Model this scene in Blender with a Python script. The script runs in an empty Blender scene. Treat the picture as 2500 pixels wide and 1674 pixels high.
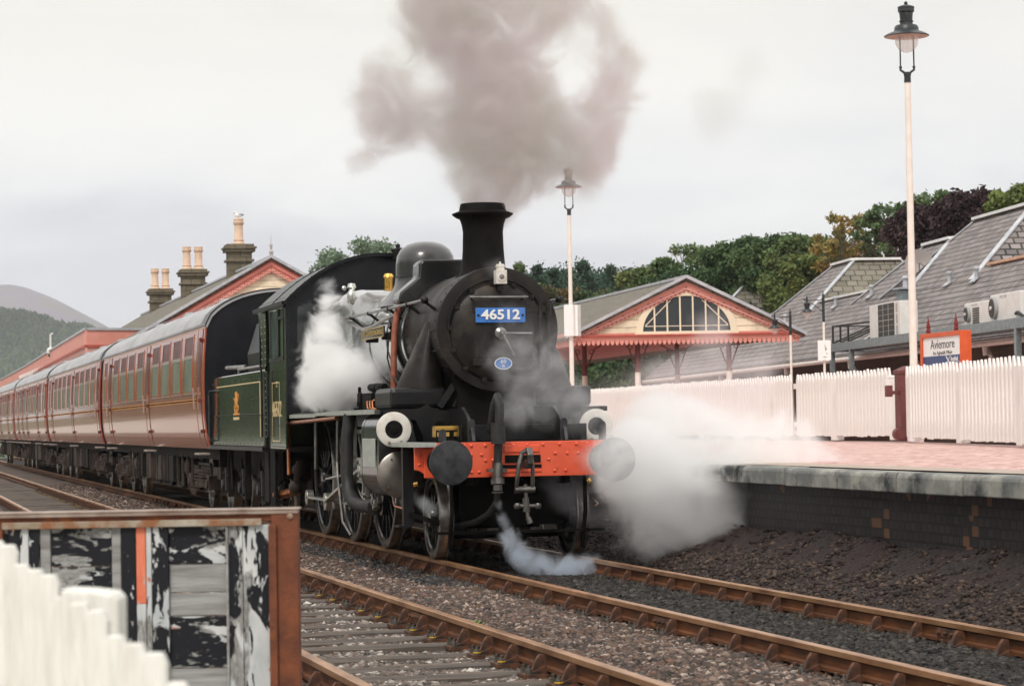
import bpy, bmesh, math, random
import numpy as np
from mathutils import Vector, Matrix
random.seed(7); rng = np.random.default_rng(7)
sc = bpy.context.scene
COL = sc.collection
R = math.radians

# ------------------------------------------------------------------ camera
cd = bpy.data.cameras.new('camera'); cam = bpy.data.objects.new('camera', cd); COL.objects.link(cam)
right = Vector((0.97137448, -0.23694408, -0.0170034)); up = Vector((0.00923504, -0.03385711, 0.99938402)); fwd = Vector((0.23737381, 0.97093316, 0.03069974))
mw = Matrix((right, up, -fwd)).transposed().to_4x4(); mw.translation = Vector((-6.50647, -25.76381, 1.43708))
cam.matrix_world = mw
cd.sensor_width = 36.0; cd.lens = 6326.15 / 2500 * 36
cd.clip_start = 0.3; cd.clip_end = 12000
cd.dof.use_dof = True; cd.dof.focus_distance = 28.0; cd.dof.aperture_fstop = 7.5
sc.camera = cam

# ------------------------------------------------------------------ render look
sc.view_settings.view_transform = 'Standard'; sc.view_settings.look = 'None'
sc.view_settings.exposure = 0.36; sc.view_settings.gamma = 1.0
cy = sc.cycles
cy.max_bounces = 28; cy.diffuse_bounces = 3; cy.glossy_bounces = 3; cy.transmission_bounces = 4
cy.volume_bounces = 28; cy.transparent_max_bounces = 12
cy.volume_step_rate = 1.0; cy.volume_max_steps = 96
cy.use_adaptive_sampling = True; cy.adaptive_threshold = 0.02
cy.use_denoising = True
cy.caustics_reflective = False; cy.caustics_refractive = False
cy.sample_clamp_indirect = 6

# ------------------------------------------------------------------ world: overcast sky
HAZE = 1.0e-4
SUN_EL, SUN_AZ = R(48), R(215)     # azimuth measured clockwise from +Y
w = bpy.data.worlds.new('World'); sc.world = w; w.use_nodes = True
nt = w.node_tree; nt.nodes.clear()
def N(nt, typ, **kw):
    n = nt.nodes.new(typ)
    for k, v in kw.items():
        if k in n.inputs.keys() if isinstance(k, str) else False: n.inputs[k].default_value = v
        else: setattr(n, k, v)
    return n
def ramp(nt, fac, stops, interp='LINEAR'):
    r = nt.nodes.new('ShaderNodeValToRGB'); cr = r.color_ramp; cr.interpolation = interp
    while len(cr.elements) > 1: cr.elements.remove(cr.elements[-1])
    cr.elements[0].position = stops[0][0]; cr.elements[0].color = (*stops[0][1], 1)
    for p, c in stops[1:]:
        e = cr.elements.new(p); e.color = (*c, 1)
    nt.links.new(fac, r.inputs[0]); return r.outputs[0]
def math_(nt, op, a, b=None, clamp=False):
    m = nt.nodes.new('ShaderNodeMath'); m.operation = op; m.use_clamp = clamp
    for i, v in enumerate((a, b)):
        if v is None: continue
        if isinstance(v, (int, float)): m.inputs[i].default_value = v
        else: nt.links.new(v, m.inputs[i])
    return m.outputs[0]
def mixc(nt, fac, a, b, mode='MIX'):
    m = nt.nodes.new('ShaderNodeMix'); m.data_type = 'RGBA'; m.blend_type = mode
    for i, v in ((0, fac), (6, a), (7, b)):
        if isinstance(v, (int, float)): m.inputs[i].default_value = v
        elif isinstance(v, tuple): m.inputs[i].default_value = (*v, 1) if len(v) == 3 else v
        else: nt.links.new(v, m.inputs[i])
    return m.outputs[2]
out = N(nt, 'ShaderNodeOutputWorld'); bg = N(nt, 'ShaderNodeBackground'); bg.inputs[1].default_value = 0.1
sky = N(nt, 'ShaderNodeTexSky', sky_type='NISHITA'); sky.sun_disc = False
sky.sun_elevation = SUN_EL; sky.sun_rotation = SUN_AZ
tc = N(nt, 'ShaderNodeTexCoord'); sep = N(nt, 'ShaderNodeSeparateXYZ'); nt.links.new(tc.outputs['Generated'], sep.inputs[0])
mp = N(nt, 'ShaderNodeMapping'); mp.inputs['Scale'].default_value = (1.0, 1.0, 3.2); nt.links.new(tc.outputs['Generated'], mp.inputs[0])
nz = N(nt, 'ShaderNodeTexNoise'); nz.inputs['Scale'].default_value = 4.6; nz.inputs['Detail'].default_value = 6; nz.inputs['Roughness'].default_value = .52
nz.inputs['Distortion'].default_value = .3; nt.links.new(mp.outputs[0], nz.inputs['Vector'])
# cloud layer: cool grey bank low down, bright break above it, warm grey overhead
zj = math_(nt, 'ADD', sep.outputs[2], math_(nt, 'MULTIPLY', math_(nt, 'SUBTRACT', nz.outputs[0], .5), .075))
cloud = ramp(nt, zj, [(0.0, (.70, .70, .72)), (.028, (.78, .78, .80)), (.042, (.56, .56, .61)), (.068, (.58, .58, .635)), (.092, (.765, .765, .775)), (.12, (.81, .80, .78)),
                      (.165, (.75, .735, .70)), (.3, (.76, .74, .71)), (.55, (1.05, 1.03, 1.0)), (1, (1.3, 1.28, 1.25))])
nf = ramp(nt, nz.outputs[0], [(.33, (.90, .90, .92)), (.64, (1.06, 1.055, 1.04))])
cloud = mixc(nt, 1.0, cloud, nf, 'MULTIPLY')
cloud = mixc(nt, 1.0, cloud, (9.4, 9.4, 9.4), 'MULTIPLY')
colr = mixc(nt, .97, sky.outputs[0], cloud)
nt.links.new(colr, bg.inputs[0]); nt.links.new(bg.outputs[0], out.inputs[0])

sl = bpy.data.lights.new('sun', 'SUN'); sl.energy = 1.5; sl.angle = R(14); sl.color = (1, .95, .88)
so = bpy.data.objects.new('sun', sl); COL.objects.link(so)
sd = Vector((math.sin(SUN_AZ) * math.cos(SUN_EL), math.cos(SUN_AZ) * math.cos(SUN_EL), math.sin(SUN_EL)))
so.rotation_euler = sd.to_track_quat('Z', 'Y').to_euler()

# ------------------------------------------------------------------ materials
MATS = {}
def mat(name, c, c2=None, rough=.5, metal=0., scale=6., detail=4., lo=.35, hi=.65, bump=0., bscale=None, coat=0., stretch=(1, 1, 1), c3=None, s3=1.5, lo3=.5, hi3=.6, rough2=None, spec=.5):
    m = bpy.data.materials.new(name); m.use_nodes = True; MATS[name] = m
    t = m.node_tree; p = t.nodes['Principled BSDF']
    p.inputs['Roughness'].default_value = rough; p.inputs['Metallic'].default_value = metal
    p.inputs['Coat Weight'].default_value = coat; p.inputs['Coat Roughness'].default_value = .06
    p.inputs['Specular IOR Level'].default_value = spec
    if c2 is None and c3 is None and not bump:
        p.inputs['Base Color'].default_value = (*c, 1); return m
    tcn = t.nodes.new('ShaderNodeTexCoord'); mpn = t.nodes.new('ShaderNodeMapping'); mpn.inputs['Scale'].default_value = stretch
    t.links.new(tcn.outputs['Object'], mpn.inputs[0])
    n = t.nodes.new('ShaderNodeTexNoise'); n.inputs['Scale'].default_value = scale; n.inputs['Detail'].default_value = detail; n.inputs['Roughness'].default_value = .6
    t.links.new(mpn.outputs[0], n.inputs['Vector'])
    col = ramp(t, n.outputs[0], [(lo, c), (hi, c2 or c)])
    if c3:
        n3 = t.nodes.new('ShaderNodeTexNoise'); n3.inputs['Scale'].default_value = s3; n3.inputs['Detail'].default_value = 6; n3.inputs['Roughness'].default_value = .65
        t.links.new(mpn.outputs[0], n3.inputs['Vector'])
        f = ramp(t, n3.outputs[0], [(lo3, (0, 0, 0)), (hi3, (1, 1, 1))])
        col = mixc(t, f, col, c3)
    t.links.new(col, p.inputs['Base Color'])
    if rough2 is not None:
        rr = ramp(t, n.outputs[0], [(lo, (rough,) * 3), (hi, (rough2,) * 3)]); t.links.new(rr, p.inputs['Roughness'])
    if bump:
        nb = t.nodes.new('ShaderNodeTexNoise'); nb.inputs['Scale'].default_value = bscale or scale * 3; nb.inputs['Detail'].default_value = 5
        t.links.new(mpn.outputs[0], nb.inputs['Vector'])
        b = t.nodes.new('ShaderNodeBump'); b.inputs['Strength'].default_value = min(1, bump); b.inputs['Distance'].default_value = .01 * max(1, bump)
        t.links.new(nb.outputs[0], b.inputs['Height']); t.links.new(b.outputs[0], p.inputs['Normal'])
    return m
def brick(name, cols, mortar, bw, rh, ms=.01, offset=.5, rough=.8, bump=.4, dist=.01, dirt=None, bias=0., nscale=1.2, squash=1.0):
    """brick / slate / board pattern in UV metres; cols = (c1, c2)"""
    m = bpy.data.materials.new(name); m.use_nodes = True; MATS[name] = m
    t = m.node_tree; p = t.nodes['Principled BSDF']; p.inputs['Roughness'].default_value = rough
    tcn = t.nodes.new('ShaderNodeTexCoord')
    b = t.nodes.new('ShaderNodeTexBrick'); b.offset = offset
    b.inputs['Scale'].default_value = 1; b.inputs['Brick Width'].default_value = bw; b.inputs['Row Height'].default_value = rh
    b.inputs['Mortar Size'].default_value = ms; b.inputs['Mortar Smooth'].default_value = .15; b.inputs['Bias'].default_value = bias
    b.inputs['Color1'].default_value = (*cols[0], 1); b.inputs['Color2'].default_value = (*cols[1], 1); b.inputs['Mortar'].default_value = (*mortar, 1)
    nz = t.nodes.new('ShaderNodeTexNoise'); nz.inputs['Scale'].default_value = 3.; nz.inputs['Detail'].default_value = 3
    t.links.new(tcn.outputs['UV'], nz.inputs['Vector'])
    wob = t.nodes.new('ShaderNodeVectorMath'); wob.operation = 'MULTIPLY_ADD'; wob.inputs[1].default_value = (.02 * bw / .3, .03 * rh / .2, 0)
    t.links.new(nz.outputs['Color'], wob.inputs[0]); t.links.new(tcn.outputs['UV'], wob.inputs[2])
    t.links.new(wob.outputs[0], b.inputs['Vector'])
    col = b.outputs[0]
    n2 = t.nodes.new('ShaderNodeTexNoise'); n2.inputs['Scale'].default_value = nscale; n2.inputs['Detail'].default_value = 6; n2.inputs['Roughness'].default_value = .7
    t.links.new(tcn.outputs['Object'], n2.inputs['Vector'])
    if dirt: col = mixc(t, ramp(t, n2.outputs[0], [(.4, (0, 0, 0)), (.68, (.8, .8, .8))]), col, dirt)
    v = ramp(t, n2.outputs[0], [(.3, (.72, .72, .72)), (.7, (1.25, 1.25, 1.25))])
    col = mixc(t, 1.0, col, v, 'MULTIPLY')
    t.links.new(col, p.inputs['Base Color'])
    if bump:
        bb = t.nodes.new('ShaderNodeBump'); bb.inputs['Strength'].default_value = bump; bb.inputs['Distance'].default_value = dist; bb.invert = True
        t.links.new(b.outputs['Fac'], bb.inputs['Height']); t.links.new(bb.outputs[0], p.inputs['Normal'])
    return m

# ------------------------------------------------------------------ mesh builder
class MB:
    def __init__(s): s.v = []; s.f = []; s.m = []; s.cm = 0
    def mi(s, i): s.cm = i; return s
    def add(s, vs, fs):
        o = len(s.v); s.v.extend([tuple(x) for x in vs]); s.f.extend([tuple(i + o for i in f) for f in fs]); s.m.extend([s.cm] * len(fs)); return s
    def box(s, x0, x1, y0, y1, z0, z1):
        return s.add([(x0, y0, z0), (x1, y0, z0), (x1, y1, z0), (x0, y1, z0), (x0, y0, z1), (x1, y0, z1), (x1, y1, z1), (x0, y1, z1)],
                     [(0, 3, 2, 1), (4, 5, 6, 7), (0, 1, 5, 4), (1, 2, 6, 5), (2, 3, 7, 6), (3, 0, 4, 7)])
    def obox(s, c, d, M=None):
        M = M or Matrix.Identity(3); c = Vector(c)
        vs = [c + M @ Vector((sx * d[0] / 2, sy * d[1] / 2, sz * d[2] / 2)) for sz in (-1, 1) for sx, sy in ((-1, -1), (1, -1), (1, 1), (-1, 1))]
        return s.add(vs, [(0, 3, 2, 1), (4, 5, 6, 7), (0, 1, 5, 4), (1, 2, 6, 5), (2, 3, 7, 6), (3, 0, 4, 7)])
    def bar(s, a, b, w, h, upv=(0, 0, 1)):
        a = Vector(a); b = Vector(b); d = b - a; L = d.length; y = d.normalized(); x = y.cross(Vector(upv))
        if x.length < 1e-4: x = y.cross(Vector((1, 0, 0)))
        x.normalize(); z = x.cross(y); M = Matrix((x, y, z)).transposed()
        return s.obox((a + b) / 2, (w, L, h), M)
    def loft(s, rings, cap=True, closed=True):
        n = len(rings[0]); o = len(s.v); vs = [p for r in rings for p in r]; fs = []
        for k in range(len(rings) - 1):
            for i in range(n if closed else n - 1):
                j = (i + 1) % n; fs.append((k * n + i, k * n + j, (k + 1) * n + j, (k + 1) * n + i))
        if cap: fs.append(tuple(range(n - 1, -1, -1))); fs.append(tuple((len(rings) - 1) * n + i for i in range(n)))
        return s.add(vs, fs)
    def lathe(s, o, ax, prof, n=32, cap=True, ref=None):
        o = Vector(o); ax = Vector(ax).normalized(); rf = Vector(ref) if ref else (Vector((0, 0, 1)) if abs(ax.z) < .9 else Vector((1, 0, 0)))
        x = ax.cross(rf).normalized(); y = ax.cross(x)
        rings = [[o + ax * t + (x * math.cos(2 * math.pi * i / n) + y * math.sin(2 * math.pi * i / n)) * max(r, 1e-4) for i in range(n)] for t, r in prof]
        return s.loft(rings, cap)
    def cyl(s, a, b, r, r2=None, n=16):
        a = Vector(a); b = Vector(b); return s.lathe(a, b - a, [(0, r), ((b - a).length, r if r2 is None else r2)], n)
    def tube(s, pts, r, n=10, cap=True):
        P = [Vector(p) for p in pts]; rings = []; x = None
        for i, p in enumerate(P):
            t = (P[min(i + 1, len(P) - 1)] - P[max(i - 1, 0)]).normalized()
            if x is None:
                x = t.cross(Vector((0, 0, 1)));
                if x.length < 1e-3: x = t.cross(Vector((1, 0, 0)))
            x = (x - t * x.dot(t)).normalized(); y = t.cross(x)
            rr = r[i] if isinstance(r, (list, tuple)) else r
            rings.append([p + (x * math.cos(2 * math.pi * k / n) + y * math.sin(2 * math.pi * k / n)) * rr for k in range(n)])
        return s.loft(rings, cap)
    def prism(s, pts, O, U, V, t0, t1):
        """2-D outline (u, v) on axes U, V through O, extruded along U x V from t0 to t1"""
        O = Vector(O); U = Vector(U).normalized(); V = Vector(V).normalized(); W = U.cross(V); n = len(pts)
        a = [O + U * p[0] + V * p[1] + W * t0 for p in pts]; b = [O + U * p[0] + V * p[1] + W * t1 for p in pts]
        return s.loft([a, b])
    def ball(s, c, r, n=12, sc_=(1, 1, 1)):
        c = Vector(c); rings = []
        for k in range(1, n // 2):
            th = math.pi * k / (n // 2); rings.append([c + Vector((math.sin(th) * math.cos(2 * math.pi * i / n) * r * sc_[0], math.sin(th) * math.sin(2 * math.pi * i / n) * r * sc_[1], math.cos(th) * r * sc_[2])) for i in range(n)])
        return s.loft(rings[::-1])
    def build(s, name, mats, parent=None, smooth=None, bev=0., uv=False):
        me = bpy.data.meshes.new(name); me.from_pydata(s.v, [], s.f)
        if not isinstance(mats, (list, tuple)): mats = [mats]
        for m in mats: me.materials.append(MATS[m] if isinstance(m, str) else m)
        if len(mats) > 1: me.polygons.foreach_set('material_index', s.m)
        bm = bmesh.new(); bm.from_mesh(me); bmesh.ops.recalc_face_normals(bm, faces=bm.faces)
        if uv:
            l = bm.loops.layers.uv.new('UVMap'); bm.normal_update()
            for f in bm.faces:
                n = f.normal; a = Vector((0, 0, 1)).cross(n)
                if a.length < .05: a = Vector((1, 0, 0))
                a.normalize(); b = n.cross(a)
                for lp in f.loops: co = lp.vert.co; lp[l].uv = (co.dot(a), co.dot(b))
        bm.to_mesh(me); bm.free()
        if smooth is not None:
            me.polygons.foreach_set('use_smooth', [True] * len(me.polygons)); me.set_sharp_from_angle(angle=R(smooth))
        o = bpy.data.objects.new(name, me); COL.objects.link(o)
        if parent is not None: o.parent = parent
        if bev:
            b = o.modifiers.new('bevel', 'BEVEL'); b.width = bev; b.segments = 2; b.limit_method = 'ANGLE'; b.angle_limit = R(40); b.harden_normals = False
        return o
def tag(o, label=None, cat=None, group=None, kind=None):
    for k, v in (('label', label), ('category', cat), ('group', group), ('kind', kind)):
        if v: o[k] = v
    return o
def thing(name, label, cat, loc=(0, 0, 0), group=None, rz=0):
    o = bpy.data.objects.new(name, None); COL.objects.link(o); o.location = loc; o.rotation_euler = (0, 0, rz); o.empty_display_size = .2
    return tag(o, label, cat, group)
def copy_tree(o, parent=None):
    c = o.copy(); COL.objects.link(c); c.parent = parent
    for ch in list(o.children): copy_tree(ch, c)
    return c
def part_at(o, parent):
    o.parent = parent; return o
def text(mb, s, O, U, V, size, depth=.004, align='CENTER', stretch=1.0, bold=0.):
    cu = bpy.data.curves.new('t', 'FONT'); cu.body = s; cu.size = size; cu.extrude = depth / 2; cu.align_x = align; cu.align_y = 'CENTER'; cu.offset = bold; cu.resolution_u = 3
    ob = bpy.data.objects.new('t', cu); COL.objects.link(ob)
    dg = bpy.context.evaluated_depsgraph_get(); me = bpy.data.meshes.new_from_object(ob.evaluated_get(dg))
    O = Vector(O); U = Vector(U).normalized(); V = Vector(V).normalized(); W = U.cross(V)
    vs = [O + U * v.co.x * stretch + V * v.co.y + W * (v.co.z + depth / 2) for v in me.vertices]
    mb.add(vs, [tuple(p.vertices) for p in me.polygons])
    bpy.data.objects.remove(ob); bpy.data.curves.remove(cu); bpy.data.meshes.remove(me)
    return mb
def arc(cx, cy_, r, a0, a1, n, ry=None):
    ry = r if ry is None else ry
    return [(cx + r * math.cos(R(a0 + (a1 - a0) * i / n)), cy_ + ry * math.sin(R(a0 + (a1 - a0) * i / n))) for i in range(n + 1)]
X = Vector((1, 0, 0)); Y = Vector((0, 1, 0)); Z = Vector((0, 0, 1))
def raw_mesh(name, V, F, matname, colors=None, extra_mats=(), midx=None):
    """large mesh straight from numpy arrays: F = (n, k) faces; colors = one RGB per face corner group"""
    me = bpy.data.meshes.new(name); nf, k = F.shape
    me.vertices.add(len(V)); me.vertices.foreach_set('co', V.astype(np.float32).ravel())
    me.loops.add(nf * k); me.loops.foreach_set('vertex_index', F.astype(np.int32).ravel())
    me.polygons.add(nf); me.polygons.foreach_set('loop_start', np.arange(0, nf * k, k, dtype=np.int32))
    me.materials.append(MATS[matname])
    for m in extra_mats: me.materials.append(MATS[m])
    if midx is not None: me.polygons.foreach_set('material_index', midx.astype(np.int32))
    me.update(calc_edges=True)
    if colors is not None:
        at = me.color_attributes.new('tint', 'FLOAT_COLOR', 'POINT'); c = np.ones((len(V), 4), np.float32); c[:, :3] = colors
        at.data.foreach_set('color', c.ravel())
    o = bpy.data.objects.new(name, me); COL.objects.link(o); return o
def tint_mat(name, rough=.8, transl=0., spec=.25):
    m = bpy.data.materials.new(name); m.use_nodes = True; MATS[name] = m; t = m.node_tree; p = t.nodes['Principled BSDF']
    a = t.nodes.new('ShaderNodeVertexColor'); a.layer_name = 'tint'; t.links.new(a.outputs[0], p.inputs['Base Color']); p.inputs['Roughness'].default_value = rough
    p.inputs['Specular IOR Level'].default_value = spec
    if transl:
        tr = t.nodes.new('ShaderNodeBsdfTranslucent'); t.links.new(a.outputs[0], tr.inputs[0]); mx = t.nodes.new('ShaderNodeMixShader'); mx.inputs[0].default_value = transl
        t.links.new(p.outputs[0], mx.inputs[1]); t.links.new(tr.outputs[0], mx.inputs[2]); t.links.new(mx.outputs[0], t.nodes['Material Output'].inputs[0])
    return m
# ------------------------------------------------------------------ material library
mat('black_gloss', (.012, .012, .013), (.022, .022, .022), rough=.22, scale=3, coat=.3)
mat('boiler_gloss', (.42, .43, .43), (.50, .51, .50), rough=.13, scale=2, metal=.75, coat=.5)
mat('dome_black', (.014, .014, .015), (.03, .03, .03), rough=.3, scale=5, coat=.7, bump=.1, bscale=30)
MATS['boiler_gloss'].node_tree.nodes['Principled BSDF'].inputs['Coat IOR'].default_value = 2.2
mat('black_satin', (.005, .005, .006), (.012, .011, .011), rough=.36, spec=.28, scale=5, bump=.1, bscale=30)
mat('cab_black', (.006, .007, .009), (.013, .014, .018), rough=.34, spec=.3, scale=4, bump=.08, bscale=6)
mat('smokebox_black', (.006, .0055, .005), (.019, .015, .012), rough=.36, rough2=.58, spec=.28, scale=3.5, bump=.2, bscale=40, c3=(.07, .052, .038), s3=2.2, lo3=.56, hi3=.8)
mat('soot', (.003, .003, .003), (.008, .007, .006), rough=.7, spec=.12, scale=6, bump=.2, bscale=40)
mat('red_beam', (.70, .085, .030), (.80, .12, .05), rough=.35, scale=4, bump=.1, bscale=20, c3=(.3, .05, .03), s3=7, lo3=.6, hi3=.78, coat=.2)
mat('buffer_steel', (.03, .031, .034), (.07, .07, .075), rough=.42, metal=.6, scale=9, bump=.15, bscale=50)
mat('bright_steel', (.42, .43, .40), (.60, .60, .55), rough=.28, metal=.85, scale=8, c3=(.20, .17, .12), s3=5, lo3=.55, hi3=.7)
mat('wheel_steel', (.16, .15, .14), (.34, .33, .31), rough=.3, metal=.9, scale=6)
mat('oily_steel', (.10, .10, .095), (.2, .19, .17), rough=.32, metal=.8, scale=9)
mat('cover_steel', (.16, .155, .145), (.30, .27, .24), rough=.36, metal=.8, scale=4, c3=(.12, .07, .05), s3=6, lo3=.58, hi3=.75)
mat('white_paint', (.70, .67, .61), (.56, .50, .43), rough=.35, scale=9, lo=.45, hi=.75)
mat('green_loco', (.013, .019, .007), (.020, .027, .010), rough=.16, scale=4, coat=.7)
mat('green_tender', (.013, .019, .008), (.022, .028, .011), rough=.14, scale=3, coat=.8, bump=.12, bscale=5)
mat('orange_line', (.85, .33, .03), rough=.4)
mat('cream_line', (.80, .62, .32), rough=.4)
mat('grey_edge', (.36, .39, .36), (.50, .52, .48), rough=.35, metal=.3, scale=12)
mat('copper', (.70, .27, .12), (.45, .18, .09), rough=.3, metal=.9, scale=10)
mat('brass', (.80, .50, .12), (.6, .35, .08), rough=.25, metal=.9, scale=10)
mat('rust_pipe', (.23, .06, .03), (.32, .10, .055), rough=.6, scale=14)
mat('rubber', (.010, .010, .010), (.025, .024, .022), rough=.6, scale=20)
mat('glass_dark', (.02, .026, .026), rough=.05, coat=.5)
mat('cab_glass', (.10, .14, .13), (.03, .04, .04), rough=.06, scale=3, coat=.5)
mat('green_blind', (.06, .12, .05), rough=.3)
mat('plate_blue', (.035, .17, .52), rough=.3)
mat('nameplate_gold', (.50, .36, .13), rough=.45, metal=.3)
mat('white_text', (.85, .84, .80), rough=.4)
mat('coach_maroon', (.34, .080, .026), (.44, .125, .050), rough=.26, scale=1.5, coat=.6, bump=.08, bscale=1.6)
mat('coach_end_red', (.34, .05, .022), (.42, .07, .03), rough=.25, scale=2, coat=.3)
mat('door_maroon', (.12, .02, .014), (.17, .03, .022), rough=.2, scale=2, coat=.5)
mat('coach_roof', (.30, .30, .31), (.42, .42, .43), rough=.5, scale=2, bump=.05, stretch=(1, .3, 1))
mat('coach_glass', (.12, .145, .10), (.19, .22, .15), rough=.3, scale=1.2, lo=.4, hi=.6, spec=.25)
mat('vent_glass', (.10, .012, .012), (.16, .06, .055), rough=.3, scale=3, lo=.45, hi=.6, spec=.3)  # the dark red and pale reflection is put into the glass colour
mat('alu', (.45, .38, .33), (.55, .45, .4), rough=.35, metal=.5, scale=5)
mat('underframe', (.005, .004, .0035), (.018, .013, .011), rough=.7, spec=.2, scale=3, bump=.2, bscale=20)
mat('under_brown', (.018, .011, .009), (.075, .048, .036), rough=.7, scale=4, bump=.2, bscale=20)
mat('rail_rust', (.060, .024, .012), (.17, .062, .022), spec=.3, rough=.6, scale=9, bump=.3, bscale=60, stretch=(1, .2, 1))
mat('rail_head', (.24, .11, .045), (.52, .29, .15), rough=.36, metal=.55, scale=5, stretch=(2, .3, 1))
mat('chair_rust', (.030, .016, .011), (.14, .052, .022), rough=.75, scale=12, bump=.5, bscale=60)
mat('bolt_metal', (.2, .2, .19), (.1, .08, .06), rough=.4, metal=.6, scale=30)
mat('yellow_paint', (.75, .45, .03), rough=.5)
mat('sleeper_wood', (.085, .066, .052), (.19, .15, .12), rough=.85, scale=5, bump=1.0, bscale=14, stretch=(.25, 3, 2), c3=(.045, .038, .032), s3=2, lo3=.45, hi3=.65)
mat('concrete_edge', (.15, .155, .15), (.34, .33, .29), rough=.85, scale=4, detail=8, lo=.4, hi=.6, bump=.6, bscale=25, c3=(.035, .04, .042), s3=3.4, lo3=.50, hi3=.62, stretch=(1, .55, .6))
mat('concrete_strip', (.34, .27, .22), (.44, .36, .30), rough=.9, scale=5, bump=.3)
mat('fence_paint', (.77, .74, .70), (.88, .86, .83), rough=.55, scale=4, stretch=(1, 1, .4), bump=.12, bscale=14, c3=(.58, .53, .46), s3=5, lo3=.62, hi3=.8)
mat('fence_white', (.70, .68, .62), (.84, .83, .78), rough=.6, scale=14, stretch=(3, 3, .35), bump=.5, c3=(.50, .50, .40), s3=9, lo3=.56, hi3=.75)
mat('post_cream', (.78, .71, .63), (.85, .79, .72), rough=.4, scale=6)
mat('iron_maroon', (.11, .025, .025), (.16, .045, .04), rough=.45, scale=10, bump=.2)
mat('lamp_black', (.015, .02, .022), (.03, .037, .04), rough=.4, scale=8)
mat('lamp_under', (.45, .32, .27), rough=.4)
mat('lantern_glass', (.90, .87, .82), rough=.08)
MATS['lantern_glass'].node_tree.nodes['Principled BSDF'].inputs['Alpha'].default_value = .38
mat('pink_paint', (.68, .27, .21), (.76, .33, .27), rough=.5, scale=1.5)
mat('pink_pale', (.66, .31, .26), (.72, .37, .32), rough=.55, scale=1.5, stretch=(1, 3, .5))
mat('moulding_red', (.42, .07, .045), (.50, .10, .07), rough=.5, scale=3)
mat('hole_shade', (.13, .03, .025), rough=.8)  # dark diamonds laid on the boards stand for the shade inside holes
brick('cream_boards', ((.80, .70, .50), (.86, .78, .60)), (.38, .30, .20), 40, .23, .012, offset=0, rough=.5, bump=.5)
mat('cream_trim', (.82, .72, .54), rough=.5)
brick('slate', ((.15, .13, .13), (.34, .30, .295)), (.015, .013, .013), .36, .26, .036, rough=.6, bump=.6, dist=.02, dirt=(.15, .115, .095))
brick('slate_mossy', ((.13, .115, .09), (.23, .20, .165)), (.06, .05, .04), .26, .17, .02, rough=.75, bump=.5, dist=.015, dirt=(.105, .10, .06), nscale=2.5)
brick('slate_olive', ((.11, .105, .08), (.26, .24, .20)), (.018, .016, .013), .42, .30, .026, rough=.85, bump=.25, dist=.02, dirt=(.17, .15, .11))
mat('lead', (.34, .36, .39), (.50, .51, .53), rough=.45, scale=3)
mat('ridge_white', (.72, .72, .70), (.85, .85, .83), rough=.5, scale=3)
mat('ridge_copper', (.55, .27, .16), (.68, .45, .32), rough=.6, scale=3)
mat('gutter_white', (.62, .56, .52), (.74, .68, .64), rough=.45, scale=3)
brick('brown_brick', ((.055, .032, .024), (.085, .050, .036)), (.035, .025, .02), .23, .075, .008, rough=.85, bump=.4)
brick('stone_block', ((.16, .13, .085), (.24, .20, .14)), (.08, .065, .045), .45, .26, .015, rough=.9, bump=.5, dirt=(.06, .055, .035))
mat('terracotta', (.62, .42, .30), (.72, .53, .39), rough=.7, scale=6)
mat('galvanised', (.17, .22, .23), (.28, .33, .34), rough=.5, metal=.3, scale=8)
mat('white_panel', (.78, .77, .74), (.70, .67, .63), rough=.4, scale=4)
mat('fan_grey', (.33, .33, .33), rough=.5)
mat('grille_black', (.02, .02, .018), rough=.5)
mat('sign_white', (.88, .88, .86), rough=.35)
mat('sign_blue', (.018, .045, .16), (.03, .07, .22), rough=.35, scale=6)
mat('sign_orange', (.60, .085, .015), (.66, .11, .025), rough=.4, scale=5)
mat('sign_text', (.05, .05, .06), rough=.5)
mat('finial_red', (.20, .02, .02), rough=.4)
mat('dish_grey', (.42, .38, .36), rough=.5)
mat('rust_iron', (.10, .028, .012), (.20, .058, .02), rough=.75, scale=9, bump=.35, bscale=90, c3=(.45, .13, .02), s3=5, lo3=.58, hi3=.8)
mat('rust_light', (.24, .18, .12), (.40, .36, .29), rough=.6, scale=7, bump=.2, bscale=60, c3=(.24, .09, .03), s3=9, lo3=.42, hi3=.58)
mat('angle_top', (.36, .29, .24), (.20, .13, .10), rough=.5, scale=8, bump=.2)
mat('old_wood', (.20, .195, .185), (.34, .34, .335), rough=.8, scale=7, stretch=(.4, 1, 4), bump=.5, bscale=20)
mat('gull_white', (.8, .8, .79), rough=.6)
mat('gull_grey', (.3, .32, .34), rough=.6)
mat('bird_dark', (.03, .03, .03), rough=.7)
tint_mat('stones', .75); tint_mat('leaves', .6, .25, .2); tint_mat('forest', .9, 0, .1)
mat('bark', (.10, .075, .055), (.16, .13, .10), rough=.9, scale=8)
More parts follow.
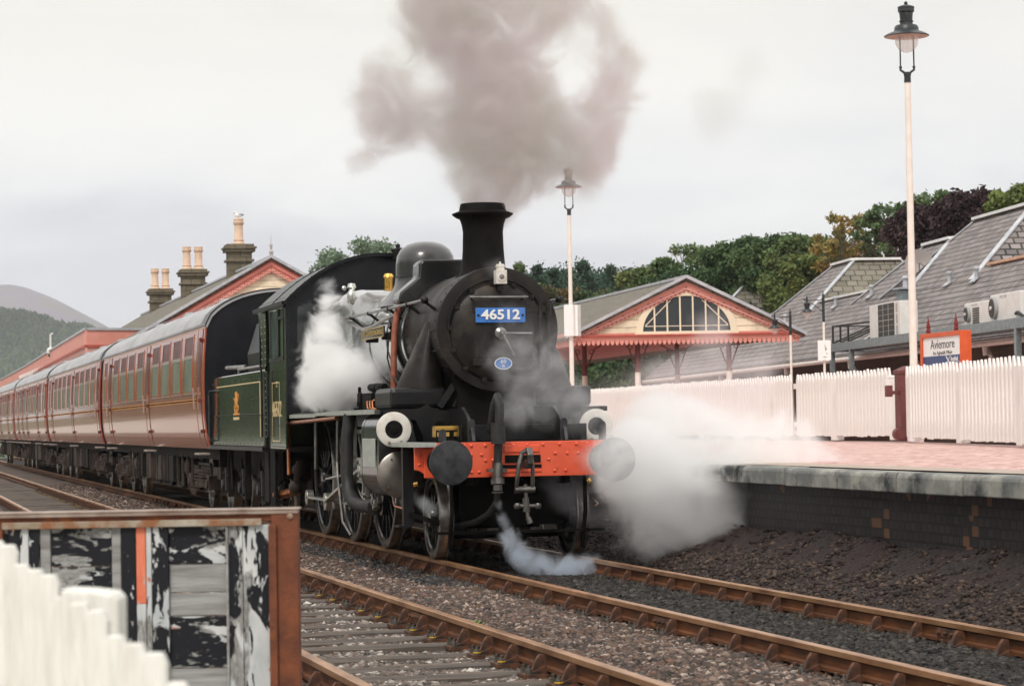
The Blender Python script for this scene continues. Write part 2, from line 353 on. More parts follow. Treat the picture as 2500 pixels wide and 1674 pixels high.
def peel(name, axis, thr, orange=None):
    """black paint flaking off pale primer and grey wood, in metres of the board"""
    m = bpy.data.materials.new(name); m.use_nodes = True; MATS[name] = m; t = m.node_tree; p = t.nodes['Principled BSDF']
    tcn = t.nodes.new('ShaderNodeTexCoord'); mpn = t.nodes.new('ShaderNodeMapping'); mpn.inputs['Scale'].default_value = (1, 1, .32) if axis == 'z' else (.32, 1, 1.1)
    t.links.new(tcn.outputs['Object'], mpn.inputs[0])
    def noise(sc_, det=7, dis=.4, rg=.55):
        n = t.nodes.new('ShaderNodeTexNoise'); n.inputs['Scale'].default_value = sc_; n.inputs['Detail'].default_value = det; n.inputs['Distortion'].default_value = dis; n.inputs['Roughness'].default_value = rg
        t.links.new(mpn.outputs[0], n.inputs['Vector']); return n.outputs[0]
    wood = ramp(t, noise(60, 3, 1.5), [(.3, (.11, .105, .095)), (.5, (.24, .24, .23)), (.7, (.36, .37, .365))])
    prim = ramp(t, noise(9), [(.35, (.42, .45, .46)), (.6, (.60, .61, .60))])
    base = mixc(t, ramp(t, noise(6.5), [(.47, (0, 0, 0)), (.50, (1, 1, 1))]), wood, prim)
    base = mixc(t, ramp(t, noise(17), [(.66, (0, 0, 0)), (.68, (1, 1, 1))]), base, (.42, .13, .06))
    f = ramp(t, noise(11, 9, .9, .6), [(thr, (0, 0, 0)), (thr + .012, (1, 1, 1))])
    chips = ramp(t, noise(42, 4, .3), [(.60, (1, 1, 1)), (.62, (0, 0, 0))])
    f = mixc(t, 1.0, f, chips, 'MULTIPLY')
    col = mixc(t, f, base, (.006, .007, .011))
    t.links.new(col, p.inputs['Base Color']); p.inputs['Roughness'].default_value = .6; p.inputs['Specular IOR Level'].default_value = .3
    b = t.nodes.new('ShaderNodeBump'); b.inputs['Strength'].default_value = 1.; b.inputs['Distance'].default_value = .006; t.links.new(f, b.inputs['Height']); t.links.new(b.outputs[0], p.inputs['Normal'])
peel('peel_vertical', 'z', .485); peel('peel_horizontal', 'x', .47); peel('peel_black', 'z', .40); peel('peel_grey', 'z', .60)
mat('peel_orange', (.62, .12, .05), (.75, .26, .15), rough=.6, scale=16, c3=(.4, .4, .38), s3=12, lo3=.6, hi3=.64, stretch=(1, 1, .3))
def ground_mat(name, stops, scale=45., bump=1.0, dist=.03, big=None, bigs=.6):
    m = bpy.data.materials.new(name); m.use_nodes = True; MATS[name] = m; t = m.node_tree; p = t.nodes['Principled BSDF']; p.inputs['Roughness'].default_value = .9
    tcn = t.nodes.new('ShaderNodeTexCoord'); v = t.nodes.new('ShaderNodeTexVoronoi'); v.inputs['Scale'].default_value = scale; t.links.new(tcn.outputs['Object'], v.inputs['Vector'])
    sp = t.nodes.new('ShaderNodeSeparateColor'); t.links.new(v.outputs['Color'], sp.inputs[0])
    col = ramp(t, sp.outputs[0], stops)
    if big:
        n = t.nodes.new('ShaderNodeTexNoise'); n.inputs['Scale'].default_value = bigs; n.inputs['Detail'].default_value = 7; n.inputs['Roughness'].default_value = .65; t.links.new(tcn.outputs['Object'], n.inputs['Vector'])
        col = mixc(t, ramp(t, n.outputs[0], [(.42, (0, 0, 0)), (.62, (.75, .75, .75))]), col, big)
    t.links.new(col, p.inputs['Base Color'])
    b = t.nodes.new('ShaderNodeBump'); b.inputs['Strength'].default_value = bump; b.inputs['Distance'].default_value = dist; b.invert = True
    t.links.new(v.outputs['Distance'], b.inputs['Height']); t.links.new(b.outputs[0], p.inputs['Normal'])
ground_mat('ballast', [(0, (.055, .042, .036)), (.5, (.12, .09, .07)), (.8, (.17, .11, .085)), (1, (.24, .20, .17))], 26, 1.0, .04, (.06, .045, .038), .8)
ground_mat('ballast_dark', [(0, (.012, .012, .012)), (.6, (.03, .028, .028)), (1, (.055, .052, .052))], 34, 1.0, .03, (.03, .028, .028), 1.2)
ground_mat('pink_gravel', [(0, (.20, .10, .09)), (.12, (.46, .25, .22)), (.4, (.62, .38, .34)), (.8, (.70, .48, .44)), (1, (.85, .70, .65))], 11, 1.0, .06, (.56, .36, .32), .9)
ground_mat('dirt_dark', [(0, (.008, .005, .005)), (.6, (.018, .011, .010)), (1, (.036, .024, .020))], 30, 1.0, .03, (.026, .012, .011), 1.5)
ground_mat('yard_gravel', [(0, (.42, .38, .34)), (.6, (.52, .48, .43)), (1, (.6, .56, .52))], 14, .6, .02)
ground_mat('grass_ground', [(0, (.05, .07, .03)), (1, (.08, .10, .045))], 5, .6, .05)
# ================================================================== ground and hills
def sheet(name, pts, m, kind='structure'):
    b = MB(); b.add(pts, [tuple(range(len(pts)))]); return tag(b.build(name, m, uv=True), kind=kind)
PZ0, PZ1 = .955, 1.0
# trackbed sheet, slightly uneven
def bed(x0, x1, nx, y0, y1, ny, zf, name, m):
    xs = np.linspace(x0, x1, nx); ys = np.linspace(y0, y1, ny); V = np.array([(x, y, zf(x, y)) for y in ys for x in xs])
    idx = np.arange(nx * ny).reshape(ny, nx); F = np.stack([idx[:-1, :-1], idx[:-1, 1:], idx[1:, 1:], idx[1:, :-1]], -1).reshape(-1, 4)
    o = raw_mesh(name, V, F, m); o.data.polygons.foreach_set('use_smooth', [True] * len(F)); return tag(o, kind='structure')
def bedz(x, y):
    z = -.175 + .013 * math.sin(x * 7 + y * 2.3) * math.sin(y * 3.1 - x)
    if -2.2 < x < -.85: z += .035 * math.sin((x + 2.2) / 1.35 * math.pi)
    if x > 1.0: z += .06 * min(1, (x - 1.0) / .4) + max(0, min(1, (x - 1.25) / .95)) * (.44 + .03 * math.sin(y * 1.7) + .02 * math.sin(y * 4.9 + 1) + .012 * math.sin(y * 13 + x * 9))
    if -3.9 < x < -2.3: z -= .02
    if x < -4.6: z += .06 * min(1, (-4.6 - x))
    return z
bed(-5.4, 1.0, 54, -22, 130, 460, bedz, 'trackbed', 'ballast')
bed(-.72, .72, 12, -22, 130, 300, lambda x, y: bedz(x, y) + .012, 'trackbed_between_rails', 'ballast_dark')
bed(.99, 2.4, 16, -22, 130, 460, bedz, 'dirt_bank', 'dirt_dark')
sheet('yard_ground', [(-40, -40, -.16), (-5.35, -40, -.16), (-5.35, 200, -.16), (-40, 200, -.16)], 'yard_gravel')
sheet('ground', [(-6500, -400, -.9), (6500, -400, -.9), (6500, 7000, -.9), (-6500, 7000, -.9)], 'grass_ground')
sheet('platform_surface', [(2.30, -22, PZ0 + .004), (13, -22, PZ1), (13, 150, PZ1), (2.30, 150, PZ0 + .004)], 'pink_gravel')
sheet('pavement', [(13, -22, PZ1), (90, -22, PZ1), (90, 200, PZ1), (13, 200, PZ1)], 'pink_gravel')
sheet('platform_edging_strip', [(2.29, -22, PZ0 + .008), (2.85, -22, PZ0 + .010), (2.85, 150, PZ0 + .010), (2.29, 150, PZ0 + .008)], 'concrete_strip')
# stones of the ballast as real geometry
def stones(name, n, xr, yr, size, pal, zoff=-.0, ymin_pow=1.0, label=None, mounded=True):
    base = np.array([(1, 0, 0), (-1, 0, 0), (0, 1, 0), (0, -1, 0), (0, 0, 1), (0, 0, -1), (.6, .6, .5), (-.6, .55, -.4)], float)
    tri = np.array([(0, 6, 4), (0, 2, 6), (2, 4, 6), (2, 1, 4), (1, 3, 4), (3, 0, 4), (2, 0, 5), (7, 2, 5), (1, 2, 7), (1, 7, 5), (3, 1, 5), (0, 3, 5)])
    x = rng.uniform(*xr, n); y = yr[0] + (yr[1] - yr[0]) * rng.uniform(0, 1, n) ** ymin_pow
    z = np.array([bedz(a, b_) for a, b_ in zip(x, y)]) + zoff
    s = size * rng.uniform(.45, 1.25, n) * rng.choice([1, 1, 1, 1.35], n)
    ang = rng.uniform(0, 2 * np.pi, n); til = rng.uniform(-.7, .7, n)
    P = base[None] * (rng.uniform(.55, 1.2, (n, 8, 1))) * np.array([1.15, .85, .62]) * s[:, None, None]
    c, s_ = np.cos(ang)[:, None], np.sin(ang)[:, None]; ct, st = np.cos(til)[:, None], np.sin(til)[:, None]
    X_, Y_, Z_ = P[..., 0], P[..., 1], P[..., 2]; Y2 = Y_ * ct - Z_ * st; Z2 = Y_ * st + Z_ * ct
    V = np.stack([X_ * c - Y2 * s_ + x[:, None], X_ * s_ + Y2 * c + y[:, None], Z2 + z[:, None]], -1).reshape(-1, 3)
    F = (tri[None] + (np.arange(n) * 8)[:, None, None]).reshape(-1, 3)
    pal = np.array(pal); col = pal[rng.integers(0, len(pal), n)] * rng.uniform(.6, 1.3, (n, 1)); col = np.repeat(col, 8, 0)
    return raw_mesh(name, V, F, 'stones', col)
BR = [(.09, .062, .048), (.065, .048, .04), (.14, .095, .075), (.05, .04, .035), (.18, .13, .105), (.08, .058, .05), (.30, .24, .20), (.13, .07, .05), (.045, .036, .032), (.10, .065, .045)]
GR = [(.12, .10, .09), (.20, .175, .155), (.07, .06, .052), (.30, .27, .24), (.10, .075, .06), (.42, .38, .34), (.15, .10, .075), (.06, .052, .048)]
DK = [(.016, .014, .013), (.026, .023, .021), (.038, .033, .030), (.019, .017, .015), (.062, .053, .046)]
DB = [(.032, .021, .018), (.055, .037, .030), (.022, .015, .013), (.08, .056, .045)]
for nm, n, xr, yr, sz, pal, zo, lab in (
    ('ballast_stones', 60000, (-2.28, -.78), (-14, 14), .032, BR, .0, 'brown'),
    ('ballast_stones', 16000, (-2.28, -.78), (14, 50), .042, BR, .0, 'brown'),
    ('ballast_stones', 34000, (-3.86, -2.36), (-13, 8), .034, GR, -.012, 'grey'),
    ('ballast_stones', 10000, (-5.2, -3.92), (-13, 20), .038, BR, 0, 'brown'),
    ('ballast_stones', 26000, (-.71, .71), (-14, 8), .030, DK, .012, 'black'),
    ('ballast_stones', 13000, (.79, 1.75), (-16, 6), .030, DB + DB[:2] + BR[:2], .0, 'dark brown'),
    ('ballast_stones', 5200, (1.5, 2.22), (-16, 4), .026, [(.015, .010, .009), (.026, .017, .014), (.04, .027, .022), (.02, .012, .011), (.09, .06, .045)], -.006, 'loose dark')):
    tag(stones(nm, n, xr, yr, sz, pal, zo), '%s crushed stone ballast around the rails, %s' % (lab, 'far stretch' if yr[0] > 10 else 'left of the siding' if xr[1] < -3.9 else 'near stretch'), 'ballast', 'ballast stones', 'stuff')
DR = stones('ballast_stones', 1400, (-1.35, -.80), (-1, 8), .036, [(.03, .03, .031), (.018, .018, .019), (.055, .056, .056)], .01)
tag(DR, 'oily dark grey stones beside the engine wheels', 'ballast', 'ballast stones', 'stuff')

# ------------------------------------------------------------------ rails, chairs, sleepers
def chair_mesh(yel):
    b = MB()   # local: rail along Y, rail base at z=-.145, left jaw on -x side
    b.box(-.19, .19, -.10, .10, -.19, -.162)
    for s in (-1, 1):
        b.prism([(s * .17, -.162), (s * .035, -.162), (s * .034, -.045), (s * .065, -.040), (s * .085, -.065), (s * .12, -.135)] if s > 0 else
                [(-.12, -.135), (-.085, -.065), (-.065, -.040), (-.034, -.045), (-.035, -.162), (-.17, -.162)], (0, 0, 0), X, Z, -.022, .022)
        b.prism([(s * .16, -.162), (s * .03, -.162), (s * .036, -.11), (s * .10, -.14)] if s > 0 else [(-.10, -.14), (-.036, -.11), (-.03, -.162), (-.16, -.162)], (0, 0, 0), X, Z, -.06, .06)
    b.mi(1)
    for s in (-1, 1):
        for yy in (-.065, .065):
            b.cyl((s * .155, yy, -.165), (s * .155, yy, -.13), .024, n=6); b.cyl((s * .155, yy, -.13), (s * .155, yy, -.105), .013, n=8)
    if yel: b.mi(2).cyl((-.155, -.065, -.150), (-.155, -.065, -.142), .027, n=6)
    o = b.build('rail_chair', ['chair_rust', 'bolt_metal', 'yellow_paint'], None, bev=0); return o
CH = chair_mesh(False); chm = CH.data; bpy.data.objects.remove(CH); CH = chair_mesh(True); chy = CH.data; bpy.data.objects.remove(CH)
RAILP = [(-.035, -.004), (-.029, 0), (.029, 0), (.035, -.004), (.035, -.038), (.010, -.052), (.009, -.112), (.034, -.122), (.034, -.145), (-.034, -.145), (-.034, -.122), (-.009, -.112), (-.010, -.052), (-.035, -.038)]
def rail(x, y0, y1, label, ych, n, joints, dirty=False):
    t = thing('rail', label, 'rail', (x, 0, 0), 'running rails')
    b = MB()
    rings = [[(p[0], y, p[1]) for p in RAILP] for y in (y0, y1)]
    n_ = len(RAILP)
    b.mi(0).loft(rings)
    b.m = [1 if (len(f) == 4 and set(i % n_ for i in f) <= {0, 1, 2, 3, 13, 4} and len(set(i % n_ for i in f)) == 2) else 0 for f in b.f]
    b.build('rail_bar', ['rail_rust', 'rail_head'], t)
    for k in range(n):
        c = bpy.data.objects.new('rail_chair', chy if x == -2.36 and k % 3 != 1 else chm); COL.objects.link(c); c.parent = t; c.location = (0, ych + .735 * k + random.uniform(-.03, .03), random.uniform(-.004, .004))
    for j in joints:
        f = MB()
        for s in (-1, 1):
            f.box(s * .012 if s > 0 else -.032, .032 if s > 0 else -.012, j - .23, j + .23, -.115, -.052)
            for q in (-.17, -.06, .06, .17): f.cyl((s * .03, j + q, -.084), (s * .062, j + q, -.084), .017, n=6)
        f.build('fishplate', 'chair_rust', t)
    return t
rail(-.75, -16, 125, 'rusty rail under the left wheels of the engine', -13.2, 60, (-7.0, 11.3))
rail(.75, -17, 125, 'rusty rail nearest the platform wall', -13.5, 58, (-8.9, 9.4))
rail(-2.36, -17, 125, 'right rail of the empty siding track, orange rust with a worn bright top', -12.6, 78, (-5.6, 12.7))
rail(-3.90, -15, 125, 'left rail of the empty siding track beside the rusty gate frame', -12.4, 70, (15,))
sm = []
for v in range(4):
    b = MB(); rr = random.Random(v); ring = []
    for k in range(9):
        u = -1.28 + 2.56 * k / 8; j = lambda: rr.uniform(-.008, .008)
        ring.append([(u, -.125 + j(), -.29), (u, .125 + j(), -.29), (u, .125 + j(), -.02 + j()), (u, .04, -.004 + j()), (u, .01 + j(), -.018), (u, -.03, -.002 + j()), (u, -.125 + j(), -.016 + j())])
    b.loft(ring); o = b.build('wooden_sleeper', 'sleeper_wood'); sm.append(o.data); bpy.data.objects.remove(o)
for k in range(92):
    o = bpy.data.objects.new('wooden_sleeper', sm[k % 4]); COL.objects.link(o); o.location = (-3.13 + random.uniform(-.05, .05), -12.4 + .735 * k, -.163 + random.uniform(-.006, .008)); o.rotation_euler = (0, 0, random.uniform(-.02, .02))
    tag(o, 'weathered timber sleeper half buried in stones of the empty siding', 'sleeper', 'sleepers of the siding track')
def weed(x, y, z, s, n=14, label='small green weed growing in the brown ballast'):
    b = MB()
    for k in range(n):
        a = random.uniform(0, 6.28); l = s * random.uniform(.5, 1); wv = Vector((math.cos(a), math.sin(a), 0)); sd_ = Vector((-wv.y, wv.x, 0)) * .18 * l
        b.add([Vector((x, y, z)), Vector((x, y, z)) + wv * l * .6 + sd_ + Z * l * .5, Vector((x, y, z)) + wv * l + Z * l * .6, Vector((x, y, z)) + wv * l * .6 - sd_ + Z * l * .45], [(0, 1, 2, 3)])
    mat('weed_green', (.09, .22, .03), rough=.6) if 'weed_green' not in MATS else 0
    return tag(b.build('weed', 'weed_green'), label, 'weed', None)
weed(-2.05, -6.15, -.14, .10, label='small green weed in the brown ballast right of the siding rail')
weed(-3.6, -10.6, -.17, .08, label='tiny weed between the siding rails near the rusty post')

# ------------------------------------------------------------------ platform edge
t = thing('platform_edge', 'platform edge with dirty concrete coping over a sooty brick wall', 'platform edge', (2.2, 0, 0))
b = MB(); b.box(0.06, .5, -22, 150, -.3, .782); b.box(-.10, .12, -22, 150, .80, .93); bw = b
brick('platform_brick', ((.016, .0155, .016), (.045, .040, .039)), (.005, .004, .004), .125, .0865, .013, offset=.5, rough=.55, bump=.9, dist=.02, dirt=(.020, .013, .013), nscale=1.6)
m = MATS['platform_brick']; tt = m.node_tree
# a few bricks that kept their orange face
p = tt.nodes['Principled BSDF']; old = p.inputs['Base Color'].links[0].from_socket; tcn = [n for n in tt.nodes if n.type == 'TEX_COORD'][0]
sp = tt.nodes.new('ShaderNodeSeparateXYZ'); tt.links.new(tcn.outputs['UV'], sp.inputs[0])
row = math_(tt, 'FLOOR', math_(tt, 'DIVIDE', sp.outputs[1], .0865)); off = math_(tt, 'MULTIPLY', math_(tt, 'MODULO', math_(tt, 'ABSOLUTE', row), 2), .0625)
colm = math_(tt, 'FLOOR', math_(tt, 'DIVIDE', math_(tt, 'ADD', sp.outputs[0], off), .125)); cb = tt.nodes.new('ShaderNodeCombineXYZ'); tt.links.new(colm, cb.inputs[0]); tt.links.new(row, cb.inputs[1])
wn = tt.nodes.new('ShaderNodeTexWhiteNoise'); wn.noise_dimensions = '2D'; tt.links.new(cb.outputs[0], wn.inputs['Vector'])
bigN = tt.nodes.new('ShaderNodeTexNoise'); bigN.inputs['Scale'].default_value = .9; tt.links.new(tcn.outputs['UV'], bigN.inputs['Vector'])
sel = math_(tt, 'GREATER_THAN', math_(tt, 'ADD', wn.outputs[0], math_(tt, 'MULTIPLY', bigN.outputs[0], .9)), 1.47)
tt.links.new(mixc(tt, math_(tt, 'MULTIPLY', sel, .8), old, (.24, .105, .05)), p.inputs['Base Color'])
bw.build('brick_wall', 'platform_brick', t, uv=True)
y = -20.4; k = 0
while y < 60:
    b = MB(); h = random.uniform(-.010, .010); L = 1.42
    b.prism([(-.20, .783), (.09, .783), (.09, PZ0 + .002), (-.165, PZ0 + .002), (-.19, PZ0 - .012), (-.20, PZ0 - .04)], (0, y + .006, h), X, Z, 0, -(L - .055))
    b.build('coping_stone', 'concrete_edge', t, bev=.012); y += L
b = MB(); b.box(-.2, .09, y, 150, .783, PZ0); b.build('coping_stone', 'concrete_edge', t)
# ================================================================== platform fences
def picket_data(w, h, t, name, m, tip=.09):
    b = MB(); b.prism([(-w / 2, 0), (w / 2, 0), (w / 2, h - tip), (w * .16, h), (-w * .16, h), (-w / 2, h - tip)], (0, 0, 0), X, Z, -t / 2, t / 2)
    o = b.build(name, m, bev=.006); return o
pk = picket_data(.150, 1.17, .032, 'picket', 'fence_paint', .13)
def fence(label, A, B, pitch, base, posts, name='picket_fence', group=None, rails=(.22, .95), brace=None, xparts=True):
    A = Vector(A); B = Vector(B); d = (B - A); L = d.length; ang = math.atan2(d.y, d.x)
    t = thing(name, label, 'fence', A, group, ang); n = int(L / pitch)
    slope = d.z / L
    for k in range(n):
        if k >= 100: break
        o = bpy.data.objects.new('picket', pk.data); COL.objects.link(o); o.parent = t; o.location = ((k + .5) * pitch, -.03, base + slope * (k + .5) * pitch + random.uniform(-.014, .012)); o.rotation_euler = (0, random.uniform(-.012, .012), 0)
        mdf = o.modifiers.new('bevel', 'BEVEL'); mdf.width = .008; mdf.limit_method = 'ANGLE'
    for h in rails:
        b = MB(); b.bar((0, .04, base + h), (L, .04, base + h + slope * L), .05, .10); b.build('fence_rail', 'fence_paint', t)
    b = MB()
    for q in posts:
        b = MB(); b.box(q - .15, q + .15, -.05, .10, 0, base + 1.0); b.build('fence_post', 'fence_paint', t)
    b = MB(); b.box(.0, L, .25, .30, -.02, base + .02); b.build('gravel_board', 'brown_brick', t, uv=True)
    if brace: b = MB(); b.bar(brace[0], brace[1], .04, .12); b.build('brace', 'fence_paint', t)
    return t
fence('long white picket fence at the back of the platform, half lost in steam', (11.25, 38.5, 1.02), (10.52, 21.1, 1.02), .18, .07, (0.3, 2.9, 5.6, 8.2, 10.8, 13.4, 16.0))
fence('white picket gate section left of the maroon gate post, sloping brace behind', (10.51, 20.95, 1.02), (10.32, 15.6, 1.02), .18, .07, (2.2,), name='picket_gate', brace=((1.2, .02, .25), (4.4, .02, 1.05)))
fence('white picket fence right of the cream lamp post, in front of the station sign', (10.05, 14.4, 1.02), (6.62, -1.74, .955), .255, .06, (.3, 4.3, 8.3, 12.3, 16.2))
bpy.data.objects.remove(pk)
t = thing('gate_post', 'maroon iron gate post with a latch between two white picket fences', 'gate post', (10.14, 14.75, 1.02))
b = MB(); b.box(-.13, .13, -.13, .13, 0, 1.18); b.lathe((0, 0, 1.18), Z, [(0, .19), (.07, .02)], 4); b.box(-.15, .15, -.15, .15, 1.12, 1.18); b.build('post_shaft', 'iron_maroon', t, bev=.01)
b = MB(); b.box(-.34, -.12, -.09, -.02, .78, .84); b.box(-.36, -.26, -.12, 0, .74, .93); b.build('latch', 'iron_maroon', t, bev=.01)
b = MB(); b.cyl((-.16, -.16, .12), (-.16, -.04, .12), .10, n=18); b.build('roller', 'iron_maroon', t)
o = MB().box(-.16, .16, -.05, .06, .02, 1.05).prism([(-.16, 1.05), (.16, 1.05), (.10, 1.09), (-.12, 1.12)], (0, 0, 0), X, Z, -.06, .05).build('wooden_post', 'fence_paint', bev=.012)
o.location = (10.22, 15.25, 1.02); o.rotation_euler = (0, -.05, R(-62)); tag(o, 'short white wooden post beside the maroon gate post', 'fence post')

# ------------------------------------------------------------------ lamp posts
def lantern_parts(t, z, s=1.0, gl='lantern_glass'):
    """station lantern: z = top of post; forked bracket, glass bowl, wide shade, chimney and finial"""
    b = MB(); b.lathe((0, 0, z), Z, [(-.02, .075 * s), (.10 * s, .07 * s), (.16 * s, .085 * s), (.20 * s, .05 * s)], 14)
    for q in (-1, 1):
        b.tube([(0, 0, z + .12 * s), (q * .08 * s, 0, z + .2 * s), (q * .14 * s, 0, z + .24 * s), (q * .14 * s, 0, z + .30 * s)], .026 * s, 8)
        b.ball((q * .14 * s, 0, z + .30 * s), .035 * s, 8); b.cyl((q * .14 * s, 0, z + .28 * s), (q * .14 * s, 0, z + .96 * s), .016 * s, n=8)
    b.build('bracket', 'lamp_black', t, smooth=40)
    b = MB(); zg = z + .60 * s
    b.lathe((0, 0, zg), Z, [(0, .01), (.02 * s, .09 * s), (.08 * s, .175 * s), (.18 * s, .235 * s), (.34 * s, .255 * s), (.40 * s, .255 * s)], 24); b.build('glass_bowl', gl, t, smooth=50)
    zs = z + .95 * s; b = MB()
    b.lathe((0, 0, zs), Z, [(0, .47 * s), (.012 * s, .475 * s), (.06 * s, .40 * s), (.11 * s, .27 * s), (.12 * s, .26 * s), (.20 * s, .25 * s), (.235 * s, .22 * s), (.25 * s, .14 * s), (.30 * s, .135 * s), (.31 * s, .15 * s), (.33 * s, .15 * s), (.34 * s, .13 * s), (.50 * s, .145 * s), (.52 * s, .17 * s), (.55 * s, .175 * s), (.57 * s, .17 * s), (.62 * s, .18 * s), (.64 * s, .15 * s), (.67 * s, .05 * s), (.69 * s, .03 * s), (.71 * s, .045 * s), (.75 * s, .005)], 28)
    b.mi(1).lathe((0, 0, zs - .006), Z, [(0, .455 * s), (.004, .455 * s)], 28)
    b.build('lamp_shade', ['lamp_black', 'lamp_under'], t, smooth=35)
def tall_lamp(label, loc, H, s, rz=0):
    t = thing('lamp_post', label, 'lamp post', loc, 'tall platform lamp posts', rz)
    b = MB(); b.lathe((0, 0, 0), Z, [(0, .10 * s), (.9, .095 * s), (1.0, .082 * s), (H * .5, .075 * s), (H * .52, .072 * s), (H, .062 * s)], 16); b.build('post_shaft', 'post_cream', t, smooth=40)
    lantern_parts(t, H, s); return t
LA = tall_lamp('tallest cream lamp post with a black hanging lantern, in front of the slate roofs', (10.60, 15.45, 1.02), 6.12, .81, R(-21))
b = MB(); b.box(-.11, .11, -.02, .01, .0, .45); b.build('door_plate', 'post_cream', LA)
LB = tall_lamp('cream lamp post behind the engine, lantern in the smoke and white boxes on its shaft', (9.08, 32.2, .99), 5.25, .66, R(-15))
b = MB(); b.box(-.16, .16, -.14, -.10, 2.42, 3.14); b.box(-.13, .13, -.10, -.06, 2.46, 3.10); b.build('notice_board', 'sign_white', LB, bev=.01)
b = MB(); b.obox((.14, -.06, 2.78), (.28, .03, .72), Matrix.Rotation(R(55), 3, 'Z')); b.build('notice_board', 'white_panel', LB, bev=.01)
def arm_lamp(label, loc, H, s, sign=False, white=0.6):
    t = thing('bracket_lamp', label, 'platform lamp', loc, 'black bracket lamps behind the fence', R(-18))
    zb = H * white
    b = MB(); b.cyl((0, 0, 0), (0, 0, zb), .062 * s, n=14); b.build('post_shaft', 'post_cream', t, smooth=40)
    b = MB(); b.cyl((0, 0, zb), (0, 0, H - .3 * s), .072 * s, n=14); b.lathe((0, 0, H - .3 * s), Z, [(0, .075 * s), (.05 * s, .05 * s), (.10 * s, .085 * s), (.16 * s, .07 * s), (.2 * s, .02 * s), (.23 * s, .035 * s), (.33 * s, .004)], 14)
    za = H - .42 * s; b.bar((0, 0, za), (-.95 * s, 0, za), .035 * s, .035 * s); b.ball((-.95 * s, 0, za + .05 * s), .05 * s, 8)
    b.tube([(-.02 * s + -.95 * s * q, 0, za - .62 * s + .58 * s * math.sin(q * math.pi / 2) * 1.0) for q in (0, .1, .22, .36, .52, .68)], .020 * s, 6)
    b.build('arm', 'lamp_black', t, smooth=40)
    b = MB(); x = -.82 * s; b.lathe((x, 0, za - .02 * s), Z, [(.28 * s, .004), (.2 * s, .03 * s), (.15 * s, .05 * s), (0.02 * s, .05 * s), (0, .05 * s), (-.08 * s, .06 * s), (-.12 * s, .15 * s), (-.14 * s, .17 * s), (-.2 * s, .165 * s), (-.24 * s, .13 * s), (-.40 * s, .125 * s), (-.43 * s, .2 * s), (-.52 * s, .25 * s), (-.56 * s, .26 * s), (-.565 * s, .38 * s), (-.575 * s, .38 * s), (-.58 * s, .24 * s)], 20, cap=False); b.build('lamp_shade', 'lamp_black', t, smooth=40)
    b = MB(); b.lathe((x, 0, za - .62 * s), Z, [(0.02, .24 * s), (-.1 * s, .21 * s), (-.22 * s, .13 * s), (-.3 * s, .01)], 18); b.build('glass_bowl', 'lantern_glass', t, smooth=50)
    return t
a1 = arm_lamp('nearer black bracket lamp with a white notice on its post', (14.80, 30.9, 1.0), 3.35, .46, True, .79)
b = MB(); b.box(-.15, .15, -.10, -.07, 1.76, 2.22); b.mi(1)
b.prism([(.015, 2.16), (.023, 2.07), (.03, 2.02), (.05, 2.05), (.06, 2.10), (.05, 2.03), (.042, 1.99), (.03, 1.97), (.023, 2.0), (.012, 2.06)], (0, -.1005, 0), X, Z, 0, .003); b.box(.045, .07, -.103, -.1, 1.90, 1.92); b.box(-.03, .05, -.103, -.1, 1.83, 1.84); b.build('notice_board', ['sign_white', 'sign_text'], a1)
arm_lamp('farther black bracket lamp against the pink canopy end', (16.73, 38.5, 1.0), 3.30, .50, False, .79)
arm = None

# ------------------------------------------------------------------ station name board
A = Vector((13.88, 22.78, 2.42)); B = Vector((13.74, 20.6, 2.42)); U = (B - A); L = U.length; U.normalize(); W = U.cross(Z)   # W faces the track
s = thing('station_sign', 'station name board with an orange frame and red finials above the picket fence', 'station sign', A)
H = .56
def onb(u0, u1, z0, z1, d0, d1):
    m = MB(); m.prism([(u0, z0), (u1, z0), (u1, z1), (u0, z1)], (0, 0, 0), U, Z, d0, d1); return m
b = MB()
for u0, u1, z0, z1 in ((-.12, L + .02, H - .0, H + .09), (-.12, L + .02, -.10, 0), (-.12, 0, 0, H), (L, L + .02, 0, H)):
    b.prism([(u0, z0), (u1, z0), (u1, z1), (u0, z1)], (0, 0, 0), U, Z, -.06, .05)
b.build('frame', 'sign_orange', s, bev=.006)
pn = onb(0, L, 0, H, -.03, .02); pn.build('panel', 'sign_white', s)
onb(0, L, 0, .19, .021, .024).build('blue_band', 'sign_blue', s)
b = MB(); text(b, 'Aviemore', U * (L * .52) + Z * .41 + W * .022, U, Z, .26, .003, stretch=1.35); b.build('lettering', 'sign_text', s)
b = MB(); text(b, 'An Aghaidh Mh\u00f2r', U * (L * .52) + Z * .245 + W * .022, U, Z, .105, .003, stretch=1.5); b.build('lettering', 'sign_text', s)
b = MB(); text(b, 'ScotRail', U * (L * .83) + Z * .11 + W * .026, U, Z, .115, .003, stretch=1.1, bold=.003)
b.prism([(0, 0), (.03, 0), (.30, .18), (.27, .18)], U * (L * .60) + W * .026, U, Z, 0, .003); b.prism([(0, .18), (.05, .18), (.30, 0), (.25, 0)], U * (L * .60) + W * .0262, U, Z, 0, .003); b.prism([(0, 0), (.45, 0), (.45, .012), (0, .012)], U * (L * .76) + Z * .045 + W * .026, U, Z, 0, .003); b.build('lettering', 'sign_text' if False else 'white_text', s)
b = MB(); c0 = B - A; side = Vector((.93, -.36, 0)).normalized(); b.bar(c0 + side * .10 - Z * .12 + Z * (.5), c0 + side * .10 + Z * .39 + Z * .0, .2, .02) if False else None
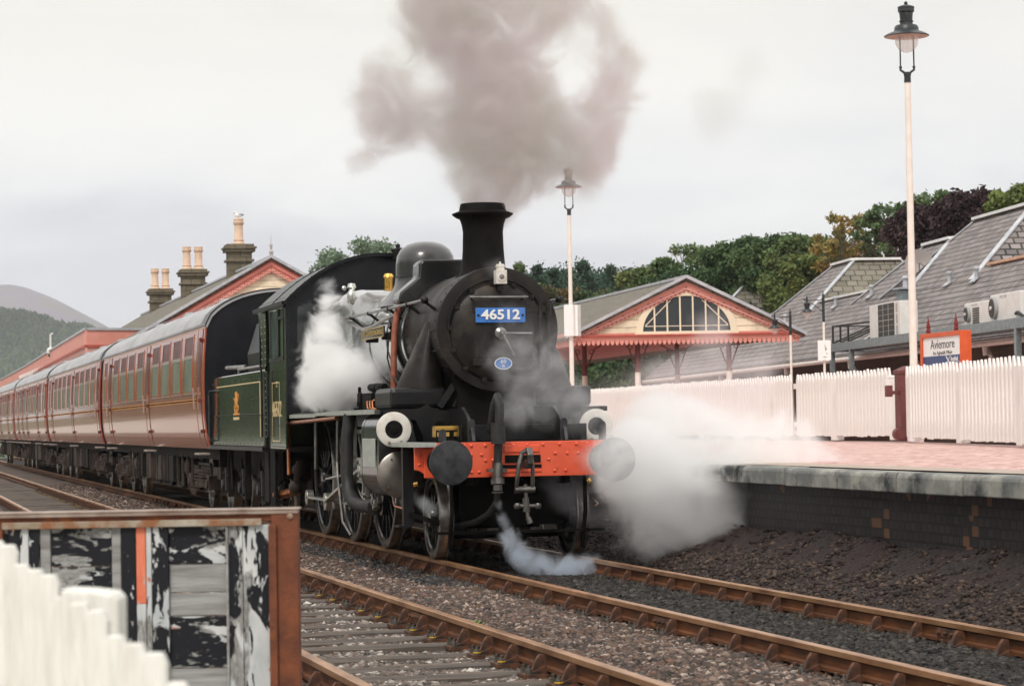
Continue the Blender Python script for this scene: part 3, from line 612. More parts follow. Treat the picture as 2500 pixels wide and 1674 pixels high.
b.add([c0 + U * .02 + W * .05 + Z * z for z in (-.14, H + .09)] + [c0 + side * .09 + U * .02 + Z * z for z in (H + .09, -.14)] + [c0 - W * .1 + Z * z for z in (-.14, H + .09)] + [c0 - W * .1 + side * .09 + Z * z for z in (H + .09, -.14)], [(0, 1, 2, 3), (4, 7, 6, 5), (1, 5, 6, 2), (0, 3, 7, 4), (3, 2, 6, 7), (0, 4, 5, 1)]); b.build('end_post', 'sign_orange', s, bev=.008)
for u in (.12 * L, .86 * L):
    b = MB(); b.lathe(U * u + Z * (H + .09), Z, [(0, .05), (.015, .05), (.02, .032), (.035, .045), (.09, .042), (.10, .027), (.115, .042), (.13, .045), (.28, .010), (.31, .014), (.34, .003)], 12); b.build('finial', 'finial_red', s, smooth=40)
b = MB(); b.box(-.04, .04, -.04, .04, -1.42, 0); b.prism([(L - .1, -1.42), (L - .02, -1.42), (L - .02, 0), (L - .1, 0)], (0, 0, 0), U, Z, -.05, .02); b.build('support_post', 'sign_orange', s)
# ================================================================== helpers for timber canopies
def scallop(b, O, U, L, ztop, depth, pitch, tooth, th=.03, holes=None):
    """valance board along U with a row of rounded teeth"""
    n = int(L / pitch); pts = [(0, ztop), (0, ztop - depth)]
    for k in range(n):
        u = k * pitch; q = L / (n * pitch)
        for a, d in ((.12, 0), (.3, .7), (.5, 1), (.7, .7), (.88, 0), (1.0, -.25)): pts.append(((u + a * pitch) * q, ztop - depth - tooth * d))
    pts.append((L, ztop)); O = Vector(O); U = Vector(U)
    # one strip per tooth keeps the outline exact
    for k in range(n):
        q = L / n; u = k * q
        b.prism([(u, ztop), (u, ztop - depth), (u + .12 * q, ztop - depth - tooth * .1), (u + .3 * q, ztop - depth - tooth * .75), (u + .5 * q, ztop - depth - tooth), (u + .7 * q, ztop - depth - tooth * .75), (u + .88 * q, ztop - depth - tooth * .1), (u + q, ztop - depth), (u + q, ztop)], O, U, Z, 0, th)
        if holes is not None:
            c = (u + q, ztop - depth + tooth * .35); r_ = q * .15
            holes.prism([(c[0] - r_, c[1]), (c[0], c[1] - r_ * 1.2), (c[0] + r_, c[1]), (c[0], c[1] + r_ * 1.2)], O, U, Z, th, th + .006)
            c = (u + q * (1.0 if k % 2 else 1.0), ztop - depth + tooth * 1.1); r_ = q * .11
            if k % 2: holes.prism([(c[0] - r_, c[1]), (c[0], c[1] - r_), (c[0] + r_, c[1]), (c[0], c[1] + r_ * 2.2)], O, U, Z, th, th + .006)
def barge(b, holes, red, O, U, P0, P1, w, th, pitch=.16, tooth=.07):
    """bargeboard from P0 down to P1 (u, z), hanging w below the verge, with fretted edge"""
    P0 = Vector((P0[0], P0[1])); P1 = Vector((P1[0], P1[1])); d = (P1 - P0); L = d.length; d.normalize(); nn = Vector((0, -1)); n = int(L / pitch); q = L / n
    for k in range(n):
        a = P0 + d * (k * q); c = P0 + d * ((k + 1) * q); m_ = (a + c) / 2
        b.prism([tuple(a), tuple(a + nn * w), tuple(m_ + nn * (w + tooth)), tuple(c + nn * w), tuple(c)], O, U, Z, 0, th)
        for e, f in ((.0, .82), (.5, .98), (.0, .60) if k % 3 == 0 else (.5, .72)):
            h = a + d * (q * e) + nn * (w * f); r_ = .022
            holes.prism([(h.x - r_, h.y), (h.x, h.y - r_ * 1.3), (h.x + r_, h.y), (h.x, h.y + r_ * 1.3)], O, U, Z, th, th + .006)
    red.prism([tuple(P0 + nn * .17), tuple(P0 + nn * .22), tuple(P1 + nn * .22), tuple(P1 + nn * .17)], O, U, Z, th, th + .03)
    red.prism([tuple(P0 + nn * .0), tuple(P0 + nn * .05), tuple(P1 + nn * .05), tuple(P1 + nn * .0)], O, U, Z, th, th + .04)

# ------------------------------------------------------------------ right-hand station canopy (gable with a half-round window)
OA = Vector((13.08, 46.61, 0)); OB = Vector((19.28, 45.09, 0)); U = (OB - OA); W_ = U.length; U.normalize(); WN = U.cross(Z)
G = thing('station_canopy', 'pink timber canopy with a cream gable and half-round window, slate roof behind', 'station canopy', (0, 0, 0))
ze, zr, um = 4.0, 5.42, W_ * .505     # eaves, ridge, apex position along the front
BK = Vector((.061, .998, 0)) * 34
b = MB()
P = lambda u, z: OA + U * u + Z * z
th = .09
for u0, u1, z0, z1 in ((-.25, um, ze - .14, zr + .12), (W_ + .25, um, ze - .14, zr + .12)):
    f = [P(u0, z0) + WN * .22, P(u1, z1) + WN * .22, P(u1, z1) + BK, P(u0, z0) + BK]
    b.add(f + [q - Z * th for q in f], [(0, 1, 2, 3), (7, 6, 5, 4), (0, 4, 5, 1), (1, 5, 6, 2), (2, 6, 7, 3), (3, 7, 4, 0)])
b.build('roof', 'slate_mossy', G, uv=True)
b = MB()
for u0, u1, z0, z1 in ((-.28, um, ze - .13, zr + .15), (um, W_ + .28, zr + .15, ze - .13)): b.bar(P(u0, z0) + WN * .24, P(u1, z1) + WN * .24, .16, .09)
b.bar(P(um, zr + .14) + WN * .3, P(um, zr + .14) + BK, .14, .08); b.build('lead_flashing', 'lead', G)
b = MB(); hb = MB(); rb = MB()
barge(b, hb, rb, OA + WN * .05, U, (um, zr), (-.1, ze - .03), .25, .05, .13, .05); barge(b, hb, rb, OA + WN * .05, U, (um, zr), (W_ + .1, ze - .03), .25, .05, .13, .05)
b.build('bargeboard', 'pink_paint', G); hb.build('fretwork_hole_shade', 'hole_shade', G); rb.build('moulding', 'pink_pale', G)
# boarded gable with the arch opening
ra, rh, zc = 1.40, 1.14, 3.98; cu = W_ * .505
outer = arc(cu, zc, ra, 0, 180, 28, rh); b = MB()
tri = [(-.1, 3.86), (-.1, ze - .1), (um, zr - .05), (W_ + .1, ze - .1), (W_ + .1, 3.86)]
pts = [(-.1, 3.9), (cu - ra, 3.9)] + outer[::-1] + [(cu + ra, 3.9), (W_ + .1, 3.9), (W_ + .1, ze - .1), (um, zr - .05), (-.1, ze - .1)]
b.prism(pts, OA, U, Z, -.02, .02); b.build('gable_boarding', 'cream_boards', G, uv=True)
b = MB(); o2 = arc(cu, zc, ra - .13, 0, 180, 28, rh - .10); o3 = arc(cu, zc, ra + .06, 0, 180, 28, rh + .05)
for i in range(28): b.prism([o3[i], o3[i + 1], o2[i + 1], o2[i]], OA, U, Z, -.03, .07)
b.prism([(cu - ra - .1, zc - .07), (cu + ra + .1, zc - .07), (cu + ra + .1, zc + .02), (cu - ra - .1, zc + .02)], OA, U, Z, -.03, .09)
b.build('window_arch', 'cream_trim', G)
wnd = MB(); wnd.prism(arc(cu, zc, ra - .1, 0, 180, 24, rh - .08), OA, U, Z, -.012, -.004); pn = wnd.build('window', 'glass_dark', G)
b = MB()
for k in range(-3, 4):
    if k == 0: continue
    u = (abs(k) - .5) * (1 if k > 0 else -1) * .58 if False else (k - .5 * (1 if k > 0 else -1)) * .371
    hgt = (rh - .1) * math.sqrt(max(0, 1 - (u / (ra - .12)) ** 2)); b.prism([(cu + u - .022, zc), (cu + u + .022, zc), (cu + u + .022, zc + hgt), (cu + u - .022, zc + hgt)], OA, U, Z, -.002, .05)
for s in (-1, 1): b.bar(P(cu + s * 1.2, zc + .18) + WN * .01, P(cu + s * .45, zc + .92) + WN * .01, .02, .025)
b.bar(P(cu - 1.2, zc + .17) + WN * .012, P(cu + 1.2, zc + .17) + WN * .012, .02, .02)
b.build('glazing_bars', 'cream_trim', pn)
b = MB(); b.prism([(-.15, 3.77), (W_ + .15, 3.77), (W_ + .15, 3.89), (-.15, 3.89)], OA, U, Z, 0, .07); b.prism([(-.15, 3.89), (W_ + .15, 3.89), (W_ + .15, 3.97), (-.15, 3.97)], OA, U, Z, 0, .05); b.build('fascia', 'pink_paint', G)
b = MB(); b.prism([(-.05, 3.875), (W_ + .05, 3.875), (W_ + .05, 3.915), (-.05, 3.915)], OA, U, Z, .071, .15); b.build('cornice', 'moulding_red', G)
b = MB(); hb = MB(); scallop(b, OA + WN * .02 - U * .1, U, W_ + .2, 3.80, .10, .135, .085, .04, hb); b.build('valance', 'pink_paint', G); hb.build('fretwork_hole_shade', 'hole_shade', G)
# left eaves fascia runs back along the platform
E0 = P(-.15, 0); b = MB()
b.prism([(0, 3.80), (30, 3.80), (30, 4.0), (0, 4.0)], E0, BK, Z, -.04, .04); b.build('fascia', 'pink_pale', G)
b = MB(); scallop(b, E0, -Y, 0.0001, 3.7, .1, .1, .1) if False else None
b = MB(); bq = E0 + BK.normalized() * 26; scallop(b, bq, -BK.normalized(), 26, 3.80, .10, .2, .10, .04); b.build('valance', 'pink_pale', G)
b = MB(); cq = [P(.2, 3.86) + BK * .02, P(W_ - .2, 3.86) + BK * .02, P(W_ - .2, 3.86) + BK * .8, P(.2, 3.86) + BK * .8]; b.add(cq + [q + Z * .06 for q in cq], [(0, 3, 2, 1), (4, 5, 6, 7), (0, 1, 5, 4), (1, 2, 6, 5), (2, 3, 7, 6), (3, 0, 4, 7)]); b.build('ceiling', 'moulding_red', G)
def column(o_, hw=2.25):
    c = thing('column', None, None); del c
def canopy_column(p, zt):
    r = MB(); r.cyl(p + Z * 1.87, p + Z * zt, .075, n=14); r.lathe(p + Z * 1.84, Z, [(0, .10), (.05, .10), (.06, .075)], 14)
    for s in (-1, 1):
        d = U * s
        r.tube([p + Z * (zt - .95), p + d * .12 + Z * (zt - .7), p + d * .3 + Z * (zt - .2), p + d * .55 + Z * (zt - .06)], .025, 6)
        r.tube([p + d * .22 + Z * (zt - .3) + (d * math.cos(a) + Z * math.sin(a)) * (.10 - a * .010) for a in [k * .6 for k in range(11)]], .014, 5)
    cc = r.build('column', 'iron_maroon', G, smooth=40)
    q = MB(); q.cyl(p, p + Z * 1.84, .085, n=14); q.build('column_base', 'post_cream', cc, smooth=40)
    return cc
for u, back in ((1.9, 0), (4.56, 0), (1.3, 4.6), (4.3, 5.2)): canopy_column(OA + U * u + BK.normalized() * (back + .5) + Z * 1.0, 2.86)

# ------------------------------------------------------------------ slate-roofed station building on the right
P1 = Vector((20.62, 32.62, 0)); e = Vector((25.48 - 20.62, 68.54 - 32.62, 0)).normalized(); h = Vector((e.y, -e.x, 0)); TA = math.tan(R(42))
B = thing('slate_roofed_building', 'long low brick building with brown slate roofs and hipped upper roofs behind the white fence', 'building', (0, 0, 0))
def Q(s, hh, z): return P1 + e * s + h * hh + Z * z      # s along the eaves, hh inwards
def SP(s, z): return Q(s, (z - 3.4) / TA, z)            # a point of the front slope
b = MB(); s0, s1, zl_ = -16, 66, 5.72
A_ = [SP(s0, 3.36), SP(s1, 3.36), SP(s1, zl_), SP(s0, zl_)]
hb_ = 2 * (zl_ - 3.36) / TA - .04
b.add([*A_, Q(s0, hb_, 3.4), Q(s1, hb_, 3.4)], [(0, 1, 2, 3), (3, 2, 5, 4), (0, 4, 5, 1), (0, 3, 4), (1, 5, 2)]); b.build('roof', 'slate', B, uv=True)
b = MB(); b.prism([(0, 0), (1, 0), (1, 1), (0, 1)], (0, 0, 0), X, Y, 0, .001) if False else None
W0 = [Q(s, hh, z) for z in (.9, 3.3) for s, hh in ((s0, .35), (s1, .35), (s1, 5), (s0, 5))]
b.add(W0, [(0, 1, 5, 4), (1, 2, 6, 5), (2, 3, 7, 6), (3, 0, 4, 7)]); b.build('wall', 'brown_brick', B, uv=True)
b = MB(); b.bar(Q(s0, -.10, 3.26), Q(s1, -.10, 3.26), .13, .12); b.cyl(Q(s0, -.12, 3.24), Q(s1, -.12, 3.24), .075, n=10); b.build('gutter', 'gutter_white', B, smooth=40)
for s in (3.2, 10.4, 18.0, 27.5, 40): 
    b = MB(); p = Q(s, -.03, 0); b.tube([p + Z * 3.2, p + Z * 3.0 + h * .1, p + Z * 2.85 + h * .2, p + Z * .95 + h * .2], .06, 8); b.cyl(p + Z * 3.2, p + Z * 2.95 + h * .02, .09, n=8); b.build('downpipe', 'gutter_white', B, smooth=40)
b = MB(); b.bar(SP(26, zl_ + .05), SP(33.5, zl_ + .05), .30, .08); b.build('ridge_cap', 'ridge_white', B)
b = MB(); b.bar(SP(-14, zl_ + .06), SP(11.5, zl_ + .06), .30, .08); b.build('ridge_cap', 'ridge_copper', B)
b = MB(); b.bar(SP(s0, 3.44), SP(s1, 3.44), .12, .03); b.build('lead_flashing', 'lead', B)
def pavilion(sn, sf, zt, dep=1.75, mat_near='slate_olive', zb=5.2, cap='ridge_white', kn=1.0, kf=1.0):
    """hipped upper roof: flat top sn..sf, front face flush with the main slope (2 cm proud)"""
    up_ = .02; f0, f1 = sn - (zt - zb) * kn, sf + (zt - zb) * kf; hb2 = (zt - 3.4) / TA + dep; back = hb2 + (zt - zb) * 1.0
    T = [SP(sn, zt) + Z * up_, SP(sf, zt) + Z * up_, Q(sf, hb2, zt + up_), Q(sn, hb2, zt + up_)]; Bs = [SP(f0, zb) + Z * up_, SP(f1, zb) + Z * up_, Q(f1, back, zb), Q(f0, back, zb)]
    r = MB(); r.mi(0).add(T + Bs, [(0, 1, 2, 3), (0, 4, 5, 1)]); r.mi(1).add(T + Bs, [(1, 5, 6, 2), (2, 6, 7, 3), (3, 7, 4, 0)])
    o = r.build('upper_roof', ['slate', mat_near], B, uv=True)
    c = MB(); c.bar(T[0] + Z * .04 - e * .1, T[1] + Z * .04 + e * .1, .32, .09); c.bar(T[0] + Z * .045, T[3] + Z * .045, .34, .09); c.bar(T[1] + Z * .042, T[2] + Z * .042, .3, .09); c.build('ridge_cap', cap, o)
    for q in (0, 1, 3): c = MB(); c.bar(Bs[q] + Z * .02, T[q] + Z * .02, .15, .05); c.build('hip_flashing', 'lead', o)
    v = MB(); vc = (T[0] + Bs[0]) / 2 * .5 + (T[3] + Bs[3]) / 2 * .5; v.obox(vc + Z * .05 - e * .1, (.22, .2, .16)); v.build('roof_vent', 'grille_black', o)
    return o
def s_of(p): return (Vector((p[0], p[1], 0)) - P1).dot(e)
pavilion(s_of((27.1, 46.1)), s_of((28.2, 52.03)), 7.72, 1.8, 'slate', 5.3, kn=1.0, kf=.95)
pavilion(s_of((27.54, 52.72)) + .2, s_of((28.07, 56.07)), 7.16, 1.8, 'slate', 5.3, kn=1, kf=1.25)
pavilion(s_of((29.83, 67.38)), s_of((30.18, 70.65)), 7.40, 1.8, 'slate_olive', 5.3, kn=1.0, kf=1.3)
pavilion(s_of((33.9, 91.0)), s_of((34.42, 94.65)), 8.1, 1.9, 'slate_olive', 5.0, kn=1.0, kf=1.3)
def plane_pt(sx, z): return SP(sx, z)
for s, z in ((29.2, 5.35), (24.6, 5.5), (14.3, 5.35), (11.2, 5.3), (36, 5.0)):   # soil vents
    v = MB(); p = SP(s, z); v.cyl(p - Z * .1, p + Z * .32, .06, n=10); v.lathe(p + Z * .30, Z, [(0, .085), (.06, .09), (.1, .05)], 12); v.obox(p - h * .1, (.2, .4, .04), Matrix.Rotation(R(-42), 3, e)); v.build('vent_pipe', 'lead', B, smooth=40)
# boiler flue box
v = MB(); p = SP(16.5, 4.75); v.obox(p + Z * .28 - h * .1, (.42, .42, .56)); v.build('flue_box', 'galvanised', B, bev=.02)
v = MB(); v.obox(p + Z * .60 - h * .1, (.62, .62, .05)); v.cyl(p + Z * .62 - h * .1, p + Z * .92 - h * .1, .08, n=12); v.lathe(p + Z * .9 - h * .1, Z, [(0, .12), (.05, .12), (.10, .05)], 14); v.build('flue_cowl', 'lead', B, smooth=40)
v = MB(); v.bar(SP(18.4, 3.5) + Z * .05, SP(15.8, 4.6) + Z * .05, .16, .04); v.build('lead_flashing', 'ridge_white', B)
# satellite dish
p = SP(20.9, 6.35) - h * .25 + Z * .05 - Vector((0, 0, 0)); dd = thing('satellite_dish', 'grey satellite dish on the roof left of the tallest slate roof', 'satellite dish', p)
n_ = (Vector((-6.5, -25.8, 5)) - p).normalized(); v = MB(); v.lathe((0, 0, 0), n_, [(-.10, .02), (-.06, .25), (0, .46), (.012, .46), (-.05, .25), (-.085, .02)], 24, cap=False); v.build('dish', 'dish_grey', dd, smooth=60)
v = MB(); v.tube([Vector((0, 0, -.4)), n_ * .38], .018, 6); v.tube([Vector((.32, 0, -.2)), n_ * .38], .014, 6); v.tube([Vector((-.32, 0, .0)), n_ * .38], .014, 6); v.cyl(-n_ * .1, -n_ * .5 - Z * .6, .03, n=8); v.build('feed_arm', 'dish_grey', dd)
# galvanised service platform carrying the plant
PF = thing('service_platform', 'galvanised steel platform in front of the slate roof, carrying the air conditioning units', 'platform', (0, 0, 0))
v = MB(); v.bar(Q(-8, -1.1, 3.54), Q(16.1, -1.1, 3.54), .10, .24); v.bar(Q(-8, -.2, 3.54), Q(16.1, -.2, 3.54), .08, .2); v.add([Q(-8, -1.1, 3.66), Q(16.1, -1.1, 3.66), Q(16.1, -.2, 3.66), Q(-8, -.2, 3.66)], [(0, 1, 2, 3)]); v.bar(Q(16.1, -1.1, 3.52), Q(16.1, .3, 3.52), .1, .2); v.build('deck', 'galvanised', PF)
for s in (15.9, 13.4, 4, -3): v = MB(); v.bar(Q(s, -1.08, .95), Q(s, -1.08, 3.5), .13, .13); v.build('leg', 'galvanised', PF)
hr = thing('handrail_frame', 'black steel railing at the far end of the service platform', 'railing', (0, 0, 0))
v = MB(); 
for s in (16.1, 15.1, 14.1):
    v.bar(Q(s, -1.0, 3.66), Q(s, -1.0, 4.20), .05, .05); v.bar(Q(s, -1.0, 3.68), Q(s - 2.0, -.1, 4.22), .04, .04)
v.bar(Q(16.1, -1.0, 4.20), Q(12.3, -.3, 4.24), .05, .05); v.bar(Q(16.1, -1.0, 4.2), Q(16.1, .3, 4.2), .04, .04); v.build('rails', 'grille_black', hr)
def ac(label, s, hh, L, D_, H, zb=3.67):
    a = thing('air_conditioning_unit', label, 'air conditioner', (0, 0, 0), 'plant on the service platform')
    M = Matrix((e, h, Z)).transposed(); c = Q(s, hh, zb + H / 2); v = MB(); v.obox(c, (L, D_, H), M); v.build('casing', 'white_panel', a, bev=.02)
    return a, c, M
a, c, M = ac('larger white air conditioning unit at the right edge, round black fan on its end', -1.25, -.65, 2.45, .36, .66)
fc = c + e * .82 - h * .18; v = MB(); v.lathe(fc + h * .02, -h, [(0, .26), (.10, .26), (.11, .235)], 24); v.build('fan_ring', 'fan_grey', a, smooth=40); v = MB(); v.lathe(fc - h * .095, -h, [(0, .23), (.012, .225)], 24); v.mi(1).lathe(fc - h * .10, -h, [(0, .05), (.04, .045)], 12); v.build('fan', ['grille_black', 'gutter_white'], a)
v = MB(); text(v, 'AC10', c + e * .15 - h * .183 + Z * .25, -e, Z, .09, .003, stretch=2.6); v.build('lettering', 'fan_grey', a); v = MB(); v.tube([c - e * .9 - h * .2 - Z * .2, c - e * 1.2 - h * .25 - Z * .18, c - e * 1.7 - h * .22 - Z * .33], .04, 8); v.build('hose', 'rubber', a)
a, c, M = ac('smaller white air conditioning unit with black louvres, left of the larger one', 1.1, -.65, 2.3, .36, .56)
fc = c + e * .75 - h * .18; v = MB(); v.lathe(fc + h * .02, -h, [(0, .20), (.09, .20), (.10, .18)], 24); v.build('fan_ring', 'fan_grey', a, smooth=40); v = MB(); v.lathe(fc - h * .085, -h, [(0, .175), (.012, .17)], 24); v.mi(1).lathe(fc - h * .09, -h, [(0, .04), (.04, .035)], 12); v.build('fan', ['grille_black', 'gutter_white'], a)
v = MB()
for k in range(7): v.obox(c + e * .12 - h * .185 + Z * (.12 - k * .058), (.55, .02, .034), M)
v.build('louvres', 'grille_black', a); v = MB(); text(v, 'AC10', c + e * .25 - h * .183 + Z * .21, -e, Z, .08, .003, stretch=2.6); v.build('lettering', 'fan_grey', a)
a = thing('condenser_cabinet', 'tall white plant cabinet with a black gridded grille on the service platform', 'cabinet', (0, 0, 0)); s = 10.5; c = Q(s, -.55, 3.66 + .49)
v = MB(); v.obox(c, (3.5, .5, .98), M); v.build('casing', 'white_panel', a, bev=.015)
v = MB(); v.obox(c - e * .2 - h * .255, (1.8, .02, .93), M); v.build('grille', 'grille_black', a); v = MB()
for k in range(1, 3): v.obox(c - e * (.2 - .9 + k * .6) - h * .268, (.03, .01, .92), M)
for k in range(1, 6): v.obox(c - e * .2 - h * .268 + Z * (-.465 + k * .155), (1.78, .01, .010 if k != 3 else .02), M)
for k in range(3): v.obox(c - e * 1.4 - h * .262 + Z * (-.31 + k * .31), (.12, .012, .25), M)
v.build('grille_bars', 'dish_grey', a)

# ------------------------------------------------------------------ left station building and its long platform canopy
S = thing('station_building', 'stone station building with a pink and cream gable and slate roof above the train', 'building', (0, 0, 0))
kk = 92.5 / 85
def DP(x, y, z): return Vector((-6.506 + (x + 6.506) * kk, -25.764 + (y + 25.764) * kk, 1.437 + (z - 1.437) * kk))
AP = DP(6.03, 58.54, 6.96); U = Vector((.985, -.17, 0)).normalized(); WN = U.cross(Z); hw = 4.75; rise = 2.72; LB_ = 46
O = Vector((AP.x, AP.y, 0)); za = AP.z; ze = za - rise
b = MB(); BK = Vector((-.002, 1, 0)) * LB_
for s in (-1, 1):
    f = [O + U * (s * hw) + WN * .35 + Z * ze, O + WN * .35 + Z * za, O + BK + Z * za, O + BK + U * (s * hw) + Z * ze]; b.add(f + [q - Z * .08 for q in f], [(0, 1, 2, 3), (7, 6, 5, 4), (0, 4, 5, 1), (1, 5, 6, 2), (2, 6, 7, 3), (3, 7, 4, 0)])
b.build('roof', 'slate_mossy', S, uv=True)
b = MB()
for s in (-1, 1): b.bar(O + U * (s * (hw + .05)) + WN * .36 + Z * (ze + .03), O + WN * .36 + Z * (za + .05), .16, .1)
b.bar(O + WN * .35 + Z * (za + .02), O + BK + Z * (za + .02), .2, .08); b.build('lead_flashing', 'lead', S)
b = MB(); hb = MB(); rb = MB()
for s in (-1, 1): barge(b, hb, rb, O + WN * .18, U, (0, za - .10), (s * hw, ze - .10), .36, .05, .18, .06)
b.build('bargeboard', 'pink_paint', S); hb.build('fretwork_hole_shade', 'hole_shade', S); rb.build('moulding', 'moulding_red', S)
b = MB(); b.prism([(-hw + .3, ze - .2), (hw - .3, ze - .2), (0, za - .2)], O, U, Z, 0, .05); b.prism([(-hw + .3, .9), (hw - .3, .9), (hw - .3, ze - .2), (-hw + .3, ze - .2)], O, U, Z, 0, .05); b.build('gable_boarding', 'cream_boards', S, uv=True)
b = MB(); b.add([O + U * (s * (hw - .3)) + q + Z * z for z in (.9, ze) for s, q in ((-1, Vector((0, 0, 0))), (1, Vector((0, 0, 0))), (1, BK), (-1, BK))], [(1, 2, 6, 5), (2, 3, 7, 6), (3, 0, 4, 7)]); b.build('wall', 'stone_block', S, uv=True)
b = MB(); p = O + WN * .3 + Z * za; b.lathe(p, Z, [(0, .08), (.15, .06), (.2, .09), (.28, .03), (.45, .06), (.5, .02), (.85, .004)], 10); b.build('finial', 'dish_grey', S, smooth=40)
def chimney(x, y, zt, wx, pots):
    p = Vector((x, y, 0)); b = MB(); b.box(x - wx / 2, x + wx / 2, y - .45, y + .45, za - 1.0, zt); st = b.build('chimney', 'stone_block', S, uv=True)
    b = MB()
    for k, (g, z0, z1) in enumerate(((.08, zt - .42, zt - .33), (.12, zt - .04, zt + .08), (.17, zt + .08, zt + .16), (.08, zt + .16, zt + .26))): b.box(x - wx / 2 - g, x + wx / 2 + g, y - .45 - g, y + .45 + g, z0, z1)
    b.build('chimney_cap', 'stone_block', st, uv=True)
    for q in pots:
        b = MB(); b.lathe((x + q, y, zt + .22), Z, [(0, .24), (.12, .23), (.16, .19), (.22, .21), (.26, .175), (.80, .165), (.84, .20), (.92, .21), (.95, .18), (1.02, .20), (1.06, .19)], 14); b.build('chimney_pot', 'terracotta', st, smooth=40)
for (x, y, z), wx, pots in (((6.08, 66.75, 7.74), .82, (0,)), ((6.0, 80.16, 7.67), .92, (-.24, .24)), ((5.97, 92.52, 7.54), .92, (-.24, .24))):
    p = DP(x, y, z); chimney(p.x, p.y, p.z, wx * kk, [q * kk for q in pots])
    if len(pots) == 1: GP = Vector((p.x, p.y, p.z + 1.28))
g = thing('gull', 'white gull perched on the single chimney pot', 'bird', GP)
b = MB(); b.ball((0, 0, .13), .11, 12, (1.6, .8, .8)); b.ball((-.15, 0, .24), .055, 10); b.tube([(-.10, 0, .17), (-.14, 0, .22)], .05, 8); b.cyl((-.20, 0, .235), (-.26, 0, .225), .014, .004, 8); b.build('body', 'gull_white', g, smooth=60)
b = MB(); b.ball((.04, 0, .155), .10, 10, (1.9, .9, .55)); b.build('wings', 'gull_grey', g, smooth=60); b = MB(); b.cyl((0, .02, 0), (0, .02, .06), .008, n=6); b.cyl((0, -.02, 0), (0, -.02, .06), .008, n=6); b.build('legs', 'terracotta', g)
CN = thing('platform_canopy', 'long pink platform canopy curving away behind the maroon coaches', 'platform canopy', (0, 0, 0))
cp = [(4.3, 74.5), (1.15, 73.6), (1.35, 90), (1.62, 108), (1.95, 132), (2.2, 160), (2.3, 200)]; zt = 5.28
def band(name, m, z0, z1, out, holes=False):
    b = MB(); b2 = MB()
    for (xa, ya), (xb, yb) in zip(cp[:-1], cp[1:]):
        a = Vector((xa, ya, 0)); c = Vector((xb, yb, 0)); U_ = (c - a); L_ = U_.length; U_.normalize(); wn = U_.cross(Z); wn = wn if wn.dot(Vector((-1, -1, 0))) > 0 else -wn
        if holes: scallop(b, c + wn * out if U_.cross(Z).dot(wn) < 0 else a + wn * out, -U_ if U_.cross(Z).dot(wn) < 0 else U_, L_, z1, z1 - z0, .26, .13, .04, b2 if ya < 80 else None)
        else: b.bar(a + wn * out + Z * (z0 + z1) / 2, c + wn * out + Z * (z0 + z1) / 2, .06, z1 - z0)
    b.build(name, m, CN)
    if b2.v: b2.build('fretwork_hole_shade', 'hole_shade', CN)
band('fascia', 'pink_paint', 4.66, 5.22, .0); band('cornice', 'moulding_red', 4.56, 4.66, .05); band('valance', 'pink_pale', 4.30, 4.57, .0, True); band('lead_flashing', 'lead', 5.22, 5.31, .05)
b = MB(); top = [(x, y, zt) for x, y in cp[1:]] + [(9, 200, zt + .5), (9, 74.4, zt + .5), (4.3, 74.5, zt)]; bot = [(x, y, zt - .9) for x, y, z in top]
n_ = len(top); b.add(top + [(x, y, 4.75) for x, y, _ in top], [tuple(range(n_)), tuple(range(2 * n_ - 1, n_ - 1, -1))]); b.build('roof', 'under_brown', CN)
b = MB()
for k in range(26): y = 76 + k * 2.2; b.box(1.6, 8.5, y, y + .35, 4.55, 4.75)
b.build('rafters', 'fence_paint', CN)
for k in range(6):
    b = MB(); b.cyl((4.2, 78 + k * 9, .95), (4.2, 78 + k * 9, 4.7), .11, n=12); b.build('column', 'iron_maroon', CN, smooth=40)
cc = thing('security_camera', 'small white dome camera on a stalk above the far canopy edge', 'camera', (1.52, 100.5, 5.1))
b = MB(); b.cyl((0, 0, .2), (0, 0, .95), .05, n=8); b.cyl((0, 0, .95), (.12, 0, 1.0), .04, n=8); b.build('stalk', 'white_panel', cc); b = MB(); b.lathe((0, 0, 0), Z, [(.32, .1), (.25, .19), (.05, .2), (0, .16)], 14); b.build('housing', 'white_panel', cc, smooth=40); b = MB(); b.lathe((0, 0, -.16), Z, [(0, .02), (.05, .12), (.16, .155)], 14); b.build('dome', 'glass_dark', cc, smooth=40)

# ------------------------------------------------------------------ bird in the sky
bd = thing('flying_bird', 'small dark bird flying in the grey sky on the left', 'bird', (-2.0, 85.2, 18.9))
b = MB(); b.ball((0, 0, 0), .10, 8, (2.0, .8, .8)); b.build('body', 'bird_dark', bd, smooth=60)
for s in (-1, 1): b = MB(); b.add([(.12, s * .05, .02), (-.12, s * .05, .02), (-.1, s * .3, .12), (-.02, s * .52, .02), (.10, s * .3, .12)], [(0, 1, 2, 3, 4)]); b.build('wing', 'bird_dark', bd)
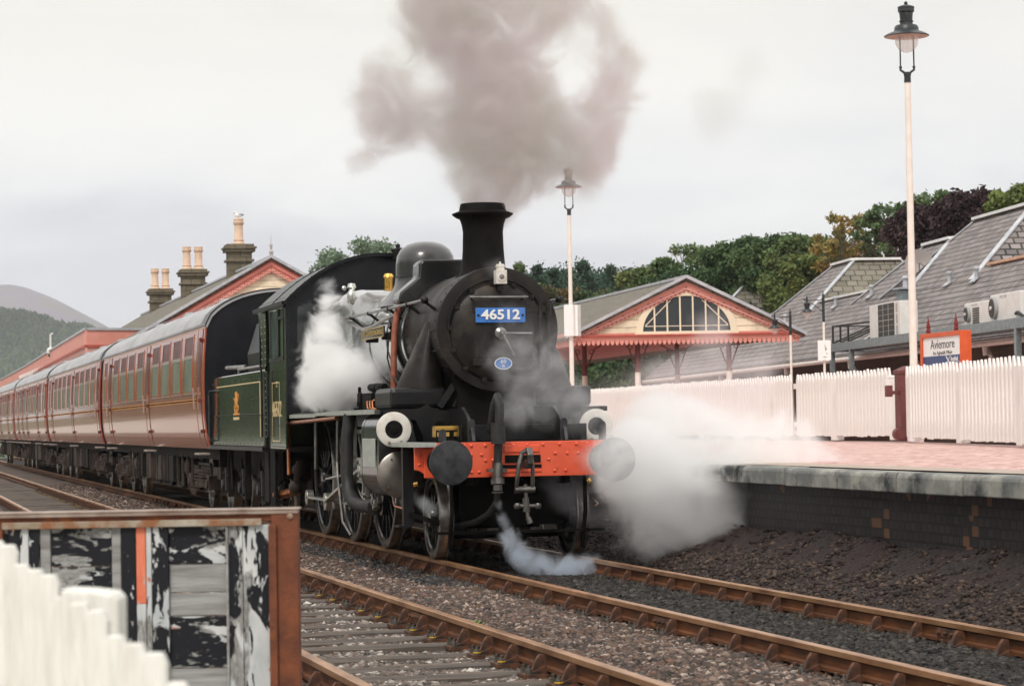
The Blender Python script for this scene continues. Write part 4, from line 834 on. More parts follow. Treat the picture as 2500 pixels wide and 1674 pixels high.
# ================================================================== trees
def leaf_cloud(name, centers, radii, nper, leaf, pal, sq=(1, 1, .8), drop=.0):
    Vs = []; Cs = []; pal = np.array(pal)
    for c, r, n in zip(centers, radii, nper):
        d = rng.normal(size=(n, 3)); d /= np.linalg.norm(d, axis=1)[:, None]; rad = r * np.abs(rng.normal(.82, .28, n))
        p = np.array(c) + d * rad[:, None] * np.array(sq)
        a = rng.normal(size=(n, 3)); a /= np.linalg.norm(a, axis=1)[:, None]; b_ = np.cross(a, rng.normal(size=(n, 3))); b_ /= np.linalg.norm(b_, axis=1)[:, None]
        s = leaf * rng.uniform(.6, 1.4, n)[:, None]
        Vs.append(np.stack([p - a * s, p + b_ * s * .55, p + a * s, p - b_ * s * .55], 1))
        base = pal[rng.integers(0, len(pal))] * .5 + pal[rng.integers(0, len(pal), n)] * .5
        Cs.append(base * rng.uniform(.75, 1.25, (n, 1)))
    V = np.concatenate(Vs); C = np.concatenate(Cs); F = np.arange(len(V) * 4).reshape(-1, 4)
    return raw_mesh(name, V.reshape(-1, 3), F, 'leaves', np.repeat(C, 4, 0))
GRN = [(0.094, 0.146, 0.053), (0.125, 0.188, 0.071), (0.074, 0.12, 0.053), (0.167, 0.213, 0.084)]
DGR = [(0.049, 0.095, 0.042), (0.067, 0.123, 0.049), (0.042, 0.076, 0.038), (0.095, 0.142, 0.057)]
BGR = [(0.167, 0.204, 0.06), (0.211, 0.231, 0.07), (0.123, 0.163, 0.056)]
YEL = [(0.26, 0.208, 0.065), (0.325, 0.221, 0.078), (0.169, 0.182, 0.058), (0.39, 0.26, 0.091)]
PUR = [(0.039, 0.023, 0.026), (0.058, 0.034, 0.036), (0.031, 0.021, 0.023), (0.078, 0.046, 0.046)]
OLV = [(0.145, 0.187, 0.051), (0.187, 0.221, 0.06), (0.102, 0.145, 0.048)]
PINE = [(0.056, 0.1, 0.068), (0.08, 0.13, 0.084), (0.044, 0.08, 0.06)]
GGR = [(0.182, 0.252, 0.168), (0.238, 0.308, 0.21), (0.14, 0.196, 0.126)]
BRN = [(0.144, 0.112, 0.048), (0.112, 0.096, 0.048), (0.192, 0.136, 0.056)]
def tree(label, base, H, W, pal, leaf=.11, dens=1.0, nclump=44, airy=False, CH=1.25, zfrac=0, group='trees behind the station', cat='tree'):
    x, y, z0 = base; t = thing('tree', label, cat, base, group)
    rr = random.Random(int(x * 100 + y)); cs = []; rs = []
    nclump = int(nclump * .6) if airy else nclump
    zlo = max(.3, H - CH * W); W = W * 1.12
    for k in range(nclump):
        v = (k + .5) / nclump; zz = zlo + (H - zlo) * v ** .85; wv = math.sin((.18 + .72 * v) * math.pi) ** .55
        a = rr.uniform(0, 6.283); q = rr.uniform(.1, 1.0) ** .6 * W / 2 * wv
        r = W * rr.uniform(.09, .17) * (.6 if airy else 1.0)
        cs.append((math.cos(a) * q, math.sin(a) * q, min(zz, H - r * .7))); rs.append(r)
    n = [max(40, int(dens * 30 * (r / leaf) ** 2)) for r in rs]
    leaf_cloud('crown', cs, rs, n, leaf, pal).parent = t
    b = MB(); b.tube([(0, 0, -1.5), (.1, 0, H * .2), (-.05, .1, H * .45), (.05, 0, H * .8)], [W * .04, W * .032, W * .022, W * .006], 8)
    for c, r in list(zip(cs, rs))[::(1 if airy else 3)]:
        zb = max(H * .18, c[2] - rr.uniform(.15, .35) * H); m_ = Vector((c[0] * .55, c[1] * .55, (zb + c[2]) / 2 - .1)); b.tube([(0, 0, zb), m_, Vector(c)], [W * .014, W * .009, W * .003], 5)
    b.build('trunk', 'bark', t, smooth=60)
    return t
def pine(label, base, H, W, pal=PINE):
    t = thing('pine_tree', label, 'tree', base, 'trees behind the station'); cs = []; rs = []
    for k in range(26):
        v = k / 25; a = k * 2.4; q = W / 2 * (1 - v) ** .7 * .8; cs.append((math.cos(a) * q, math.sin(a) * q, H * (.35 + .65 * v) - .2)); rs.append(W * .24 * (1.12 - v * .8) * (.8 + .4 * math.sin(k * 5.1)))
    leaf_cloud('crown', cs, rs, [420] * 26, .09, pal, (1, 1, 1.0)).parent = t
    b = MB(); b.tube([(0, 0, -1.5), (0, 0, H * .9)], [W * .04, W * .01], 7); b.build('trunk', 'bark', t); return t
# (pixel x, pixel top y, depth) -> base at ground level; found once by measuring, kept as metres
C0 = Vector((-6.506, -25.764, 1.437))
def at(px, d):
    v = fwd + right * ((px * 1.06746 - 1250) / 6326.15); v = Vector((v.x, v.y, 0)); return C0 + v * d
def top_z(px, py, d): return 1.437 + d * (fwd.z + right.z * ((px * 1.06746 - 1250) / 6326.15) - up.z * ((py * 1.06746 - 837) / 6326.15))
def T(label, px, ptop, d, wpx, pal, kind='tree', **k):
    p = at(px, d); H = top_z(px, ptop + (14 if kind == 'tree' else 4), d) - 1.0; W = wpx * 1.067 * d / 6326 * (1.9 if kind == 'pine' else 1.15)
    return (pine if kind == 'pine' else tree)(label, (p.x, p.y, 1.0), H, W, *( (pal,) ), **k)
T('pale grey-green tree showing over the cab roof', 828, 540, 122, 235, GGR, leaf=.085, dens=.5, nclump=73, airy=True)
for px, pt, w_, d, lab in ((1190, 600, 70, 150, 'green conifer at the left end of the pine row, right of the smokebox'), (1232, 604, 66, 148, 'second dark conifer from the left, right of the smokebox'), (1268, 612, 55, 152, 'narrow conifer just left of the middle lamp post'), (1335, 596, 84, 150, 'tall conifer just right of the middle lamp post'), (1400, 606, 74, 146, 'dark conifer above the left roof slope of the pink canopy'), (1441, 612, 52, 148, 'small conifer left of the bright green bush'), (1300, 615, 60, 156, 'conifer hidden behind the middle lamp post')):
    T(lab, px, pt, d, w_, PINE if px != 1190 else GRN, 'pine')
T('dark green mass of conifers low on the left of the canopy roof', 1320, 630, 158, 330, PINE, leaf=.11, dens=1.2, nclump=90, CH=.5)
T('brownish round tree low behind the middle lamp post', 1290, 650, 143, 110, BRN, leaf=.10, dens=1.2)
T('brownish green tree low behind the pine row', 1370, 655, 141, 120, BRN[:2] + DGR, leaf=.10, dens=1.3)
T('brownish tree beside the smokebox', 1215, 645, 140, 100, BRN[:2] + DGR, leaf=.10, dens=1.3)
T('bright green bushy tree left of the canopy gable', 1488, 603, 134, 110, BGR[:2] + GRN, leaf=.105, dens=1.4)
T('thin airy tree with bare twigs above the canopy apex', 1590, 548, 132, 150, GRN, leaf=.10, dens=.30, nclump=64, airy=True, CH=.9)
T('dark green tree directly behind the canopy apex', 1585, 608, 128, 150, DGR, leaf=.105, dens=1.7, nclump=54)
T('leafy tree left of the airy tree', 1535, 580, 130, 80, GRN + DGR, leaf=.10, dens=1.0, nclump=35)
T('broad dark green tree between the canopy apex and the small slate roof', 1690, 552, 126, 170, DGR + GRN[:1], leaf=.105, dens=1.9, nclump=70)
T('round dense green tree above the small slate roof', 1770, 532, 124, 150, DGR + GRN[:2], leaf=.105, dens=1.9, nclump=70)
T('brighter green tree right of the dense tree', 1850, 534, 121, 140, BGR + GRN, leaf=.105, dens=1.8, nclump=64)
T('low green shrub tree above the white roof ridge', 1835, 575, 118, 130, BGR + GRN, leaf=.105, dens=1.8, nclump=48)
T('airy yellowing autumn tree with visible branches', 1942, 477, 114, 140, YEL, leaf=.105, dens=.28, nclump=70, airy=True, CH=.95)
T('low yellow-brown tree under the airy autumn tree', 1965, 570, 116, 130, BRN + OLV, leaf=.10, dens=1.6)
T('light green airy tree left of the tall lamp post', 2052, 452, 112, 140, GRN + GGR[:1], leaf=.105, dens=.42, nclump=73, airy=True, CH=1.0)
T('green tree behind the copper beech', 2140, 425, 110, 150, GRN + GGR[:1], leaf=.105, dens=.5, nclump=70, airy=True)
T('dark purple copper beech right of the tall lamp post', 2150, 462, 104, 170, PUR, leaf=.105, dens=2.0, nclump=80)
T('second dark purple copper beech farther right', 2245, 432, 102, 150, PUR, leaf=.105, dens=1.7, nclump=80)
T('low dark purple tree behind the tall lamp post', 2100, 560, 103, 130, PUR, leaf=.105, dens=2.0, nclump=48)
T('olive green tree at the right edge of the picture', 2345, 415, 96, 120, OLV, leaf=.105, dens=1.8, nclump=57)
T('low yellow-green bush above the white roof ridges', 2068, 610, 108, 70, BGR + YEL[:1], leaf=.10, dens=1.6, nclump=35)
T('green hedge tree far behind the canopy columns', 1480, 680, 126, 300, DGR, leaf=.13, dens=1.6, nclump=80, CH=1.0)
T('green hedge tree far behind the canopy right column', 1640, 690, 123, 200, DGR, leaf=.13, dens=1.6, nclump=64, CH=1.0)

# ------------------------------------------------------------------ hills
def hill(name, d, prof, m, depth, zb, rough):
    n = 90; xs = np.linspace(-240, 560, n) if False else np.linspace(-400, 900, n); rows = 26; V = []
    px = [p[0] for p in prof]; py = [p[1] for p in prof]
    for j in range(rows):
        q = j / (rows - 1)
        for i, u in enumerate(xs):
            yy = np.interp(u, px, py); zt = top_z(u, yy, d); dd = d - depth * (1 - q)
            p = at(u, dd + rough * .4 * math.sin(u * .11 + j)); z = zb + (zt - zb) * q ** 1.35 + rough * (math.sin(u * .13 + j * .9) + math.sin(u * .05 - j * .5)) * .3 * math.sin(q * math.pi)
            V.append((p.x, p.y, z))
    idx = np.arange(n * rows).reshape(rows, n); F = np.stack([idx[:-1, :-1], idx[:-1, 1:], idx[1:, 1:], idx[1:, :-1]], -1).reshape(-1, 4)
    o = raw_mesh(name, np.array(V), F, m); o.data.polygons.foreach_set('use_smooth', [True] * len(F)); return tag(o, kind='structure')
mat('heather_hazed', (.13, .10, .15), (.17, .14, .18), rough=.95, scale=.012, detail=8, stretch=(1, 1, 1), c3=(.10, .11, .06), s3=.006, lo3=.5, hi3=.7)  # heather colour, made bluer to carry part of the distance haze
mat('forest_floor', (.035, .05, .025), (.06, .07, .035), rough=.95, scale=.03, detail=8)
hill('heather_hill', 5000, [(-400, 668), (-60, 650), (0, 651), (25, 650), (60, 657), (120, 680), (180, 711), (245, 746), (330, 800), (900, 900)], 'heather_hazed', 1800, -5, 8)
hill('forest_hill', 2300, [(-400, 700), (-60, 712), (0, 714), (60, 720), (100, 731), (140, 746), (165, 748), (190, 748), (215, 760), (260, 790), (330, 840), (900, 900)], 'forest_floor', 1100, -5, 3)
# far woodland on the nearer hill: crowns merge into one mass
V = []; Cc = []; Fs = []; k = 0
base = np.array([(0, 0, 1.0), (.5, 0, .45), (-.25, .45, .5), (-.25, -.45, .5), (.3, .3, .05), (-.45, 0, .05), (.3, -.3, .05)]); tri = np.array([(0, 1, 2), (0, 2, 3), (0, 3, 1), (1, 4, 2), (2, 5, 3), (3, 6, 1), (2, 4, 5), (3, 5, 6), (1, 6, 4)])
fh = bpy.data.objects['forest_hill']; co = np.array([v.co[:] for v in fh.data.vertices]).reshape(26, 90, 3)
n = 26000; jj = rng.uniform(3, 25, n); ii = rng.uniform(24, 56, n); j0 = jj.astype(int).clip(0, 24); i0 = ii.astype(int); fj = (jj - j0)[:, None]; fi = (ii - i0)[:, None]
Pp = (co[j0, i0] * (1 - fi) + co[j0, i0 + 1] * fi) * (1 - fj) + (co[j0 + 1, i0] * (1 - fi) + co[j0 + 1, i0 + 1] * fi) * fj
s = rng.uniform(2.5, 6.5, n); st = rng.uniform(.55, 1.0, n)
Vt = base[None] * np.stack([s * st, s * st, s], -1)[:, None, :] * rng.uniform(.85, 1.2, (n, 7, 1)) + Pp[:, None, :]
Ft = tri[None] + (np.arange(n) * 7)[:, None, None]; cl = np.array([(.045, .066, .05), (.06, .08, .055), (.036, .052, .045), (.08, .09, .055), (.065, .088, .07)])
band_ = (np.sin(Pp[:, 0] * .02) * np.sin(Pp[:, 2] * .05) + 1) / 2
Ct = cl[rng.integers(0, 5, n)] * (rng.uniform(.6, 1.35, n) * (.7 + .6 * band_))[:, None]
tag(raw_mesh('woodland', Vt.reshape(-1, 3), Ft.reshape(-1, 3), 'forest', np.repeat(Ct, 7, 0)), 'distant woodland covering the lower green hill', 'wood', None, 'stuff')
# ================================================================== steam locomotive (front faces -Y, rail level z = 0, centre line x = 0)
LOC = thing('steam_locomotive', 'black and green steam locomotive with an orange-red buffer beam, wrapped in steam', 'locomotive', (0, 0, 0))
BZ = 2.45
def pt(name, mb, m, parent=None, **k): return mb.build(name, m, LOC if parent is None else parent, **k)
# ---- smokebox
b = MB(); b.lathe((0, 1.50, BZ), Y, [(0, .655), (0, .672), (.04, .678), (.05, .665), (1.80, .665), (1.81, .68), (1.86, .68), (1.87, .655)], 64, cap=False)
sbx = pt('smokebox', b, 'smokebox_black', smooth=30)
b = MB()
for yy in (1.60, 3.20):
    for k in range(40):
        a = 2 * math.pi * k / 40; d = Vector((math.sin(a), 0, math.cos(a))); p = Vector((0, yy, BZ)) + d * .668; b.lathe(p, d, [(0, .013), (.008, .012), (.014, .004)], 6)
for s in (-1, 1):
    for zz in (.0, -.22, -.44):
        for q in range(4):
            a = math.acos(zz / .67); p = Vector((s * .67 * math.sin(a), 1.72 + .05 * q, BZ + zz)); b.lathe(p, (s * math.sin(a), 0, zz / .67), [(0, .012), (.012, .006)], 6)
pt('rivets', b, 'smokebox_black', sbx)
b = MB(); b.lathe((0, 1.50, BZ), -Y, [(0, .672), (.006, .672), (.012, .655), (.012, .57), (.02, .565), (.02, .54), (.0, .53), (.0, .01)], 64, cap=False); pt('smokebox_front', b, 'smokebox_black', smooth=30)
DC = (0, 1.49, 2.41); b = MB(); b.lathe(DC, -Y, [(0, .525), (.02, .53), (.035, .525), (.05, .505), (.085, .40), (.11, .25), (.12, .10), (.122, .01)], 64); door = pt('smokebox_door', b, 'smokebox_black', smooth=50)
def dz(x, z):   # depth of the dished door at (x, z)
    r = math.hypot(x, z - 2.41); return 1.49 - np.interp(r, [0, .10, .25, .40, .505, .525], [.122, .12, .11, .085, .05, .035])
b = MB()
for zz in (2.66, 2.09):   # long hinge straps
    xs = [-.30, -.1, .1, .30, .44, .54]; 
    for x0, x1 in zip(xs[:-1], xs[1:]): b.bar((x0, dz(x0, zz) - .008, zz), (x1, (dz(x1, zz) if x1 < .5 else 1.43) - .008, zz), .02, .07)
b.cyl((.55, 1.43, 2.0), (.55, 1.43, 2.75), .022, n=10)
for zz in (2.66, 2.09): b.cyl((.55, 1.43, zz - .06), (.55, 1.43, zz + .06), .035, n=10)
b.bar((.46, 1.42, 2.02), (.46, 1.42, 2.74), .02, .03); pt('hinge', b, 'smokebox_black', door, bev=.004)
b = MB(); b.tube([(-.34, 1.345, 2.79), (.31, 1.345, 2.79)], .013, 8)
for x in (-.30, .27): b.cyl((x, 1.345, 2.79), (x, 1.43, 2.79), .018, n=8)
pt('door_handrail', b, 'wheel_steel', door, smooth=40)
b = MB(); b.lathe((0, 1.37, 2.40), -Y, [(0, .07), (.03, .065), (.05, .03), (.10, .028), (.12, .01)], 16); b.cyl((0, 1.30, 2.40), (.33, 1.27, 2.395), .012, n=8); b.cyl((0, 1.27, 2.40), (.12, 1.25, 2.16), .012, n=8); pt('door_dart', b, 'wheel_steel', door, smooth=40)
for k in range(14):
    a = R(20 + k * 360 / 14)
    if math.cos(a) > .85: continue
    b = MB(); c = Vector((math.cos(a) * .535, 1.46, 2.41 + math.sin(a) * .535)); b.obox(c, (.05, .05, .05)); b.cyl(c - Y * .04, c + Y * .02, .015, n=6); pt('door_clamp', b, 'smokebox_black', door)
b = MB(); b.box(-.275, .275, 1.345, 1.365, 2.515, 2.675); np_ = pt('number_plate', b, 'plate_blue', door, bev=.006)
b = MB(); text(b, '46512', (0, 1.343, 2.597), X, Z, .145, .012, stretch=1.18, bold=.0035); b.prism([(-.27, 2.675), (.27, 2.675), (.27, 2.67), (-.27, 2.67)], (0, 1.343, 0), X, Z, 0, .006) if False else None; pt('number', b, 'white_text', np_)
b = MB()
for s in (-1, 1): b.lathe((s * .245, 1.344, 2.595), -Y, [(0, .014), (.012, .008)], 8)
pt('plate_bolts', b, 'black_satin', np_)
b = MB(); b.prism(arc(0, 0, .095, 0, 360, 28, .062)[:-1], (.02, 1.352, 2.075), X, Z, 0, .014); sp_ = pt('shed_plate', b, 'plate_blue', door)
b = MB(); ro = arc(0, 0, .098, 0, 360, 28, .065)[:-1]; ri = arc(0, 0, .090, 0, 360, 28, .057)[:-1]
for i in range(28): j = (i + 1) % 28; b.prism([ro[i], ro[j], ri[j], ri[i]], (.02, 1.352, 2.075), X, Z, .012, .018)
text(b, '60', (.02, 1.337, 2.095), X, Z, .055, .006, stretch=1.2); text(b, 'B', (.02, 1.337, 2.047), X, Z, .045, .006, stretch=1.2); pt('plate_lettering', b, 'white_text', sp_)
# ---- top headlamp
b = MB(); b.box(-.052, .068, 1.30, 1.42, 2.93, 3.08); b.box(-.03, .046, 1.32, 1.40, 3.08, 3.145); b.box(-.036, .052, 1.315, 1.405, 3.115, 3.13); b.cyl((.008, 1.36, 3.14), (.008, 1.36, 3.17), .012, n=8); hl = pt('headlamp', b, 'white_paint', bev=.008)
b = MB(); b.lathe((.008, 1.302, 3.005), -Y, [(0, .05), (.012, .05), (.014, .042)], 20); pt('lens_ring', b, 'white_paint', hl); b = MB(); b.lathe((.008, 1.296, 3.005), -Y, [(0, .04), (.006, .036), (.012, .015)], 20); pt('lens', b, 'cover_steel', hl, smooth=50)
b = MB(); b.box(-.02, .036, 1.34, 1.50, 2.86, 2.93); pt('lamp_iron', b, 'smokebox_black')
# ---- chimney
cy0 = 2.12; prof = [(-.12, .40), (-.02, .33), (.04, .27), (.10, .243), (.30, .228), (.50, .222), (.58, .235), (.64, .255), (.66, .30), (.685, .335), (.70, .340), (.712, .31), (.73, .262), (.79, .250), (.81, .243), (.81, .20), (.60, .19)]
b = MB(); b.lathe((0, cy0, BZ + .60), Z, prof, 48, cap=False); pt('chimney', b, 'soot', smooth=50)
# ---- casing with rounded back between chimney and dome, hanging pipe down the left
hf = [(.44, 3.32), (.49, 3.28), (.50, 3.12), (.72, 2.94), (.74, 2.84), (.60, 2.76), (.50, 2.84)]; b = MB(); b.prism([(-x, z) for x, z in hf[::-1]] + hf, (0, 3.62, 0), X, Z, 0, .38)
pt('top_casing', b, 'black_gloss', bev=.025, smooth=40)
b = MB(); b.tube([(-.64, 3.42, 2.86), (-.70, 3.42, 2.78), (-.74, 3.40, 2.66), (-.77, 3.36, 2.46), (-.79, 3.32, 2.2), (-.80, 3.30, 1.9), (-.80, 3.30, 1.6)], .037, 12); pt('rusty_pipe', b, 'rust_pipe', smooth=50)
b = MB(); b.tube([(-.72, 3.6, 2.62), (-.80, 3.55, 2.45), (-.83, 3.5, 2.2), (-.82, 3.3, 2.0), (-.80, 3.0, 1.9)], .010, 6); b.tube([(-.70, 3.9, 2.7), (-.76, 3.6, 2.55)], .03, 6); pt('thin_pipe', b, 'black_satin')
# ---- boiler barrel and bands
b = MB(); b.lathe((0, 3.36, BZ), Y, [(0, .60), (0, .605), (3.1, .665)], 64); pt('boiler', b, 'boiler_gloss', smooth=50)
for yy in (3.42, 4.55, 5.55):
    r_ = .605 + (yy - 3.36) / 3.1 * .06; b = MB(); b.lathe((0, yy, BZ), Y, [(0, r_), (0, r_ + .006), (.055, r_ + .007), (.055, r_)], 64, cap=False); pt('boiler_band', b, 'black_gloss', smooth=50)
b = MB(); b.lathe((0, 3.95, BZ), Y, [(0, .60), (0, .655), (.07, .655), (.07, .60)], 64, cap=False); pt('pipe_hoop', b, 'black_satin', smooth=50)
# ---- dome
b = MB(); b.lathe((0, 5.25, BZ + .52), Z, [(-.10, .60), (.0, .50), (.08, .43), (.16, .385), (.26, .368), (.42, .362), (.52, .345), (.60, .30), (.66, .22), (.69, .12), (.70, .01)], 48); dm = pt('dome', b, 'dome_black', smooth=60)
b = MB(); b.lathe((0, 5.25, BZ + .52), Z, [(.255, .370), (.258, .376), (.27, .376), (.273, .370)], 48, cap=False); pt('dome_band', b, 'black_gloss', dm)
# ---- Belpaire firebox
def fb(y, w_, top, r_, low=1.6): return [(-w_, y, low)] + [(-w_ + r_ - r_ * math.cos(R(a)), y, top - r_ + r_ * math.sin(R(a))) for a in range(0, 91, 15)] + [(w_ - r_ + r_ * math.sin(R(a)), y, top - r_ + r_ * math.cos(R(a))) for a in range(0, 91, 15)] + [(w_, y, low)]
b = MB(); b.loft([fb(6.42, .60, 3.02, .30), fb(6.47, .70, 3.12, .26), fb(6.60, .745, 3.155, .22), fb(8.2, .79, 3.165, .20)]); pt('firebox', b, 'boiler_gloss', smooth=40)
for y in (7.2, 7.7): b = MB(); b.loft([fb(y, .775, 3.168, .21), fb(y + .05, .778, 3.169, .21)]); pt('firebox_band', b, 'black_gloss', smooth=40)
for y, x in ((7.0, -.12), (7.0, .12)): b = MB(); b.lathe((x, y, 3.12), Z, [(0, .09), (.05, .09), (.06, .06), (.2, .055), (.22, .07), (.26, .05)], 14); pt('safety_valve', b, 'brass', smooth=40)
b = MB(); b.cyl((.16, 7.75, 3.1), (.16, 7.75, 3.62), .03, n=8); b.lathe((.16, 7.75, 3.6), Z, [(0, .05), (.02, .075), (.10, .075), (.12, .09), (.15, .09), (.17, .03), (.21, .03)], 12); pt('whistle', b, 'black_satin', smooth=40)
b = MB(); b.lathe((-.62, 6.9, 3.05), Z, [(0, .05), (.06, .06), (.12, .035), (.15, .06), (.2, .045)], 12); b.lathe((-.70, 6.5, 2.98), Z, [(0, .05), (.07, .055), (.13, .05), (.15, .03)], 12); b.cyl((-.7, 6.5, 3.0), (-.62, 6.9, 3.1), .02); pt('valve_fittings', b, 'bright_steel', smooth=40)
# ---- handrail along the boiler
for s in (-1, 1):
    b = MB(); b.tube([(s * .76, 7.6, 2.80), (s * .755, 3.4, 2.78), (s * .755, 1.78, 2.78)], .017, 10); hr_ = pt('boiler_handrail', b, 'wheel_steel', smooth=40)
    for yy in (7.2, 6.2, 5.0, 3.75, 2.65, 1.78):
        k_ = MB(); k_.ball((s * .755, yy, 2.78), .030, 10); k_.cyl((s * .755, yy, 2.78), (s * .60, yy - .0, 2.66), .018, n=8); pt('handrail_stanchion', k_, 'black_satin', hr_, smooth=40)
    k_ = MB(); k_.ball((s * .755, 1.72, 2.78), .045, 12); pt('handrail_stanchion', k_, 'black_satin', hr_, smooth=60)
b = MB(); b.tube([(-.73, 6.6, 2.74), (-.78, 5.3, 2.60), (-.80, 4.6, 2.60), (-.78, 3.9, 2.66), (-.72, 3.5, 2.70)], .022, 8); pt('side_pipe', b, 'wheel_steel', smooth=40)
# ---- name plate on the boiler side
b = MB(); b.box(-.86, -.84, 3.56, 4.92, 2.45, 2.575); nmp = pt('nameplate', b, 'black_gloss')
b = MB(); text(b, 'E.V. COOPER ENGINEER', (-.862, 4.24, 2.512), -Y, Z, .085, .004, stretch=1.35); 
for z0, z1 in ((2.45, 2.462), (2.563, 2.575)): b.box(-.866, -.86, 3.56, 4.92, z0, z1)
for y0 in (3.56, 4.908): b.box(-.8665, -.86, y0, y0 + .012, 2.45, 2.575)
pt('nameplate_lettering', b, 'nameplate_gold', nmp)
b = MB(); b.box(-.85, -.70, 3.7, 3.74, 2.42, 2.50); b.box(-.85, -.70, 4.7, 4.74, 2.42, 2.50); pt('bracket', b, 'black_satin', nmp)
# ---- outside steam pipe covers
for s in (-1, 1):
    def rg(y0, y1, xi, xo, z, n=10):
        c = ((xi + xo) / 2, (y0 + y1) / 2); return [(s * (c[0] + (xo - xi) / 2 * math.cos(2 * math.pi * i / 16)), c[1] + (y1 - y0) / 2 * math.sin(2 * math.pi * i / 16), z) for i in range(16)]
    b = MB(); b.loft([rg(1.95, 2.15, .58, .68, 2.55), rg(1.90, 2.25, .58, .74, 2.40), rg(1.85, 2.45, .50, .90, 2.05), rg(1.80, 2.60, .45, 1.0, 1.80), rg(1.80, 2.62, .45, 1.02, 1.55)]); pt('steam_pipe_cover', b, 'smokebox_black', smooth=60)
# ---- smokebox saddle and frames
b = MB(); b.loft([[(-.45, 1.62, 1.2), (.45, 1.62, 1.2), (.45, 3.1, 1.2), (-.45, 3.1, 1.2)], [(-.42, 1.62, 1.75), (.42, 1.62, 1.75), (.42, 3.1, 1.75), (-.42, 3.1, 1.75)], [(-.55, 1.62, 2.1), (.55, 1.62, 2.1), (.55, 3.1, 2.1), (-.55, 3.1, 2.1)]]); pt('smokebox_saddle', b, 'soot')
b = MB()
for s in (-1, 1): b.prism([(.52, 1.20), (1.45, 1.22), (1.60, 1.45), (8.9, 1.45), (8.9, .55), (6.9, .50), (1.9, .55), (1.7, .75), (.52, .80)], (s * .50, 0, 0), Y, Z, -.02, .02)
b.box(-.5, .5, 3.0, 8.8, .75, 1.40); b.box(-.48, .48, 1.7, 8.8, .30, .9); b.box(-.55, .55, 1.05, 1.08, .35, 1.2); b.box(-.7, .7, 6.2, 8.8, .45, 1.65); pt('main_frame_and_infill', b, 'soot')  # solid blocks between the frames are added to keep the underside dark
# front platform: low black box behind the beam and sloping side sheets
b = MB(); b.box(-.52, .86, 1.05, 1.10, 1.245, 1.42); b.box(-.52, .86, 1.10, 1.62, 1.245, 1.405); pt('front_box', b, 'black_satin', bev=.01)
b = MB(); b.box(-1.16, 1.16, .52, 1.62, 1.225, 1.243); pt('front_platform', b, 'black_satin')
b = MB(); b.box(-1.18, -.95, .30, 1.6, 1.20, 1.246); pt('platform_edge_angle', b, 'grey_edge')
for s in (-1, 1):
    b = MB(); b.prism([(1.78, 1.60), (1.05, 1.60), (.80, 1.50), (.60, 1.35), (.56, 1.25), (1.78, 1.25)] , (s * .50, 0, 0), Y, Z, -.01, .01); pl_ = pt('side_sheet', b, 'black_satin')
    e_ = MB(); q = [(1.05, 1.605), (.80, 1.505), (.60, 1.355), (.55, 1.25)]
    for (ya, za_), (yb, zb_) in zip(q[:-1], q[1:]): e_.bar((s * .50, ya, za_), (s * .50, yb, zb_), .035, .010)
    pt('edge_highlight', e_, 'buffer_steel', pl_)  # lighter strip stands for the highlight along the sheet edge
# front face over the cylinders, from the running plate to the side sheet
for s in (-1, 1):
    b = MB(); b.prism([(s * .50, 1.585), (s * 1.24, 1.585), (s * 1.24, 1.50), (s * 1.10, 1.545), (s * .88, 1.48), (s * .80, 1.30), (s * .80, 1.245), (s * .50, 1.245)], (0, 1.70, 0), X, Z, 0, .02); pt('front_apron', b, 'black_satin')
b = MB(); b.lathe((-.62, 1.68, 1.42), -Y, [(0, .055), (.01, .055), (.012, .05)], 20); pt('inspection_hole', b, 'soot')
# lubricator with brass lids and lamp irons on the front platform
b = MB(); b.box(-.83, -.56, .98, 1.08, 1.30, 1.40); b.box(-.82, -.57, .96, 1.10, 1.385, 1.415); lub = pt('lubricator_box', b, 'brass'); b = MB(); b.box(-.81, -.58, .97, .975, 1.245, 1.37); b.box(-.81, -.58, .98, 1.08, 1.245, 1.30); pt('lubricator_body', b, 'soot', lub)
for x in (-.78, -.69, -.60): b = MB(); b.box(x - .02, x + .02, .962, .968, 1.305, 1.35); pt('brass_plug', b, 'brass', lub)
for x, h_ in ((-.81, .14), (-.50, .24), (.50, .24), (.92, .20)): b = MB(); b.prism([(-.04, 0), (.04, 0), (.04, h_ - .03), (.02, h_), (-.02, h_), (-.04, h_ - .03)], (x, .66, 1.24), X, Z, -.01, .01); pt('lamp_iron', b, 'buffer_steel', bev=.004)
# ---- buffer beam
b = MB(); b.prism([(-1.15, 1.24), (-1.15, .965), (-1.10, .955), (-.98, .875), (.98, .875), (1.10, .955), (1.15, .965), (1.15, 1.24)], (0, .50, 0), X, Z, 0, .035); bb = pt('buffer_beam', b, 'red_beam', bev=.006)
b = MB(); rvs = []
for x in (-1.10, -1.0, -.90, -.82, -.62, -.55, -.40, -.30, -.10, .05, .22, .40, .58, .70, .9, 1.08): rvs.append((x, 1.205))
for x in (-1.10, -.55, -.44, .35, .48, .60, .9): rvs.append((x, 1.11))
for x in (-1.10, -.55, -.47, .34, .46, .7, 1.0): rvs.append((x, .93 if x > -1 else 1.02))
for x in (-.40, -.32, .28): rvs.append((x, 1.05))
for x, z in rvs: b.lathe((x, .465, z), -Y, [(0, .018), (.010, .016), (.016, .006)], 8)
pt('rivets', b, 'red_beam', bb, smooth=50)
b = MB(); b.box(-.20, .18, .452, .466, 1.13, 1.20); b.box(-.24, .20, .455, .466, .92, .95); pt('drawhook_plate', b, 'red_beam', bb, bev=.004)
b = MB(); b.box(-.19, .19, .455, .467, 1.02, 1.10); b.box(-.22, .20, .456, .467, .965, 1.0); pt('drawhook_slot', b, 'soot', bb)
